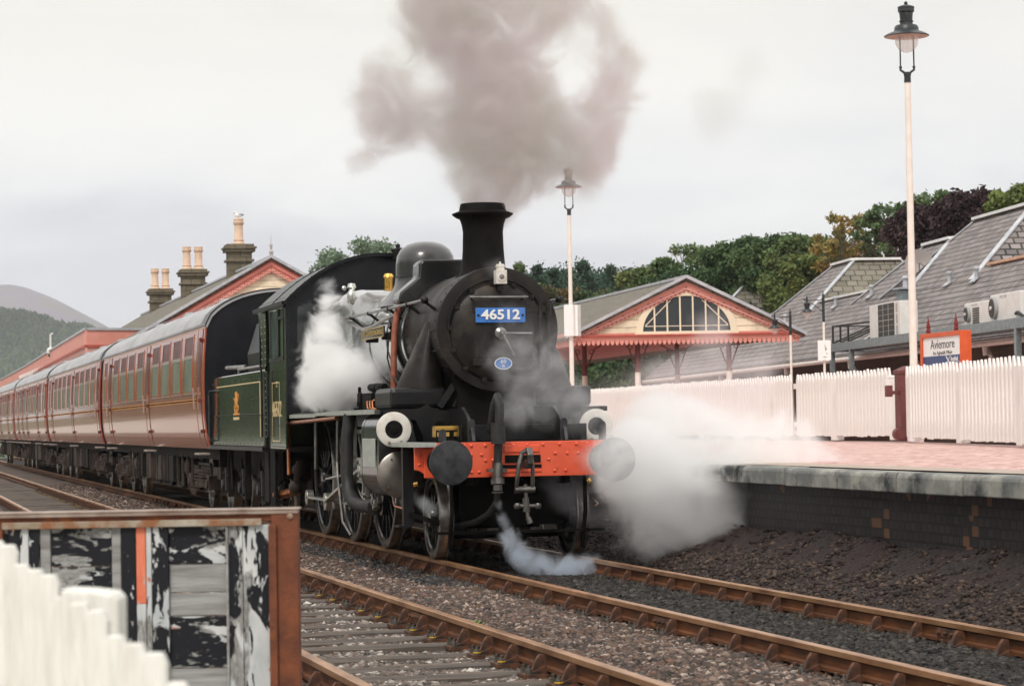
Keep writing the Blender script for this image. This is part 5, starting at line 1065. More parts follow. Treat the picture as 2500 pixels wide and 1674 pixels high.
for s in (-1, 1):
    bf = MB(); bf.box(s * .865 - .19, s * .865 + .19, .44, .466, .88, 1.19); bs = pt('buffer', bf, 'red_beam', bev=.006)
    k_ = MB(); k_.lathe((s * .865, .44, 1.04), -Y, [(0, .16), (.03, .15), (.06, .125), (.22, .115), (.23, .085), (.40, .08)], 28); pt('buffer_shank', k_, 'soot', bs, smooth=40)
    k_ = MB(); k_.lathe((s * .865, .05, 1.04), -Y, [(0, .10), (.01, .20), (.022, .226), (.032, .228), (.045, .224), (.058, .12), (.062, .01)], 48); pt('buffer_head', k_, 'buffer_steel', bs, smooth=45)
# drawhook and screw coupling
b = MB(); b.prism([(.47, 1.03), (.30, 1.03), (.20, 1.05), (.12, 1.04), (.09, 1.09), (.13, 1.13), (.17, 1.11), (.20, 1.13), (.16, 1.18), (.09, 1.18), (.04, 1.11), (.05, 1.01), (.12, .96), (.30, .96), (.47, .97)], (-.02, 0, 0), Y, Z, -.03, .03); hk = pt('drawhook', b, 'oily_steel', bev=.008)
b = MB()
for s in (-1, 1): b.tube([(-.04 + s * .045, .16, 1.12), (-.05 + s * .075, .14, 1.0), (-.06 + s * .085, .16, .80), (-.06 + s * .075, .18, .74)], .022, 8)
b.tube([(-.085, .16, 1.12), (-.05, .12, 1.15), (.005, .16, 1.12)], .025, 8); b.cyl((-.16, .18, .745), (.05, .18, .745), .038, n=10); b.cyl((-.05, .18, .80), (-.03, .16, .46), .020, n=10)
b.cyl((-.13, .17, .58), (.07, .17, .575), .022, n=8); b.ball((-.14, .17, .58), .04, 8); b.ball((.08, .17, .575), .04, 8); b.cyl((-.05, .17, .66), (-.04, .17, .52), .036, n=8); b.cyl((-.03, .16, .46), (-.01, .15, .40), .03, n=8)
pt('screw_coupling', b, 'oily_steel', hk, smooth=45)
# vacuum pipe and steam heating hose
b = MB(); b.tube([(-.30, .62, 1.35), (-.30, .40, 1.62), (-.285, .36, 1.70), (-.27, .33, 1.62), (-.275, .34, 1.4), (-.285, .38, 1.1), (-.29, .38, .98)], [.05, .055, .055, .05, .045, .045, .04], 12); b.lathe((-.285, .36, 1.22), Z, [(0, .075), (.22, .075), (.22, .05)], 14); pt('vacuum_pipe', b, 'rubber', smooth=50)
b = MB(); b.cyl((-.29, .38, 1.02), (-.30, .36, .86), .058, n=12); b.box(-.40, -.20, .34, .42, .93, .965); b.cyl((-.30, .36, .86), (-.30, .35, .80), .075, n=12); b.cyl((-.30, .35, .80), (-.30, .35, .74), .05, n=12); b.box(-.36, -.25, .33, .37, .712, .728); pt('pipe_coupling', b, 'oily_steel', smooth=40)
b = MB(); b.tube([(-.30, .36, .76), (-.30, .40, .62), (-.36, .50, .50), (-.46, .66, .41), (-.58, .82, .37), (-.68, .95, .34)], .034, 12); b.cyl((-.66, .93, .345), (-.72, .99, .30), .05, n=10); pt('heating_hose', b, 'rubber', smooth=50)
b = MB(); b.box(-.75, -.69, .86, .95, .24, .29); pt('hose_bracket', b, 'rust_pipe')
# guard irons, stretcher, brake blocks
b = MB()
for s in (-1, 1): b.prism([(.62, .9), (.72, .9), (.70, .5), (.86, .12), (.78, .10), (.62, .5)], (s * .72, 0, 0), Y, Z, -.012, .012)
b.box(-.95, .95, .72, .76, .28, .31); b.bar((-1.12, .95, .50), (-.4, .86, .25), .03, .05); b.bar((-.95, 1.6, .40), (-.78, 3.0, .18), .04, .05); b.box(-.7, .7, 1.5, 1.6, .2, .26); pt('guard_irons', b, 'soot')
# ---- running plate
for s in (-1, 1):
    b = MB(); b.box(s * .62 if s > 0 else -1.25, 1.25 if s > 0 else -.62, 1.72, 8.02, 1.585, 1.605); rp = pt('running_plate', b, 'black_satin')
    e_ = MB(); y0 = 1.95
    e_.box(s * 1.262 - .012, s * 1.262 + .012, 2.0, 5.15, 1.555, 1.608); e_.box(s * 1.262 - .012, s * 1.262 + .012, 5.15, 6.0, 1.560, 1.600); e_.box(s * 1.262 - .012, s * 1.262 + .012, 5.98, 8.05, 1.543, 1.590); pt('plate_edging', e_, 'grey_edge', rp)
    e_ = MB(); e_.box(s * 1.262 - .012, s * 1.262 + .012, 1.70, 2.0, 1.552, 1.604); pt('plate_edging', e_, 'black_satin', rp)
    b = MB(); b.box(s * .50 if s > 0 else -1.13, 1.13 if s > 0 else -.50, 1.80, 2.75, 1.607, 1.835); pt('sand_box', b, 'black_satin', bev=.05)
b = MB(); b.box(-1.16, -1.13, 1.86, 2.75, 1.66, 1.82) if False else None
b = MB(); b.bar((-.60, 1.75, 1.62), (-.42, 1.70, 1.90), .03, .07); b.bar((-.45, 1.74, 1.62), (-.33, 1.70, 1.86), .03, .03); pt('stay', b, 'black_satin')
# mechanical lubricators / ejector on the left plate
b = MB(); b.box(-1.12, -.86, 3.0, 3.55, 1.61, 1.80); b.cyl((-.98, 2.9, 1.86), (-.98, 3.75, 1.87), .045, n=10); b.cyl((-.98, 3.0, 1.85), (-.98, 3.2, 1.85), .06, n=10); b.cyl((-.98, 3.3, 1.855), (-.98, 3.5, 1.855), .06, n=10); b.cyl((-1.05, 4.1, 1.61), (-1.05, 4.1, 1.88), .02); b.bar((-1.05, 4.1, 1.88), (-1.05, 4.25, 1.66), .02, .03); b.box(-1.10, -1.0, 3.8, 4.0, 1.70, 1.80); b.cyl((-1.04, 3.9, 1.62), (-1.04, 3.9, 1.78), .035); b.tube([(-1.05, 4.1, 1.8), (-1.04, 3.9, 1.75), (-1.0, 3.6, 1.78)], .03, 8); pt('mechanical_lubricator', b, 'soot', bev=.006)
b = MB()
for k in range(3): y = 2.86 + k * .16; b.tube([(-1.10, y + .04, 1.72), (-1.13, y + .03, 1.70), (-1.13, y, 1.63), (-1.10, y - .05, 1.61)], .010, 6)
pt('oil_pipes', b, 'copper', smooth=40)
b = MB(); b.tube([(-1.24, 4.6, 1.53), (-1.24, 6.3, 1.505), (-1.24, 8.0, 1.485), (-1.24, 8.28, 1.465), (-1.24, 8.33, 1.40), (-1.24, 8.34, .8)], .026, 10); cpn = pt('copper_pipe', b, 'copper', smooth=40)
# ---- cylinders
for s in (-1, 1):
    def hull(y, r1, r2):   # wrap of valve chest and cylinder in one sheet, seen from the front
        c1 = (1.10, 1.385, r1); c2 = (1.05, .91, r2); P = [(s * (c1[0] + c1[2] * math.cos(R(a))), y, c1[1] + c1[2] * math.sin(R(a))) for a in range(180, -1, -12)]
        P += [(s * (c2[0] + c2[2] * math.cos(R(a))), y, c2[1] + c2[2] * math.sin(R(a))) for a in range(0, -181, -12)]; return P
    b = MB(); b.loft([hull(1.66, .185, .255), hull(2.75, .185, .255)]); cl = pt('cylinder', b, 'black_gloss', smooth=40)
    k_ = MB()
    for yy in (1.72, 2.62): k_.loft([hull(yy, .188, .258), hull(yy + .05, .188, .258)])
    pt('cladding_band', k_, 'black_gloss', cl, smooth=40)
    k_ = MB(); k_.prism([(1.80, 1.29), (2.55, 1.29), (2.55, .98), (1.80, .98)], (s * 1.312, 0, 0), Y, Z, -.008 if s > 0 else 0, 0 if s > 0 else .008) ; pt('cladding_reflection', k_, 'bright_steel' if False else 'grey_edge', cl, bev=.003)  # grey-green panel carries the reflection on the black cladding as colour
    k_ = MB(); k_.lathe((s * 1.13, 1.66, 1.385), -Y, [(0, .19), (.02, .19), (.025, .182), (.025, .098), (-.06, .095), (-.06, .01)], 40); pt('valve_cover', k_, 'white_paint', cl, smooth=35)
    k_ = MB(); k_.lathe((s * 1.13, 1.64, 1.385), -Y, [(0, .094), (.004, .09), (.006, .05), (.02, .04), (.024, .01)], 32); pt('valve_spindle_cap', k_, 'soot', cl, smooth=40)
    k_ = MB()
    for a in (-60, -110): k_.lathe((s * 1.13 + .155 * math.cos(R(a)), 1.635, 1.385 + .155 * math.sin(R(a))), -Y, [(0, .018), (.018, .014)], 8)
    for a in (120, 225, 60, -60): k_.lathe((s * 1.07 + .19 * math.cos(R(a)), 1.63, .90 + .19 * math.sin(R(a))), -Y, [(0, .014), (.016, .010)], 8)
    pt('cover_bolts', k_, 'wheel_steel', cl)
    k_ = MB(); k_.lathe((s * 1.07, 1.66, .90), -Y, [(0, .252), (.018, .25), (.03, .235), (.04, .10), (.042, .01)], 44); pt('cylinder_cover', k_, 'cover_steel', cl, smooth=40)
    k_ = MB(); k_.ball((s * 1.0, 1.57, .78), .05, 10); k_.cyl((s * 1.0, 1.56, .78), (s * .90, 1.50, .80), .03, n=8); k_.cyl((s * 1.0, 1.57, .82), (s * .99, 1.55, .92), .012, n=6); pt('drain_cock', k_, 'brass', cl, smooth=50)
    k_ = MB(); k_.tube([(s * 1.1, 1.9, .62), (s * 1.12, 1.7, .56), (s * 1.08, 1.45, .54), (s * 1.0, 1.3, .52)], .012, 6); pt('drain_pipe', k_, 'copper', cl)
    # front footstep plate
    b = MB(); b.box(s * 1.14 - .014, s * 1.14 + .014, .98, 1.14, .38, 1.20); b.box(s * 1.14 - .09, s * 1.14 + .05, .94, 1.18, .36, .38); b.box(s * 1.12 - .055, s * 1.12 + .055, .965, .985, .38, 1.20); pt('footstep', b, 'black_satin')
    # motion
    b = MB(); b.box(s * 1.04 - .05, s * 1.04 + .05, 2.78, 4.15, 1.02, 1.06); pt('slide_bar', b, 'grey_edge'); b = MB(); b.box(s * 1.04 - .05, s * 1.04 + .05, 2.78, 4.15, .77, .80); pt('slide_bar', b, 'grey_edge')
    b = MB(); b.box(s * 1.04 - .07, s * 1.04 + .07, 3.55, 3.90, .80, 1.02); b.cyl((s * 1.04, 2.7, .91), (s * 1.04, 3.6, .91), .03, n=10); pt('crosshead', b, 'bright_steel', bev=.006)
    b = MB(); b.bar((s * 1.12, 3.72, .91), (s * 1.12, 6.02, .50), .035, .11, X); b.cyl((s * 1.09, 3.72, .91), (s * 1.15, 3.72, .91), .08, n=16); b.cyl((s * 1.08, 6.02, .50), (s * 1.16, 6.02, .50), .11, n=18); pt('connecting_rod', b, 'bright_steel', bev=.004)
    b = MB(); b.bar((s * 1.0, 3.94, .50), (s * 1.0, 8.13, .50), .03, .10, X)
    for yy in (3.94, 6.02, 8.13): b.cyl((s * .96, yy, .50), (s * 1.05, yy, .50), .10, n=18)
    pt('coupling_rod', b, 'bright_steel', bev=.004)
    b = MB(); b.prism([(4.15, 1.5), (4.28, 1.5), (4.35, 1.2), (4.33, .95), (4.25, .85), (4.18, .95), (4.22, 1.2)], (s * 1.10, 0, 0), Y, Z, -.03, .03); b.bar((s * 1.12, 4.25, .88), (s * 1.12, 6.0, .78), .02, .06, X); b.bar((s * 1.05, 2.78, 1.385), (s * 1.05, 4.2, 1.36), .04, .05); b.bar((s * 1.08, 3.62, .92), (s * 1.08, 3.45, .62), .02, .05, X); b.bar((s * 1.10, 3.3, 1.38), (s * 1.10, 3.45, .64), .02, .05, X); b.bar((s * 1.10, 3.45, .64), (s * 1.10, 3.68, .66), .02, .05, X); pt('valve_gear', b, 'bright_steel', bev=.003)
    b = MB(); b.box(s * 1.10 - .05, s * 1.10 + .05, 3.05, 3.35, 1.20, 1.27); b.box(s * 1.10 - .05, s * 1.10 + .05, 3.02, 3.30, 1.34, 1.40); b.box(s * 1.12 - .02, s * 1.12 + .02, 4.3, 4.34, .9, 1.5); pt('motion_bracket', b, 'grey_edge')
    b = MB(); b.prism([(3.6, 1.58), (4.9, 1.58), (4.9, .95), (4.78, .95), (4.78, 1.42), (3.6, 1.42)], (s * .98, 0, 0), Y, Z, -.03, .03); pt('motion_plate', b, 'black_satin')
    # fat injector overflow pipe hanging from the plate
    b = MB(); b.tube([(s * 1.22, 3.80, 1.56), (s * 1.26, 3.80, 1.30), (s * 1.27, 3.80, .85), (s * 1.26, 3.75, .68), (s * 1.24, 3.55, .56), (s * 1.20, 3.25, .52), (s * 1.15, 2.9, .52)], .075, 16); b.cyl((s * 1.16, 3.0, .52), (s * 1.13, 2.82, .52), .09, n=14); pt('large_pipe', b, 'rubber', smooth=50)
    b = MB(); rr = random.Random(3)
    for k in range(9): p = Vector((s * (1.14 + rr.uniform(-.04, .04)), 2.70 + rr.uniform(-.12, .18), .56 + rr.uniform(-.05, .06))); b.obox(p, (.05, .07, .05), Matrix.Rotation(rr.uniform(0, 3), 3, 'X')); b.cyl(p, p + Vector((0, rr.uniform(-.1, .1), rr.uniform(-.02, .08))), .012, n=6)
    pt('pipe_union', b, 'cover_steel', bev=.004)
    b = MB(); b.tube([(s * 1.16, 5.0, 1.5), (s * 1.17, 5.0, 1.0), (s * 1.18, 4.9, .8), (s * 1.2, 4.5, .3), (s * 1.16, 4.2, .15)], .018, 6); pt('sand_pipe', b, 'oily_steel'); b = MB(); b.tube([(s * 1.16, 6.6, 1.5), (s * 1.17, 6.6, .9), (s * 1.1, 6.9, .6)], .02, 6); pt('sand_pipe', b, 'oily_steel')
# ---- wheels
def wheel(parent_thing, y, r, nsp, s, name, xo=.82, rim='black_gloss', tyre='wheel_steel', crank=None):
    b = MB(); c = Vector((s * (xo - .01), y, r)); ax = Vector((s, 0, 0)); w_ = .12
    b.lathe(c - ax * w_, ax, [(0, r - .055), (0, r - .12), (w_ - .02, r - .115), (w_ - .005, r - .10), (w_ - .005, r - .055)], 48, cap=False)
    b.lathe(c - ax * (w_ + .02), ax, [(0, .14), (w_ + .02, .125), (w_ + .05, .11), (w_ + .06, .07)], 24)
    for k in range(nsp):
        a = 2 * math.pi * (k + .5) / nsp; d = Vector((0, math.cos(a), math.sin(a))); b.bar(c + d * .11 - ax * .05, c + d * (r - .10) - ax * .06, .030, .05, ax)
    if crank is not None:
        d = Vector((0, math.cos(crank), math.sin(crank))); b.cyl(c + d * .28 - ax * .08, c + d * .28 + ax * .02, .12, n=18); b.bar(c - ax * .03, c + d * .28 - ax * .03, .2, .1, ax)
        seg = []; 
        for k in range(9): a = crank + math.pi + R(-42 + k * 10.5); seg.append((math.cos(a) * (r - .10), math.sin(a) * (r - .10)))
        b.prism(seg, c - ax * .02, Y if s > 0 else -Y, Z, -.04, .0) if s > 0 else b.prism([(-q[0], q[1]) for q in seg], c + Vector((.02, 0, 0)), -Y, Z, -.0, .04)
    wl = b.build(name, rim, parent_thing, smooth=40)
    k_ = MB(); k_.lathe(c - ax * .13, ax, [(-.012, r - .03), (-.012, r + .022), (.0, r + .028), (.014, r + .026), (.028, r + .004), (.12, r - .003), (.13, r - .008), (.134, r - .03), (.134, r - .062), (.02, r - .062)], 64, cap=False); k_.build('tyre', tyre, wl, smooth=35)
    return wl
for s in (-1, 1):
    wheel(LOC, 1.27, .457, 9, s, 'pony_wheel')
    for y in (3.94, 6.02, 8.13): wheel(LOC, y, .762, 15, s, 'driving_wheel', crank=R(-70))
for y in (1.27, 3.94, 6.02, 8.13): b = MB(); b.cyl((-.75, y, .457 if y < 2 else .762), (.75, y, .457 if y < 2 else .762), .09, n=14); pt('axle', b, 'soot')
for y in (4.95, 7.05, 9.1):
    for s in (-1, 1): b = MB(); b.prism([(y, .95), (y + .08, .95), (y + .10, .4), (y + .04, .4)], (s * .78, 0, 0), Y, Z, -.02, .02); b.prism([(y - .06, .55), (y + .04, .6), (y + .06, .9), (y - .03, .95)], (s * .76, 0, 0), Y, Z, -.05, .05); pt('brake_hanger', b, 'soot')
# ---- cab
ZR = lambda x: 3.02 + .67 * math.sqrt(max(0, 1 - (x / 1.36) ** 2)) if False else 3.69 - .62 * (abs(x) / 1.32) ** 2.2
cab_top = [(x, ZR(x)) for x in np.linspace(-1.30, 1.30, 25)]
b = MB(); b.prism([(-1.30, 1.60), (1.30, 1.60)] + cab_top[::-1], (0, 8.04, 0), X, Z, 0, .02)
cf = pt('cab_front', b, 'cab_black')
b = MB()
for x, z in [(c[0] * .975, c[1] - .05) for c in cab_top[::1]] + [(-1.27, z) for z in np.linspace(1.7, 3.0, 16)]: b.lathe((x, 8.02, z), -Y, [(0, .011), (.008, .004)], 6)
pt('rivets', b, 'cab_black', cf)
b = MB(); b.prism([(-1.16, 2.52), (-.86, 2.45), (-.84, 2.95), (-1.0, 3.08), (-1.15, 3.0)], (0, 8.015, 0), X, Z, 0, .006); pt('spectacle_window', b, 'glass_dark', cf)
b = MB(); b.prism([(1.16, 2.52), (.86, 2.45), (.84, 2.95), (1.0, 3.08), (1.15, 3.0)][::-1], (0, 8.015, 0), X, Z, 0, .006); pt('spectacle_window', b, 'glass_dark', cf)
b = MB(); n_ = 25; ct = [(x, ZR(x) + .012) for x in np.linspace(-1.345, 1.345, 29)]
b.loft([[(x, y, z) for x, z in ct] + [(x * .995, y, z - .03) for x, z in ct[::-1]] for y in (7.96, 10.65)]); rf = pt('cab_roof', b, 'cab_black', smooth=30)
b = MB(); b.bar((-1.35, 7.96, 3.06), (-1.35, 10.7, 3.06), .03, .05); b.loft([[(x * 1.0, y, z + .012) for x, z in ct] + [(x, y, z) for x, z in ct[::-1]] for y in (7.96, 8.0)]); b.loft([[(x * 1.0, y, z + .012) for x, z in ct] + [(x, y, z) for x, z in ct[::-1]] for y in (9.2, 9.25)]); pt('roof_strip', b, 'black_satin', rf)
b = MB()
for y in (7.98, 9.22):
    for x, z in ct: b.lathe((x, y, z + .012), Z, [(0, .012), (.008, .004)], 6)
for y in np.arange(8.1, 10.6, .12): b.lathe((-1.30, y, ZR(1.3) + .04), Z, [(0, .01), (.008, .004)], 6)
pt('rivets', b, 'black_satin', rf)
b = MB(); b.lathe((-.52, 8.02, 3.25), -Y, [(0, .035), (.01, .03), (.02, .01)], 12); pt('roof_lug', b, 'bright_steel', cf)
for s in (-1, 1):
    xx = s * 1.31
    # side sheet with window opening between y 8.28 and 9.75, z 2.42..3.02, and doorway behind y 9.35
    b = MB(); t0, t1 = (-.012, .012)
    for poly in ([(8.04, 1.14), (9.30, 1.14), (9.30, 2.36), (8.04, 2.36)], [(8.04, 2.36), (8.16, 2.36), (8.16, 3.04), (8.04, 3.06)], [(8.04, 3.0), (9.42, 3.0), (9.42, 3.07), (8.04, 3.07)], [(9.30, 1.14), (9.42, 1.14), (9.42, 3.0), (9.36, 3.0), (9.36, 2.36), (9.30, 2.36)]): b.prism(poly, (xx, 0, 0), Y, Z, t0, t1)
    cs_ = pt('cab_side', b, 'green_loco', bev=.003)
    k_ = MB(); k_.prism([(8.16, 2.36), (8.56, 2.36), (8.56, 3.0), (8.16, 3.0)], (s * 1.295, 0, 0), Y, Z, -.004, .004); pn_ = pt('side_window', k_, 'green_blind' if s < 0 else 'glass_dark', cs_)
    k_ = MB(); k_.prism([(8.72, 2.36), (9.36, 2.36), (9.36, 3.0), (8.72, 3.0)], (s * 1.295, 0, 0), Y, Z, -.004, .004); pt('side_window', k_, 'cab_glass', cs_)
    k_ = MB(); 
    for poly in ([(8.55, 2.34), (8.73, 2.34), (8.73, 3.0), (8.55, 3.0)], [(8.12, 2.31), (9.42, 2.31), (9.42, 2.365), (8.12, 2.365)], [(8.12, 2.34), (8.17, 2.34), (8.17, 3.02), (8.12, 3.02)], [(8.14, 2.86), (8.6, 2.86), (8.6, 2.90), (8.14, 2.90)]): k_.prism(poly, (s * 1.315, 0, 0), Y, Z, -.014, .014)
    pt('window_frame', k_, 'black_satin', cs_)
    k_ = MB()
    for y in (8.10, 8.50, 9.22):
        for z in np.arange(1.22, 2.32, .075): k_.lathe((xx + s * .012, y, z), X * s, [(0, .009), (.006, .003)], 6)
    for y in np.arange(8.1, 9.3, .075): k_.lathe((xx + s * .012, y, 1.45), X * s, [(0, .009), (.006, .003)], 6)
    for y in np.arange(8.1, 9.3, .075): k_.lathe((xx + s * .012, y, 1.17), X * s, [(0, .009), (.006, .003)], 6)
    pt('rivets', k_, 'green_loco', cs_)
    k_ = MB(); xo = xx + s * .013
    for y0, y1, z0, z1 in ((8.55, 9.2, 2.02, 2.032), (8.55, 9.2, 1.24, 1.252), (8.55, 8.562, 1.25, 2.02), (9.19, 9.2, 1.25, 2.02)): k_.prism([(y0, z0), (y1, z0), (y1, z1), (y0, z1)], (xo, 0, 0), Y, Z, 0 if s > 0 else -.002, .002 if s > 0 else 0)
    pt('lining', k_, 'cream_line', cs_)
    k_ = MB(); text(k_, '46512', (xx + s * .015, 8.78, 1.66), -Y if s < 0 else Y, Z, .30, .004, stretch=1.1); text(k_, '2', (xx + s * .015, 8.78, 2.0), -Y if s < 0 else Y, Z, .11, .004, stretch=1.4); pt('cab_number', k_, 'cream_line', cs_)
    k_ = MB(); k_.tube([(s * 1.36, 9.38, 1.3), (s * 1.36, 9.38, 2.2)], .016, 8); k_.tube([(s * 1.36, 9.95, 1.3), (s * 1.36, 9.95, 2.25)], .016, 8); pt('grab_rail', k_, 'black_gloss', cs_)
    k_ = MB(); k_.prism([(9.42, 1.14), (9.95, 1.14), (9.95, 2.15), (9.42, 2.2)], (s * 1.26, 0, 0), Y, Z, -.01, .01); k_.box(s * 1.26 - .05, s * 1.26 + .05, 9.3, 10.1, .3, .34); k_.box(s * 1.24 - .02, s * 1.24 + .02, 9.45, 9.9, .3, 1.14); pt('cab_doorway', k_, 'soot', cs_)
b = MB(); b.box(-1.25, 1.25, 8.1, 10.2, 1.10, 1.16); b.box(-.9, .9, 8.06, 8.4, 1.15, 3.1); pt('cab_floor', b, 'soot')
b = MB(); b.tube([(-1.2, 9.6, .5), (-1.12, 9.4, .52), (-1.05, 9.2, .55)], .06, 10); b.ball((-1.2, 9.65, .5), .075, 10); pt('injector_end', b, 'copper', smooth=50)
b = MB(); b.cyl((-1.05, 9.0, .60), (-1.02, 8.8, .98), .05, n=10); b.ball((-1.05, 9.0, .62), .10, 10); b.ball((-1.03, 8.9, .85), .09, 10); b.tube([(-1.1, 9.1, .45), (-1.1, 9.5, .2)], .015); b.tube([(-1.05, 9.0, .5), (-1.05, 8.9, .15)], .03, 8); pt('injector', b, 'under_brown', smooth=45)

# ================================================================== tender
tcs = None; TEN = thing('tender', 'green tender with a lion emblem, coupled behind the locomotive', 'tender', (0, 13, 0))
def tp(name, mb, m, parent=None, **k):
    o = mb.build(name, m, TEN if parent is None else parent, **k)
    if parent is None: o.location = (0, -13, 0)
    return o
b = MB(); b.box(-1.30, 1.30, 10.15, 15.85, 1.16, 2.235); tk = tp('tank', b, 'green_tender', bev=.02)
b = MB(); b.loft([[(-.98, y, 2.2), (-1.0, y, 2.55), (-.85, y, 3.02), (.85, y, 3.02), (1.0, y, 2.55), (.98, y, 2.2)] for y in (10.9, 13.9)]); b.box(-.9, .9, 13.9, 15.6, 2.23, 2.30); tp('coal_bunker', b, 'cab_black')
b = MB(); b.ball((0, 0, 0), .1, 8); cm = MB(); rr = random.Random(5)
for k in range(260): p = (rr.uniform(-.8, .8), rr.uniform(11.1, 13.8), 2.98 + rr.uniform(0, .12)); cm.ball(p, rr.uniform(.05, .11), 6)
o = tp('coal', cm, 'soot'); o['kind'] = 'stuff'
for s in (-1, 1):
    b = MB(); b.prism([(10.12, 1.16), (10.45, 1.16), (10.45, 2.6), (10.75, 3.08), (10.0, 3.08), (10.0, 2.3), (10.12, 2.25)], (s * 1.27, 0, 0), Y, Z, -.012, .012); tq = tp('tender_cab_side', b, 'green_tender'); tcs = tq if s < 0 else tcs
b = MB(); b.prism([(-1.26, 2.2), (1.26, 2.2), (1.26, 3.0), (.9, 3.35), (-.9, 3.35), (-1.26, 3.0)], (0, 10.8, 0), X, Z, -.02, .02); tp('tender_cab_back', b, 'cab_black')
b = MB()
for z in np.arange(1.3, 3.0, .09): b.lathe((-1.283, 10.08, z), -X, [(0, .011), (.007, .004)], 6); b.lathe((-1.283, 10.4, z), -X, [(0, .011), (.007, .004)], 6)
tp('rivets', b, 'alu', tcs)
for s in (-1, 1):
    b = MB(); 
    for y in np.arange(10.4, 15.9, .95):
        for z in np.arange(1.25, 2.2, .115): b.lathe((s * 1.301, y, z), X * s, [(0, .012), (.008, .004)], 6)
    for z in (1.19, 1.62, 2.12):
        for y in np.arange(10.2, 15.8, .11 if z == 1.62 else .4): b.lathe((s * 1.301, y, z), X * s, [(0, .012), (.008, .004)], 6)
    tp('rivets', b, 'green_tender', tk)
    b = MB(); b.box(s * 1.306 - .006, s * 1.306 + .006, 10.2, 15.8, 1.595, 1.607); b.box(s * 1.306 - .006, s * 1.306 + .006, 10.2, 15.8, 1.17, 1.18); tp('seam', b, 'grey_edge' if False else 'green_tender', tk)
    b = MB()
    for y0, y1, z0, z1 in ((10.5, 15.3, 2.065, 2.08), (10.5, 10.53, 1.3, 2.065)): b.prism([(y0, z0), (y1, z0), (y1, z1), (y0, z1)], (s * 1.302, 0, 0), Y, Z, -.003, .003)
    tp('lining', b, 'cream_line', tk)
    b = MB(); b.tube([(s * 1.30, 15.68, 2.02), (s * 1.37, 15.68, 2.02), (s * 1.38, 15.68, 1.95), (s * 1.38, 15.68, 1.3), (s * 1.37, 15.68, 1.24), (s * 1.30, 15.68, 1.24)], .022, 8); tp('grab_rail', b, 'black_gloss', tk)
    # crest: lion standing over a wheel
    fU = -Y if s < 0 else Y; O_ = Vector((s * 1.302, 13.03, 1.52)); e_ = MB(); wd = 3.2
    def cr(pts): e_.prism([(q[0] * wd, q[1]) for q in pts], O_, fU, Z, 0, .004)
    cr([(-.10, .10), (.10, .10), (.095, .13), (-.095, .13)]); ro = arc(0, .20, .075, 0, 360, 20)[:-1]; ri = arc(0, .20, .055, 0, 360, 20)[:-1]
    for i in range(20): j = (i + 1) % 20; cr([ro[i], ro[j], ri[j], ri[i]])
    for a in range(0, 180, 45): cr([(.06 * math.cos(R(a)) - .006, .20 + .06 * math.sin(R(a))), (.06 * math.cos(R(a)) + .006, .20 + .06 * math.sin(R(a))), (-.06 * math.cos(R(a)) + .006, .20 - .06 * math.sin(R(a))), (-.06 * math.cos(R(a)) - .006, .20 - .06 * math.sin(R(a)))])
    cr([(-.05, .275), (.05, .275), (.062, .30), (.045, .34), (.05, .40), (.03, .44), (.0, .455), (-.03, .44), (-.045, .41), (-.02, .395), (-.03, .36), (-.055, .33)]); cr([(.05, .30), (.08, .34), (.085, .40), (.07, .42), (.07, .36), (.045, .32)]); cr([(-.03, .33), (-.08, .36), (-.085, .34), (-.045, .30)])
    tp('emblem', e_, 'orange_line', tk)
    e_ = MB(); cr([(-.10, .03), (.10, .03), (.10, .075), (-.10, .075)]); tp('emblem_ribbon', e_, 'cream_line', tk)
b = MB(); b.tube([(-1.22, 10.6, 2.30), (-1.22, 13.3, 2.31)], .022, 8); b.tube([(-1.2, 12.6, 2.33), (-1.2, 14.8, 2.37)], .035, 8); b.cyl((-1.2, 13.4, 2.25), (-1.2, 13.4, 2.36), .03); tp('fire_irons', b, 'wheel_steel')
b = MB(); b.box(-1.34, 1.34, 10.1, 16.0, 1.10, 1.155); tp('footplate', b, 'black_satin')
b = MB()
for s in (-1, 1): b.prism([(10.2, 1.1), (15.9, 1.1), (15.9, .85), (15.2, .80), (14.6, .62), (14.4, .85), (13.3, .85), (12.6, .62), (12.4, .85), (11.4, .85), (10.8, .6), (10.2, .7)], (s * 1.02, 0, 0), Y, Z, -.015, .015)
b.box(-.9, .9, 10.3, 15.8, .7, 1.1); b.box(-1.2, 1.2, 15.85, 15.95, .8, 1.12); tp('frame', b, 'underframe')
for s in (-1, 1):
    for y in (11.45, 13.42, 15.40):
        b = MB(); b.box(s * 1.10 - .06, s * 1.10 + .10 * s if s > 0 else s * 1.10 + .06, y - .12, y + .12, .40, .66); b.box(min(s * 1.06, s * 1.2), max(s * 1.06, s * 1.2), y - .09, y + .09, .43, .62)
        for k in range(5): b.box(min(s * 1.08, s * 1.17), max(s * 1.08, s * 1.17), y - .42 + k * .08, y + .42 - k * .08, .70 + k * .022, .718 + k * .022)
        for q in (-1, 1): b.cyl((s * 1.12, y + q * .42, .55), (s * 1.12, y + q * .40, .95), .02, n=6)
        b.bar((s * 1.14, y - .42, .35), (s * 1.14, y - .42, 1.1), .06, .09); tp('axlebox', b, 'underframe', bev=.006)
        b = MB(); b.cyl((s * 1.20, y, .53), (s * 1.23, y, .53), .08, n=14); b.bar((s * 1.21, y - .42, .45), (s * 1.21, y - .40, .80), .03, .05); tp('axlebox_cover', b, 'buffer_steel')
        w_ = wheel(TEN, y, .53, 10, s, 'tender_wheel', rim='underframe'); w_.location = (0, -13, 0)
b = MB(); b.box(-1.28, -1.0, 10.3, 10.75, .35, .39); b.box(-1.22, -1.18, 10.32, 10.72, .35, 1.1); tp('tender_step', b, 'underframe'); b = MB(); b.cyl((-1.2, 14.3, .5), (-1.22, 14.35, 1.08), .02); tp('drain_pipe', b, 'underframe')
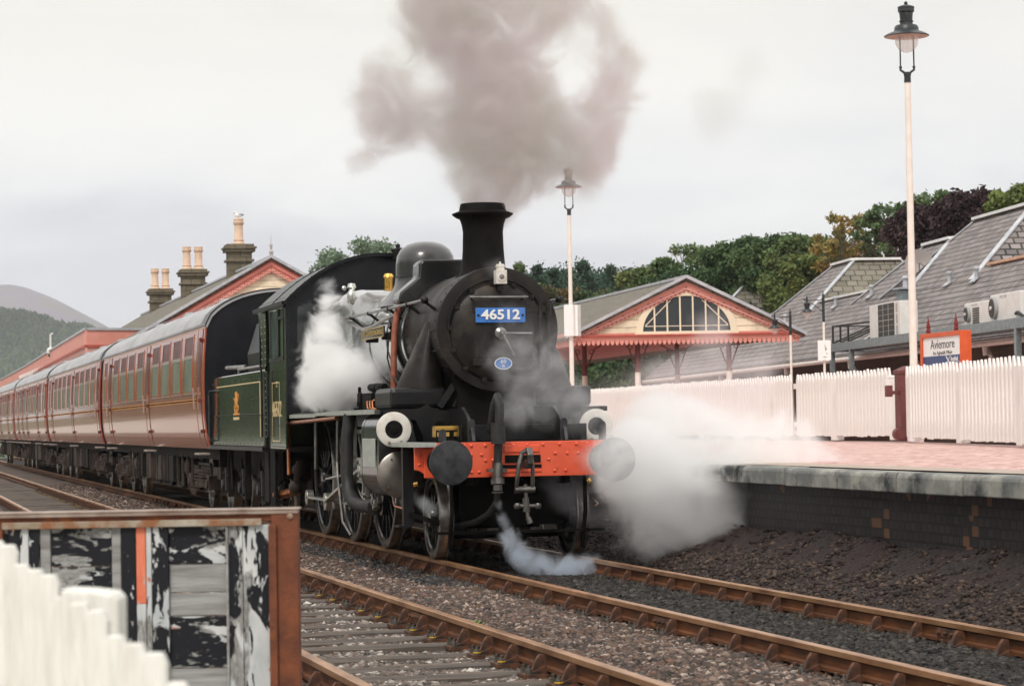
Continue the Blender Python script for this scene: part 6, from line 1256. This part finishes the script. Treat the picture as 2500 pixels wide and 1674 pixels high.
# ================================================================== maroon coaches
SX = [(1.10, 1.30), (1.22, 1.345), (1.4, 1.378), (1.6, 1.398), (1.8, 1.408), (2.0, 1.41), (2.3, 1.408), (2.6, 1.395), (2.9, 1.372), (3.10, 1.352)]
def bx(z): return float(np.interp(z, [a for a, _ in SX], [c for _, c in SX]))
RF = [(x, 3.10 + .59 * (max(0, 1 - (abs(x) / 1.36) ** 2.3)) ** .62) for x in np.linspace(1.36, -1.36, 33)]
def strip(mb, s, y0, y1, z0, z1, off, th=.012, nz=None):
    """curved panel on the coach side between y0..y1, z0..z1, standing `off` proud"""
    nz = nz or max(1, int((z1 - z0) / .12)); zs = [z0 + (z1 - z0) * k / nz for k in range(nz + 1)]
    a = [(s * (bx(z) + off), z) for z in zs]; c = [(s * (bx(z) + off - th), z) for z in zs[::-1]]; ring = a + c
    mb.loft([[(x, y, z) for x, z in ring] for y in (y0, y1)])
def frame_(mb, s, y0, y1, z0, z1, w_, off):
    strip(mb, s, y0 - w_, y1 + w_, z1, z1 + w_, off, .03); strip(mb, s, y0 - w_, y1 + w_, z0 - w_, z0, off, .03); strip(mb, s, y0 - w_, y0, z0, z1, off, .03); strip(mb, s, y1, y1 + w_, z0, z1, off, .03)
LC = 19.9
def coach_parts(t, layout, seed=0, detail=True):
    rr = random.Random(seed)
    def cp_(name, mb, m, parent=None, **k): return mb.build(name, m, t if parent is None else parent, **k)
    ring = [(bx(z), z) for z, _ in SX] + [(x, z) for x, z in RF[1:-1]] + [(-bx(z), z) for z, _ in SX[::-1]]
    ringb = [(bx(z), z) for z, _ in SX] + [(-bx(z), z) for z, _ in SX[::-1]]
    b = MB(); b.loft([[(x, y, z) for x, z in ringb] for y in (.14, LC - .14)]); body = cp_('body', b, 'coach_maroon', smooth=30)
    b = MB(); rf_ = [(x * 1.004, z + .004) for x, z in RF]; b.loft([[(x, y, z) for x, z in rf_] + [(x * .98, y, z - .05) for x, z in rf_[::-1]] for y in (.10, LC - .10)]); roof = cp_('roof', b, 'coach_roof', smooth=30)
    b = MB()
    for s in (-1, 1): b.bar((s * 1.365, .1, 3.115), (s * 1.365, LC - .1, 3.115), .025, .035)
    for k in range(1, 6): y = LC * k / 6; b.loft([[(x, yy, z + .008) for x, z in rf_] + [(x, yy, z) for x, z in rf_[::-1]] for yy in (y, y + .03)])
    for s in (-1, 1): b.loft([[(s * q[0], yy, q[1]) for q in ((.80, 3.605), (.84, 3.59), (.84, 3.60), (.80, 3.615))] for yy in (.1, LC - .1)])
    cp_('roof_strips', b, 'coach_roof', roof)
    for k in range(7): 
        b = MB(); x = -.45 if k % 2 else .45; b.lathe((x, 1.6 + k * 2.75, 3.63), Z, [(0, .17), (.05, .16), (.10, .10), (.11, .02)], 12); cp_('roof_vent', b, 'coach_roof', roof, smooth=40)
    b = MB(); b.loft([[(x * 1.006, yy, z + .006) for x, z in rf_] + [(x, yy, z - .01) for x, z in rf_[::-1]] for yy in (.09, .75)]); cp_('roof_end', b, 'cab_black', roof, smooth=30)
    # ends
    for yy, d in ((.14, -1), (LC - .14, 1)):
        b = MB(); er = ringb[:len(SX)] + [(x, z) for x, z in RF] + ringb[len(SX):]; b.loft([[(x * .985, yy - d * .02, z) for x, z in er], [(x * .985, yy + d * .004, z) for x, z in er]]); en = cp_('end_panel', b, 'cab_black')
        b = MB(); b.box(-.52, .52, min(yy, yy + d * .28), max(yy, yy + d * .28), 1.15, 3.15); cp_('gangway', b, 'soot', en, bev=.03)
        b = MB(); 
        for s in (-1, 1): b = MB(); strip(b, s, min(yy, yy - d * .16), max(yy, yy - d * .16), 1.10, 3.10, .004, .05); cp_('corner_panel', b, 'coach_end_red', smooth=30)
        for s in (-1, 1):
            b = MB(); b.lathe((s * .865, yy, 1.05), Y * d, [(0, .12), (.3, .09), (.45, .09), (.46, .22), (.50, .21)], 16); cp_('buffer', b, 'soot', smooth=40)
            b = MB(); b.tube([(s * .9, yy + d * .03, 1.2), (s * .9, yy + d * .06, 1.9), (s * .9, yy + d * .03, 2.6)], .018, 6); cp_('end_rail', b, 'black_gloss', en)
    # lining
    b = MB()
    for s in (-1, 1):
        for z in (1.865, 1.905, 3.055): strip(b, s, .15, LC - .15, z, z + .012, .003, .004)
    cp_('lining', b, 'orange_line', body); b = MB()
    for s in (-1, 1): strip(b, s, .15, LC - .15, 1.878, 1.904, .0025, .004)
    cp_('lining_band', b, 'soot', body)
    def window(s, y, w_, parent=None):
        b = MB(); frame_(b, s, y - w_ / 2, y + w_ / 2, 2.05, 2.97, .035, .010); wn_ = cp_('window', b, 'coach_maroon')
        b = MB(); strip(b, s, y - w_ / 2, y + w_ / 2, 2.05, 2.60, .003, .006); cp_('pane', b, 'coach_glass', wn_)
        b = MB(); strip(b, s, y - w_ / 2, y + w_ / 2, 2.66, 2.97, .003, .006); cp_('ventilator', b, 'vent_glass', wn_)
        b = MB(); strip(b, s, y - w_ / 2 - .02, y + w_ / 2 + .02, 2.60, 2.66, .010, .02); strip(b, s, y - w_ / 2 - .05, y + w_ / 2 + .05, 2.006, 2.022, .016, .02); cp_('window_sill', b, 'alu', wn_)
    def door(s, y, w_=.66):
        b = MB(); strip(b, s, y - w_ / 2, y + w_ / 2, 1.14, 3.05, .006, .02); dr = cp_('door', b, 'coach_maroon', smooth=30)
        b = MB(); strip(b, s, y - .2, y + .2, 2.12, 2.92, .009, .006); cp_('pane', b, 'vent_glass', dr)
        b = MB(); 
        for z in (1.38, 1.88, 2.86): b.obox((s * (bx(z) + .03), y - w_ / 2 - .02, z), (.05, .10, .06))
        strip(b, s, y - w_ / 2 - .012, y - w_ / 2 + .004, 1.14, 3.05, .010, .02); strip(b, s, y + w_ / 2 - .004, y + w_ / 2 + .012, 1.14, 3.05, .010, .02); cp_('hinges', b, 'door_maroon', dr)
        b = MB(); b.obox((s * (bx(2) + .04), y + w_ / 2 - .1, 2.0), (.05, .12, .03)); b.tube([(s * (bx(1.7) + .04), y + w_ / 2 + .1, 1.75), (s * (bx(2.) + .05), y + w_ / 2 + .1, 2.1)], .012, 6); cp_('handle', b, 'alu', dr)
        b = MB(); b.box(min(s * 1.28, s * 1.46), max(s * 1.28, s * 1.46), y - .32, y + .32, 1.00, 1.03); cp_('step', b, 'alu', dr)
    for kind, y, w_ in layout:
        for s in ((-1, 1) if detail else (-1,)):
            (window if kind == 'w' else door)(s, y, w_)
    # underframe
    b = MB()
    for s in (-1, 1): b.box(min(s * 1.05, s * 1.15), max(s * 1.05, s * 1.15), .1, LC - .1, .92, 1.10)
    b.box(-1.0, 1.0, .1, LC - .1, 1.0, 1.1)
    for s in (-1, 1): b.bar((s * .9, 5.2, .95), (s * .9, 8, .50), .05, .08); b.bar((s * .9, 8, .50), (s * .9, LC - 8, .50), .05, .08); b.bar((s * .9, LC - 8, .50), (s * .9, LC - 5.2, .95), .05, .08)
    cp_('solebar', b, 'underframe')
    for y, l_, s in ((7.2, 1.5, -1), (9.2, 1.1, -1), (11.0, .8, -1), (12.6, .7, -1), (8.2, 1.6, 1), (11.5, 1.2, 1)):
        b = MB(); b.box(min(s * .75, s * 1.22), max(s * .75, s * 1.22), y - l_ / 2, y + l_ / 2, .45, .93); b.box(min(s * 1.2, s * 1.235), max(s * 1.2, s * 1.235), y - .03, y + .03, .42, .95); b.box(min(s * 1.2, s * 1.235), max(s * 1.2, s * 1.235), y + l_ * .3, y + l_ * .3 + .05, .42, .95); cp_('equipment_box', b, 'underframe' if rr.random() < .6 else 'under_brown', bev=.01)
    b = MB(); b.cyl((-.9, 5.7, .72), (-.9, 6.3, .72), .17, n=14); cp_('cylinder', b, 'under_brown'); b = MB(); b.cyl((-1.0, 13.9, .7), (-1.0, 14.3, .7), .2, n=14)
    cp_('cylinder', b, 'under_brown')
    for k in range(16): b = MB(); y = 3.8 + k * .78; b.box(-1.18, -1.14, y, y + .06, rr.uniform(.38, .6), .95); cp_('pipe', b, 'under_brown')
    for yc in (2.7, LC - 2.7):
        for s in (-1, 1):
            b = MB(); b.box(min(s * .98, s * 1.06), max(s * .98, s * 1.06), yc - 1.9, yc + 1.9, .58, .78); b.box(min(s * 1.0, s * 1.16), max(s * 1.0, s * 1.16), yc - .75, yc + .75, .42, .52)
            b.box(min(s * 1.06, s * 1.10), max(s * 1.06, s * 1.10), yc - .85, yc + .85, .80, .84); b.box(min(s * 1.06, s * 1.10), max(s * 1.06, s * 1.10), yc - .85, yc - .80, .42, .84); b.box(min(s * 1.06, s * 1.10), max(s * 1.06, s * 1.10), yc + .80, yc + .85, .42, .84)
            for q in (-1, 1):
                for k in range(6): b.cyl((s * 1.12, yc + q * .35, .43 + k * .055), (s * 1.12, yc + q * .35, .455 + k * .055), .11, n=10)
                for k in range(3): b.box(min(s * 1.06, s * 1.14), max(s * 1.06, s * 1.14), yc + q * 1.3 - .45 + k * .09, yc + q * 1.3 + .45 - k * .09, .34 - k * .03 + .0, .36 - k * .03)
            bo = cp_('bogie', b, 'under_brown')
            for q in (-1.3, 1.3):
                b = MB(); b.box(min(s * 1.0, s * 1.2), max(s * 1.0, s * 1.2), yc + q - .14, yc + q + .14, .40, .64); b.cyl((s * 1.2, yc + q, .5), (s * 1.23, yc + q, .5), .08, n=10); cp_('axlebox', b, 'under_brown', bo, bev=.01)
                b = MB(); b.lathe((s * .70, yc + q, .46), X * s, [(-.02, .49), (.0, .485), (.02, .46), (.12, .455), (.12, .38), (.08, .36), (.08, .12), (.14, .10)], 28); cp_('wheel', b, 'wheel_steel', bo, smooth=40)
LAY1 = [('d', .72, .62)] + [('w', y, 1.20) for y in (2.25, 4.05, 5.85, 7.65)] + [('d', 9.15, .62)] + [('w', y, 1.20) for y in (10.65, 12.55, 14.35, 16.15)] + [('d', 17.7, .62), ('w', 18.9, .55)]
LAY2 = [('d', .72, .62), ('w', 1.9, .6), ('w', 3.6, 1.2), ('d', 5.0, .62), ('w', 6.4, 1.2), ('w', 8.1, 1.2), ('w', 9.8, 1.2), ('d', 11.3, .62), ('w', 12.8, 1.2), ('d', 14.2, .62), ('w', 15.6, 1.2), ('d', 17.2, .62), ('w', 18.6, .9)]
Y0 = 16.05
c1 = thing('railway_coach', 'nearest maroon coach, directly behind the tender, with tall green-tinted windows', 'coach', (0, Y0, 0), 'maroon coaches of the train'); coach_parts(c1, LAY1, 1)
c2 = copy_tree(c1); c2.location = (0, Y0 + 20.4, 0); c2['label'] = 'second maroon coach from the engine, between the two black gangway gaps'
c3 = thing('railway_coach', 'third maroon coach from the engine, with more doors than the nearer ones', 'coach', (0, Y0 + 40.8, 0), 'maroon coaches of the train'); coach_parts(c3, LAY2, 2)
c4 = copy_tree(c3); c4.location = (0, Y0 + 61.2, 0); c4['label'] = 'farthest maroon coach, cut by the left edge of the picture'
# ================================================================== foreground: rusty gate frame with peeling boards, white picket fence
O = Vector((-6.06, -15.56, 0)); U = Vector((1.12, -.28, 0)); KX = U.length / 683 ; U.normalize(); WN = -(Z.cross(U)); WN = U.cross(Z)
GT = thing('boarded_gate', 'rusty iron frame holding old boards with peeling black, grey and orange paint', 'gate', O)
def zf(px): return 1.128 - (px - 1165) * .00169
def gp(name, x0, x1, y0, y1, d0, d1, m, parent=None, bev=.003, jit=0):
    b = MB(); b.prism([(x0 * KX, zf(y1)), (x1 * KX, zf(y1)), (x1 * KX, zf(y0)), (x0 * KX, zf(y0))], (0, 0, 0), U, Z, d0, d1); return b.build(name, m, GT if parent is None else parent, bev=bev)
YB = 1900
b = MB(); b.prism([(-400 * KX, zf(1180)), (683 * KX, zf(1180)), (683 * KX, zf(1172)), (-400 * KX, zf(1172))], (0, 0, 0), U, Z, -.05, .035)
b.prism([(-400 * KX, zf(1172)), (686 * KX, zf(1172)), (686 * KX, zf(1167)), (-400 * KX, zf(1167))], (0, 0, 0), U, Z, -.08, .038); b.build('top_rail', 'angle_top', GT, bev=.003)
gp('top_rail_web', -400, 640, 1172, 1196, .012, .020, 'rust_iron'); gp('top_rail_web', 8, 600, 1190, 1206, .020, .030, 'rust_light')
po = gp('iron_post', 622, 683, 1174, YB, -.055, .030, 'rust_iron'); gp('post_flange', 616, 634, 1206, YB, .02, .046, 'rust_iron')
b = MB(); b.lathe(U * (665 * KX) + Z * zf(1186) + WN * .03, WN, [(0, .013), (.006, .011), (.009, .003)], 12); b.build('bolt', 'rust_light', po, smooth=40)
gp('iron_post', -40, 10, 1196, 1230, -.02, .03, 'rust_iron')
gp('vertical_board', 556, 622, 1204, YB, -.012, .012, 'peel_vertical'); gp('vertical_board', 521, 555, 1204, YB, -.012, .013, 'peel_vertical')
gp('vertical_board', 517, 523, 1204, YB, -.012, .022, 'old_wood')
ys = [1204, 1293, 1357, 1410, 1529, 1640, 1760, YB]
mats_ = ['peel_horizontal', 'old_wood', 'old_wood', 'peel_horizontal', 'old_wood', 'peel_horizontal', 'old_wood']
for k in range(7): gp('plank', 386, 517, ys[k] + 1, ys[k + 1] - 1, -.022, -.004 - .002 * (k % 2), mats_[k])
for k in range(7): gp('plank', 117, 255, ys[k] + 2, ys[k + 1] + 0, -.022, -.004 - .002 * (k % 2), 'peel_horizontal' if k in (0, 1, 3, 5) else 'old_wood')
gp('vertical_board', 348, 386, 1204, YB, -.012, .012, 'peel_vertical'); gp('vertical_board', 335, 347, 1204, YB, -.012, .010, 'peel_grey'); gp('vertical_board', 312, 334, 1204, 1380, -.012, .010, 'peel_orange'); gp('vertical_board', 312, 334, 1380, YB, -.012, .009, 'peel_grey'); gp('vertical_board', 278, 311, 1204, YB, -.012, .012, 'peel_black')
gp('vertical_board', 256, 277, 1204, YB, -.016, .004, 'old_wood'); gp('vertical_board', 93, 116, 1204, YB, -.016, .006, 'old_wood')
gp('vertical_board', 68, 92, 1204, YB, -.012, .012, 'peel_black'); gp('vertical_board', 48, 67, 1204, YB, -.012, .012, 'peel_grey'); gp('vertical_board', 20, 47, 1204, YB, -.012, .012, 'peel_vertical'); gp('vertical_board', -380, 19, 1215, YB, -.012, .010, 'peel_vertical')
# picket fence close to the camera, stepping down a ramp
A = Vector((-6.262, -20.00, 1.200)); B = Vector((-6.035, -21.80, 1.035))
FF = thing('picket_fence', 'blurred white picket fence in the near left corner, stepping down past the old gate', 'fence', (A.x, A.y, 0))
n = 13; d = B - A; fu = Vector((d.x, d.y, 0)).normalized()
for k in range(-6, n + 3):
    p = A + d * (k / (n - 1)); w_ = .044; b = MB(); h_ = p.z + .012 * math.sin(k * 2.1)
    b.prism([(-w_ / 2, -.2), (w_ / 2, -.2), (w_ / 2, h_ - .02), (w_ * .3, h_), (-w_ * .3, h_), (-w_ / 2, h_ - .02)], (p.x - A.x, p.y - A.y, 0), Vector((.93, -.37, 0)), Z, -.012, .012)
    b.build('picket', 'fence_white', FF, bev=.004)
for zz in (-.22, -.75): b = MB(); b.bar(Vector((fu.x * -.8 + .04, fu.y * -.8 + .02, A.z + zz + .05)), Vector((d.x * 1.2 + .04, d.y * 1.2 + .02, B.z + zz)), .04, .08); b.build('fence_rail', 'fence_white', FF)
pq = Vector((-6.185, -20.90, 0)); b = MB(); b.prism([(-.055, -.2), (.055, -.2), (.055, 1.120), (.045, 1.130), (0, 1.137), (-.055, 1.140)], pq - Vector((A.x, A.y, 0)) + Vector((.07, .10, 0)), Vector((.97, -.24, 0)), Z, -.05, .05); b.build('fence_post', 'fence_white', FF, bev=.008)

# dark woodland beyond the yard on the left (seen in the coaches' gloss)
cs = []; rs = []
for k in range(150):
    y = -25 + k * 2.2; cs.append((-17 - random.uniform(0, 5) - .02 * y, y, random.uniform(2.2, 9.5))); rs.append(random.uniform(1.8, 3.2))
tag(leaf_cloud('woodland', cs, rs, [110] * len(cs), .62, DGR + GRN[:1]), 'row of dark trees beyond the yard to the left of the tracks', 'wood', None, 'stuff')
# ================================================================== steam and smoke
def puff(name, label, blobs, color, dens, nscale, lo, hi, warp=.6, detail=3.0, aniso=0., absorb=None, seed=0, vox=.1, step=0, stretch=(1, 1, 1), rough=.6, power=1.3, amp=1.9, cap=1.15):
    bm = bmesh.new()
    for (x, y, z, r) in blobs:
        bmesh.ops.create_icosphere(bm, subdivisions=3, radius=r, matrix=Matrix.Translation((x, y, z)))
    me = bpy.data.meshes.new('tmp'); bm.to_mesh(me); bm.free(); tmp = bpy.data.objects.new('tmp', me); COL.objects.link(tmp)
    rm = tmp.modifiers.new('r', 'REMESH'); rm.mode = 'VOXEL'; rm.voxel_size = vox
    dg = bpy.context.evaluated_depsgraph_get(); m2 = bpy.data.meshes.new_from_object(tmp.evaluated_get(dg)); bpy.data.objects.remove(tmp)
    o = bpy.data.objects.new(name, m2); COL.objects.link(o); m2.materials.clear()
    m = bpy.data.materials.new(name); m.use_nodes = True; t = m.node_tree; t.nodes.clear(); m2.materials.append(m)
    out = t.nodes.new('ShaderNodeOutputMaterial'); pv = t.nodes.new('ShaderNodeVolumePrincipled'); t.links.new(pv.outputs[0], out.inputs['Volume'])
    tcn = t.nodes.new('ShaderNodeTexCoord'); P = tcn.outputs['Object']
    f = None
    for (x, y, z, r) in blobs:
        d = t.nodes.new('ShaderNodeVectorMath'); d.operation = 'DISTANCE'; d.inputs[1].default_value = (x, y, z); t.links.new(P, d.inputs[0])
        mr = t.nodes.new('ShaderNodeMapRange'); mr.inputs[1].default_value = r; mr.inputs[2].default_value = 0; mr.clamp = True; mr.interpolation_type = 'SMOOTHSTEP'; t.links.new(d.outputs['Value'], mr.inputs[0])
        f = mr.outputs[0] if f is None else math_(t, 'ADD', f, mr.outputs[0])
    f = math_(t, 'MINIMUM', f, cap)
    mpn = t.nodes.new('ShaderNodeMapping'); mpn.inputs['Location'].default_value = (seed * 3.1, seed * 1.7, seed); mpn.inputs['Scale'].default_value = stretch; t.links.new(P, mpn.inputs[0])
    nz = t.nodes.new('ShaderNodeTexNoise'); nz.inputs['Scale'].default_value = nscale; nz.inputs['Detail'].default_value = detail; nz.inputs['Roughness'].default_value = rough; nz.inputs['Distortion'].default_value = warp
    t.links.new(mpn.outputs[0], nz.inputs['Vector'])
    # density: blob falloff eaten away by noise
    v = math_(t, 'ADD', math_(t, 'MULTIPLY', f, 1.0), math_(t, 'MULTIPLY', math_(t, 'SUBTRACT', nz.outputs[0], .5), amp))
    mr = t.nodes.new('ShaderNodeMapRange'); mr.interpolation_type = 'SMOOTHSTEP'; mr.inputs[1].default_value = lo; mr.inputs[2].default_value = hi; t.links.new(v, mr.inputs[0])
    edge = t.nodes.new('ShaderNodeMapRange'); edge.inputs[1].default_value = 0; edge.inputs[2].default_value = .35; edge.interpolation_type = 'SMOOTHSTEP'; t.links.new(f, edge.inputs[0])
    dd = math_(t, 'MULTIPLY', math_(t, 'MULTIPLY', math_(t, 'POWER', mr.outputs[0], power), edge.outputs[0]), dens); t.links.new(dd, pv.inputs['Density'])
    if len(color) == 2:
        n2 = t.nodes.new('ShaderNodeTexNoise'); n2.inputs['Scale'].default_value = nscale * .7; n2.inputs['Detail'].default_value = 1; t.links.new(mpn.outputs[0], n2.inputs['Vector'])
        t.links.new(ramp(t, n2.outputs[0], [(.4, color[0]), (.6, color[1])]), pv.inputs['Color'])
    else: pv.inputs['Color'].default_value = (*color, 1)
    pv.inputs['Anisotropy'].default_value = aniso
    if absorb: pv.inputs['Absorption Color'].default_value = (*absorb, 1)
    return tag(o, label, 'steam' if 'steam' in name else 'smoke', None, 'stuff')
SM = [(0.05, 2.15, 3.80, .42), (.25, 2.2, 4.08, .68), (-.25, 2.3, 4.2, .55), (.05, 2.3, 4.6, .80), (.55, 2.2, 4.55, .62), (-.45, 2.35, 4.75, .62), (.15, 2.3, 5.15, .72), (.65, 2.25, 5.0, .6), (1.15, 2.15, 4.1, .62), (1.3, 2.15, 4.55, .62), (1.5, 2.1, 5.0, .55), (1.65, 2.1, 5.5, .45), (1.45, 2.1, 5.95, .4), (-.95, 2.5, 4.85, .6), (-1.1, 2.5, 5.4, .6), (-.6, 2.4, 5.9, .65), (.2, 2.3, 5.9, .65), (.35, 2.3, 6.4, .6), (-.4, 2.4, 6.6, .8), (1.0, 2.2, 6.3, .6), (-1.3, 2.5, 4.35, .4), (.15, 2.35, 5.3, 1.25), (-.35, 2.4, 6.2, 1.2), (.9, 2.2, 6.0, 1.0), (.5, 2.25, 4.7, 1.0), (1.25, 2.15, 4.6, .65), (-1.05, 2.5, 4.9, .85), (1.6, 2.1, 5.3, .75), (.1, 2.2, 3.95, .55), (.45, 2.2, 4.2, .6)]
puff('chimney_smoke', 'thick brown-grey smoke billowing up out of the chimney', SM, ((.79, .735, .74), (.74, .72, .69)), 5.2, 1.9, .50, 1.75, seed=2, aniso=.2, warp=1.3, detail=8, amp=2.9, rough=.64, cap=1.35)
puff('chimney_smoke', 'thin wisp of grey smoke drifting alone in the sky right of the plume', [(2.75, 1.7, 5.0, .65), (3.05, 1.7, 5.45, .5), (2.5, 1.7, 4.75, .5)], (.72, .74, .71), .7, 1.6, .3, 1.2, seed=5, warp=.9)
puff('steam_cloud', 'white steam blowing off the left side of the boiler in front of the cab', [(-.95, 6.2, 2.12, .80), (-1.08, 6.8, 2.12, .66), (-.85, 5.6, 2.08, .66), (-1.0, 6.4, 1.85, .55), (-1.0, 6.6, 2.5, .5), (-.95, 6.7, 2.85, .42), (-.9, 6.9, 3.15, .34), (-.75, 5.2, 2.0, .5), (-1.1, 7.1, 1.85, .45)], (1, 1, 1), 17, 2.6, .48, 1.75, seed=7, stretch=(1, .6, 1), aniso=.1, detail=8, warp=1.1, power=1.3, amp=2.8, rough=.65)
puff('steam_cloud', 'big white steam cloud rolling from the right cylinder over the platform edge', [(.80, -.3, 1.0, .78), (1.1, -.3, 1.15, .85), (1.3, .1, .85, 1.0), (1.6, .5, .85, 1.2), (2.2, .5, .9, 1.35), (2.8, .5, .75, 1.05), (2.0, .5, .45, 1.1), (1.3, .9, 1.3, .85), (2.2, .9, 1.25, .85), (3.3, .6, .75, .85), (1.3, .3, .25, .85), (2.8, .7, .2, .95), (2.1, .5, -.05, .85), (3.1, .8, 1.3, .6), (1.7, .9, 1.5, .6), (3.6, .6, .5, .8), (2.6, .5, .6, 1.1)], (1, 1, 1), 7.5, 1.8, .56, 2.2, seed=11, aniso=.1, detail=8, warp=1.3, power=1.5, amp=3.1, rough=.67, cap=1.35)
puff('steam_wisp', 'bluish steam jet from the heating hose spreading between the rails', [(-.28, .38, .60, .10), (-.25, .36, .46, .15), (-.20, .35, .29, .22), (-.14, .35, .12, .27), (.02, .35, -.03, .32), (.28, .35, -.10, .36), (.55, .4, -.10, .34), (.75, .4, -.12, .28)], (.86, .92, 1), 11, 4.5, .40, 1.5, seed=3, vox=.05, aniso=.1, warp=1.2, detail=5)
puff('steam_wisp', 'thin steam veil curling over the smokebox front', [(.25, 1.0, 2.0, .6), (.55, 1.0, 1.8, .6), (-.1, 1.0, 2.15, .55), (.6, 1.1, 2.4, .5), (.1, .9, 1.6, .55), (.6, 1.1, 1.45, .55), (-.05, 1.25, 3.1, .38), (.1, 1.2, 2.6, .45), (.95, 1.1, 1.5, .5), (-.05, .7, 1.55, .35)], (.98, .985, 1), 1.7, 2.6, .52, 1.7, seed=9, warp=1.5, aniso=.1, detail=6)
puff('steam_wisp', 'grey-white steam drifting in front of the canopy columns', [(4.6, 12, 2.0, 1.2), (5.7, 12, 2.1, 1.2), (6.7, 12, 2.2, 1.0), (5.2, 12, 1.5, 1.1), (6.3, 12, 1.6, 1.0), (3.8, 11, 1.8, 1.0), (5.9, 12, 2.9, .7)], (.95, .93, .94), .95, 1.1, .50, 1.6, seed=13, vox=.2, aniso=.1, detail=6, warp=1.2)
puff('steam_wisp', 'small puff of steam between the front step and the leading wheel', [(-1.0, .9, .62, .20), (-.92, .8, .55, .18), (-1.05, 1.1, .66, .18), (-1.08, 1.3, .6, .14)], (.92, .97, 1), 5, 6, .4, 1.4, seed=4, vox=.05)
puff('steam_wisp', 'faint steam hanging by the drawhook below the orange beam', [(.55, .8, .65, .45), (.85, .9, .5, .45), (.45, .9, .95, .4)], (.95, .95, 1), 1.8, 3.2, .40, 1.4, seed=6, vox=.06)
# the air itself
b = MB(); b.box(-7000, 7000, -600, 7400, -2.5, 330); hz = b.build('haze', 'black_satin'); hm = bpy.data.materials.new('haze'); hm.use_nodes = True; t = hm.node_tree; t.nodes.clear()
o_ = t.nodes.new('ShaderNodeOutputMaterial'); pv = t.nodes.new('ShaderNodeVolumePrincipled'); pv.inputs['Density'].default_value = HAZE; pv.inputs['Color'].default_value = (.93, .955, 1, 1); t.links.new(pv.outputs[0], o_.inputs['Volume']); hz.data.materials.clear(); hz.data.materials.append(hm); tag(hz, kind='stuff')
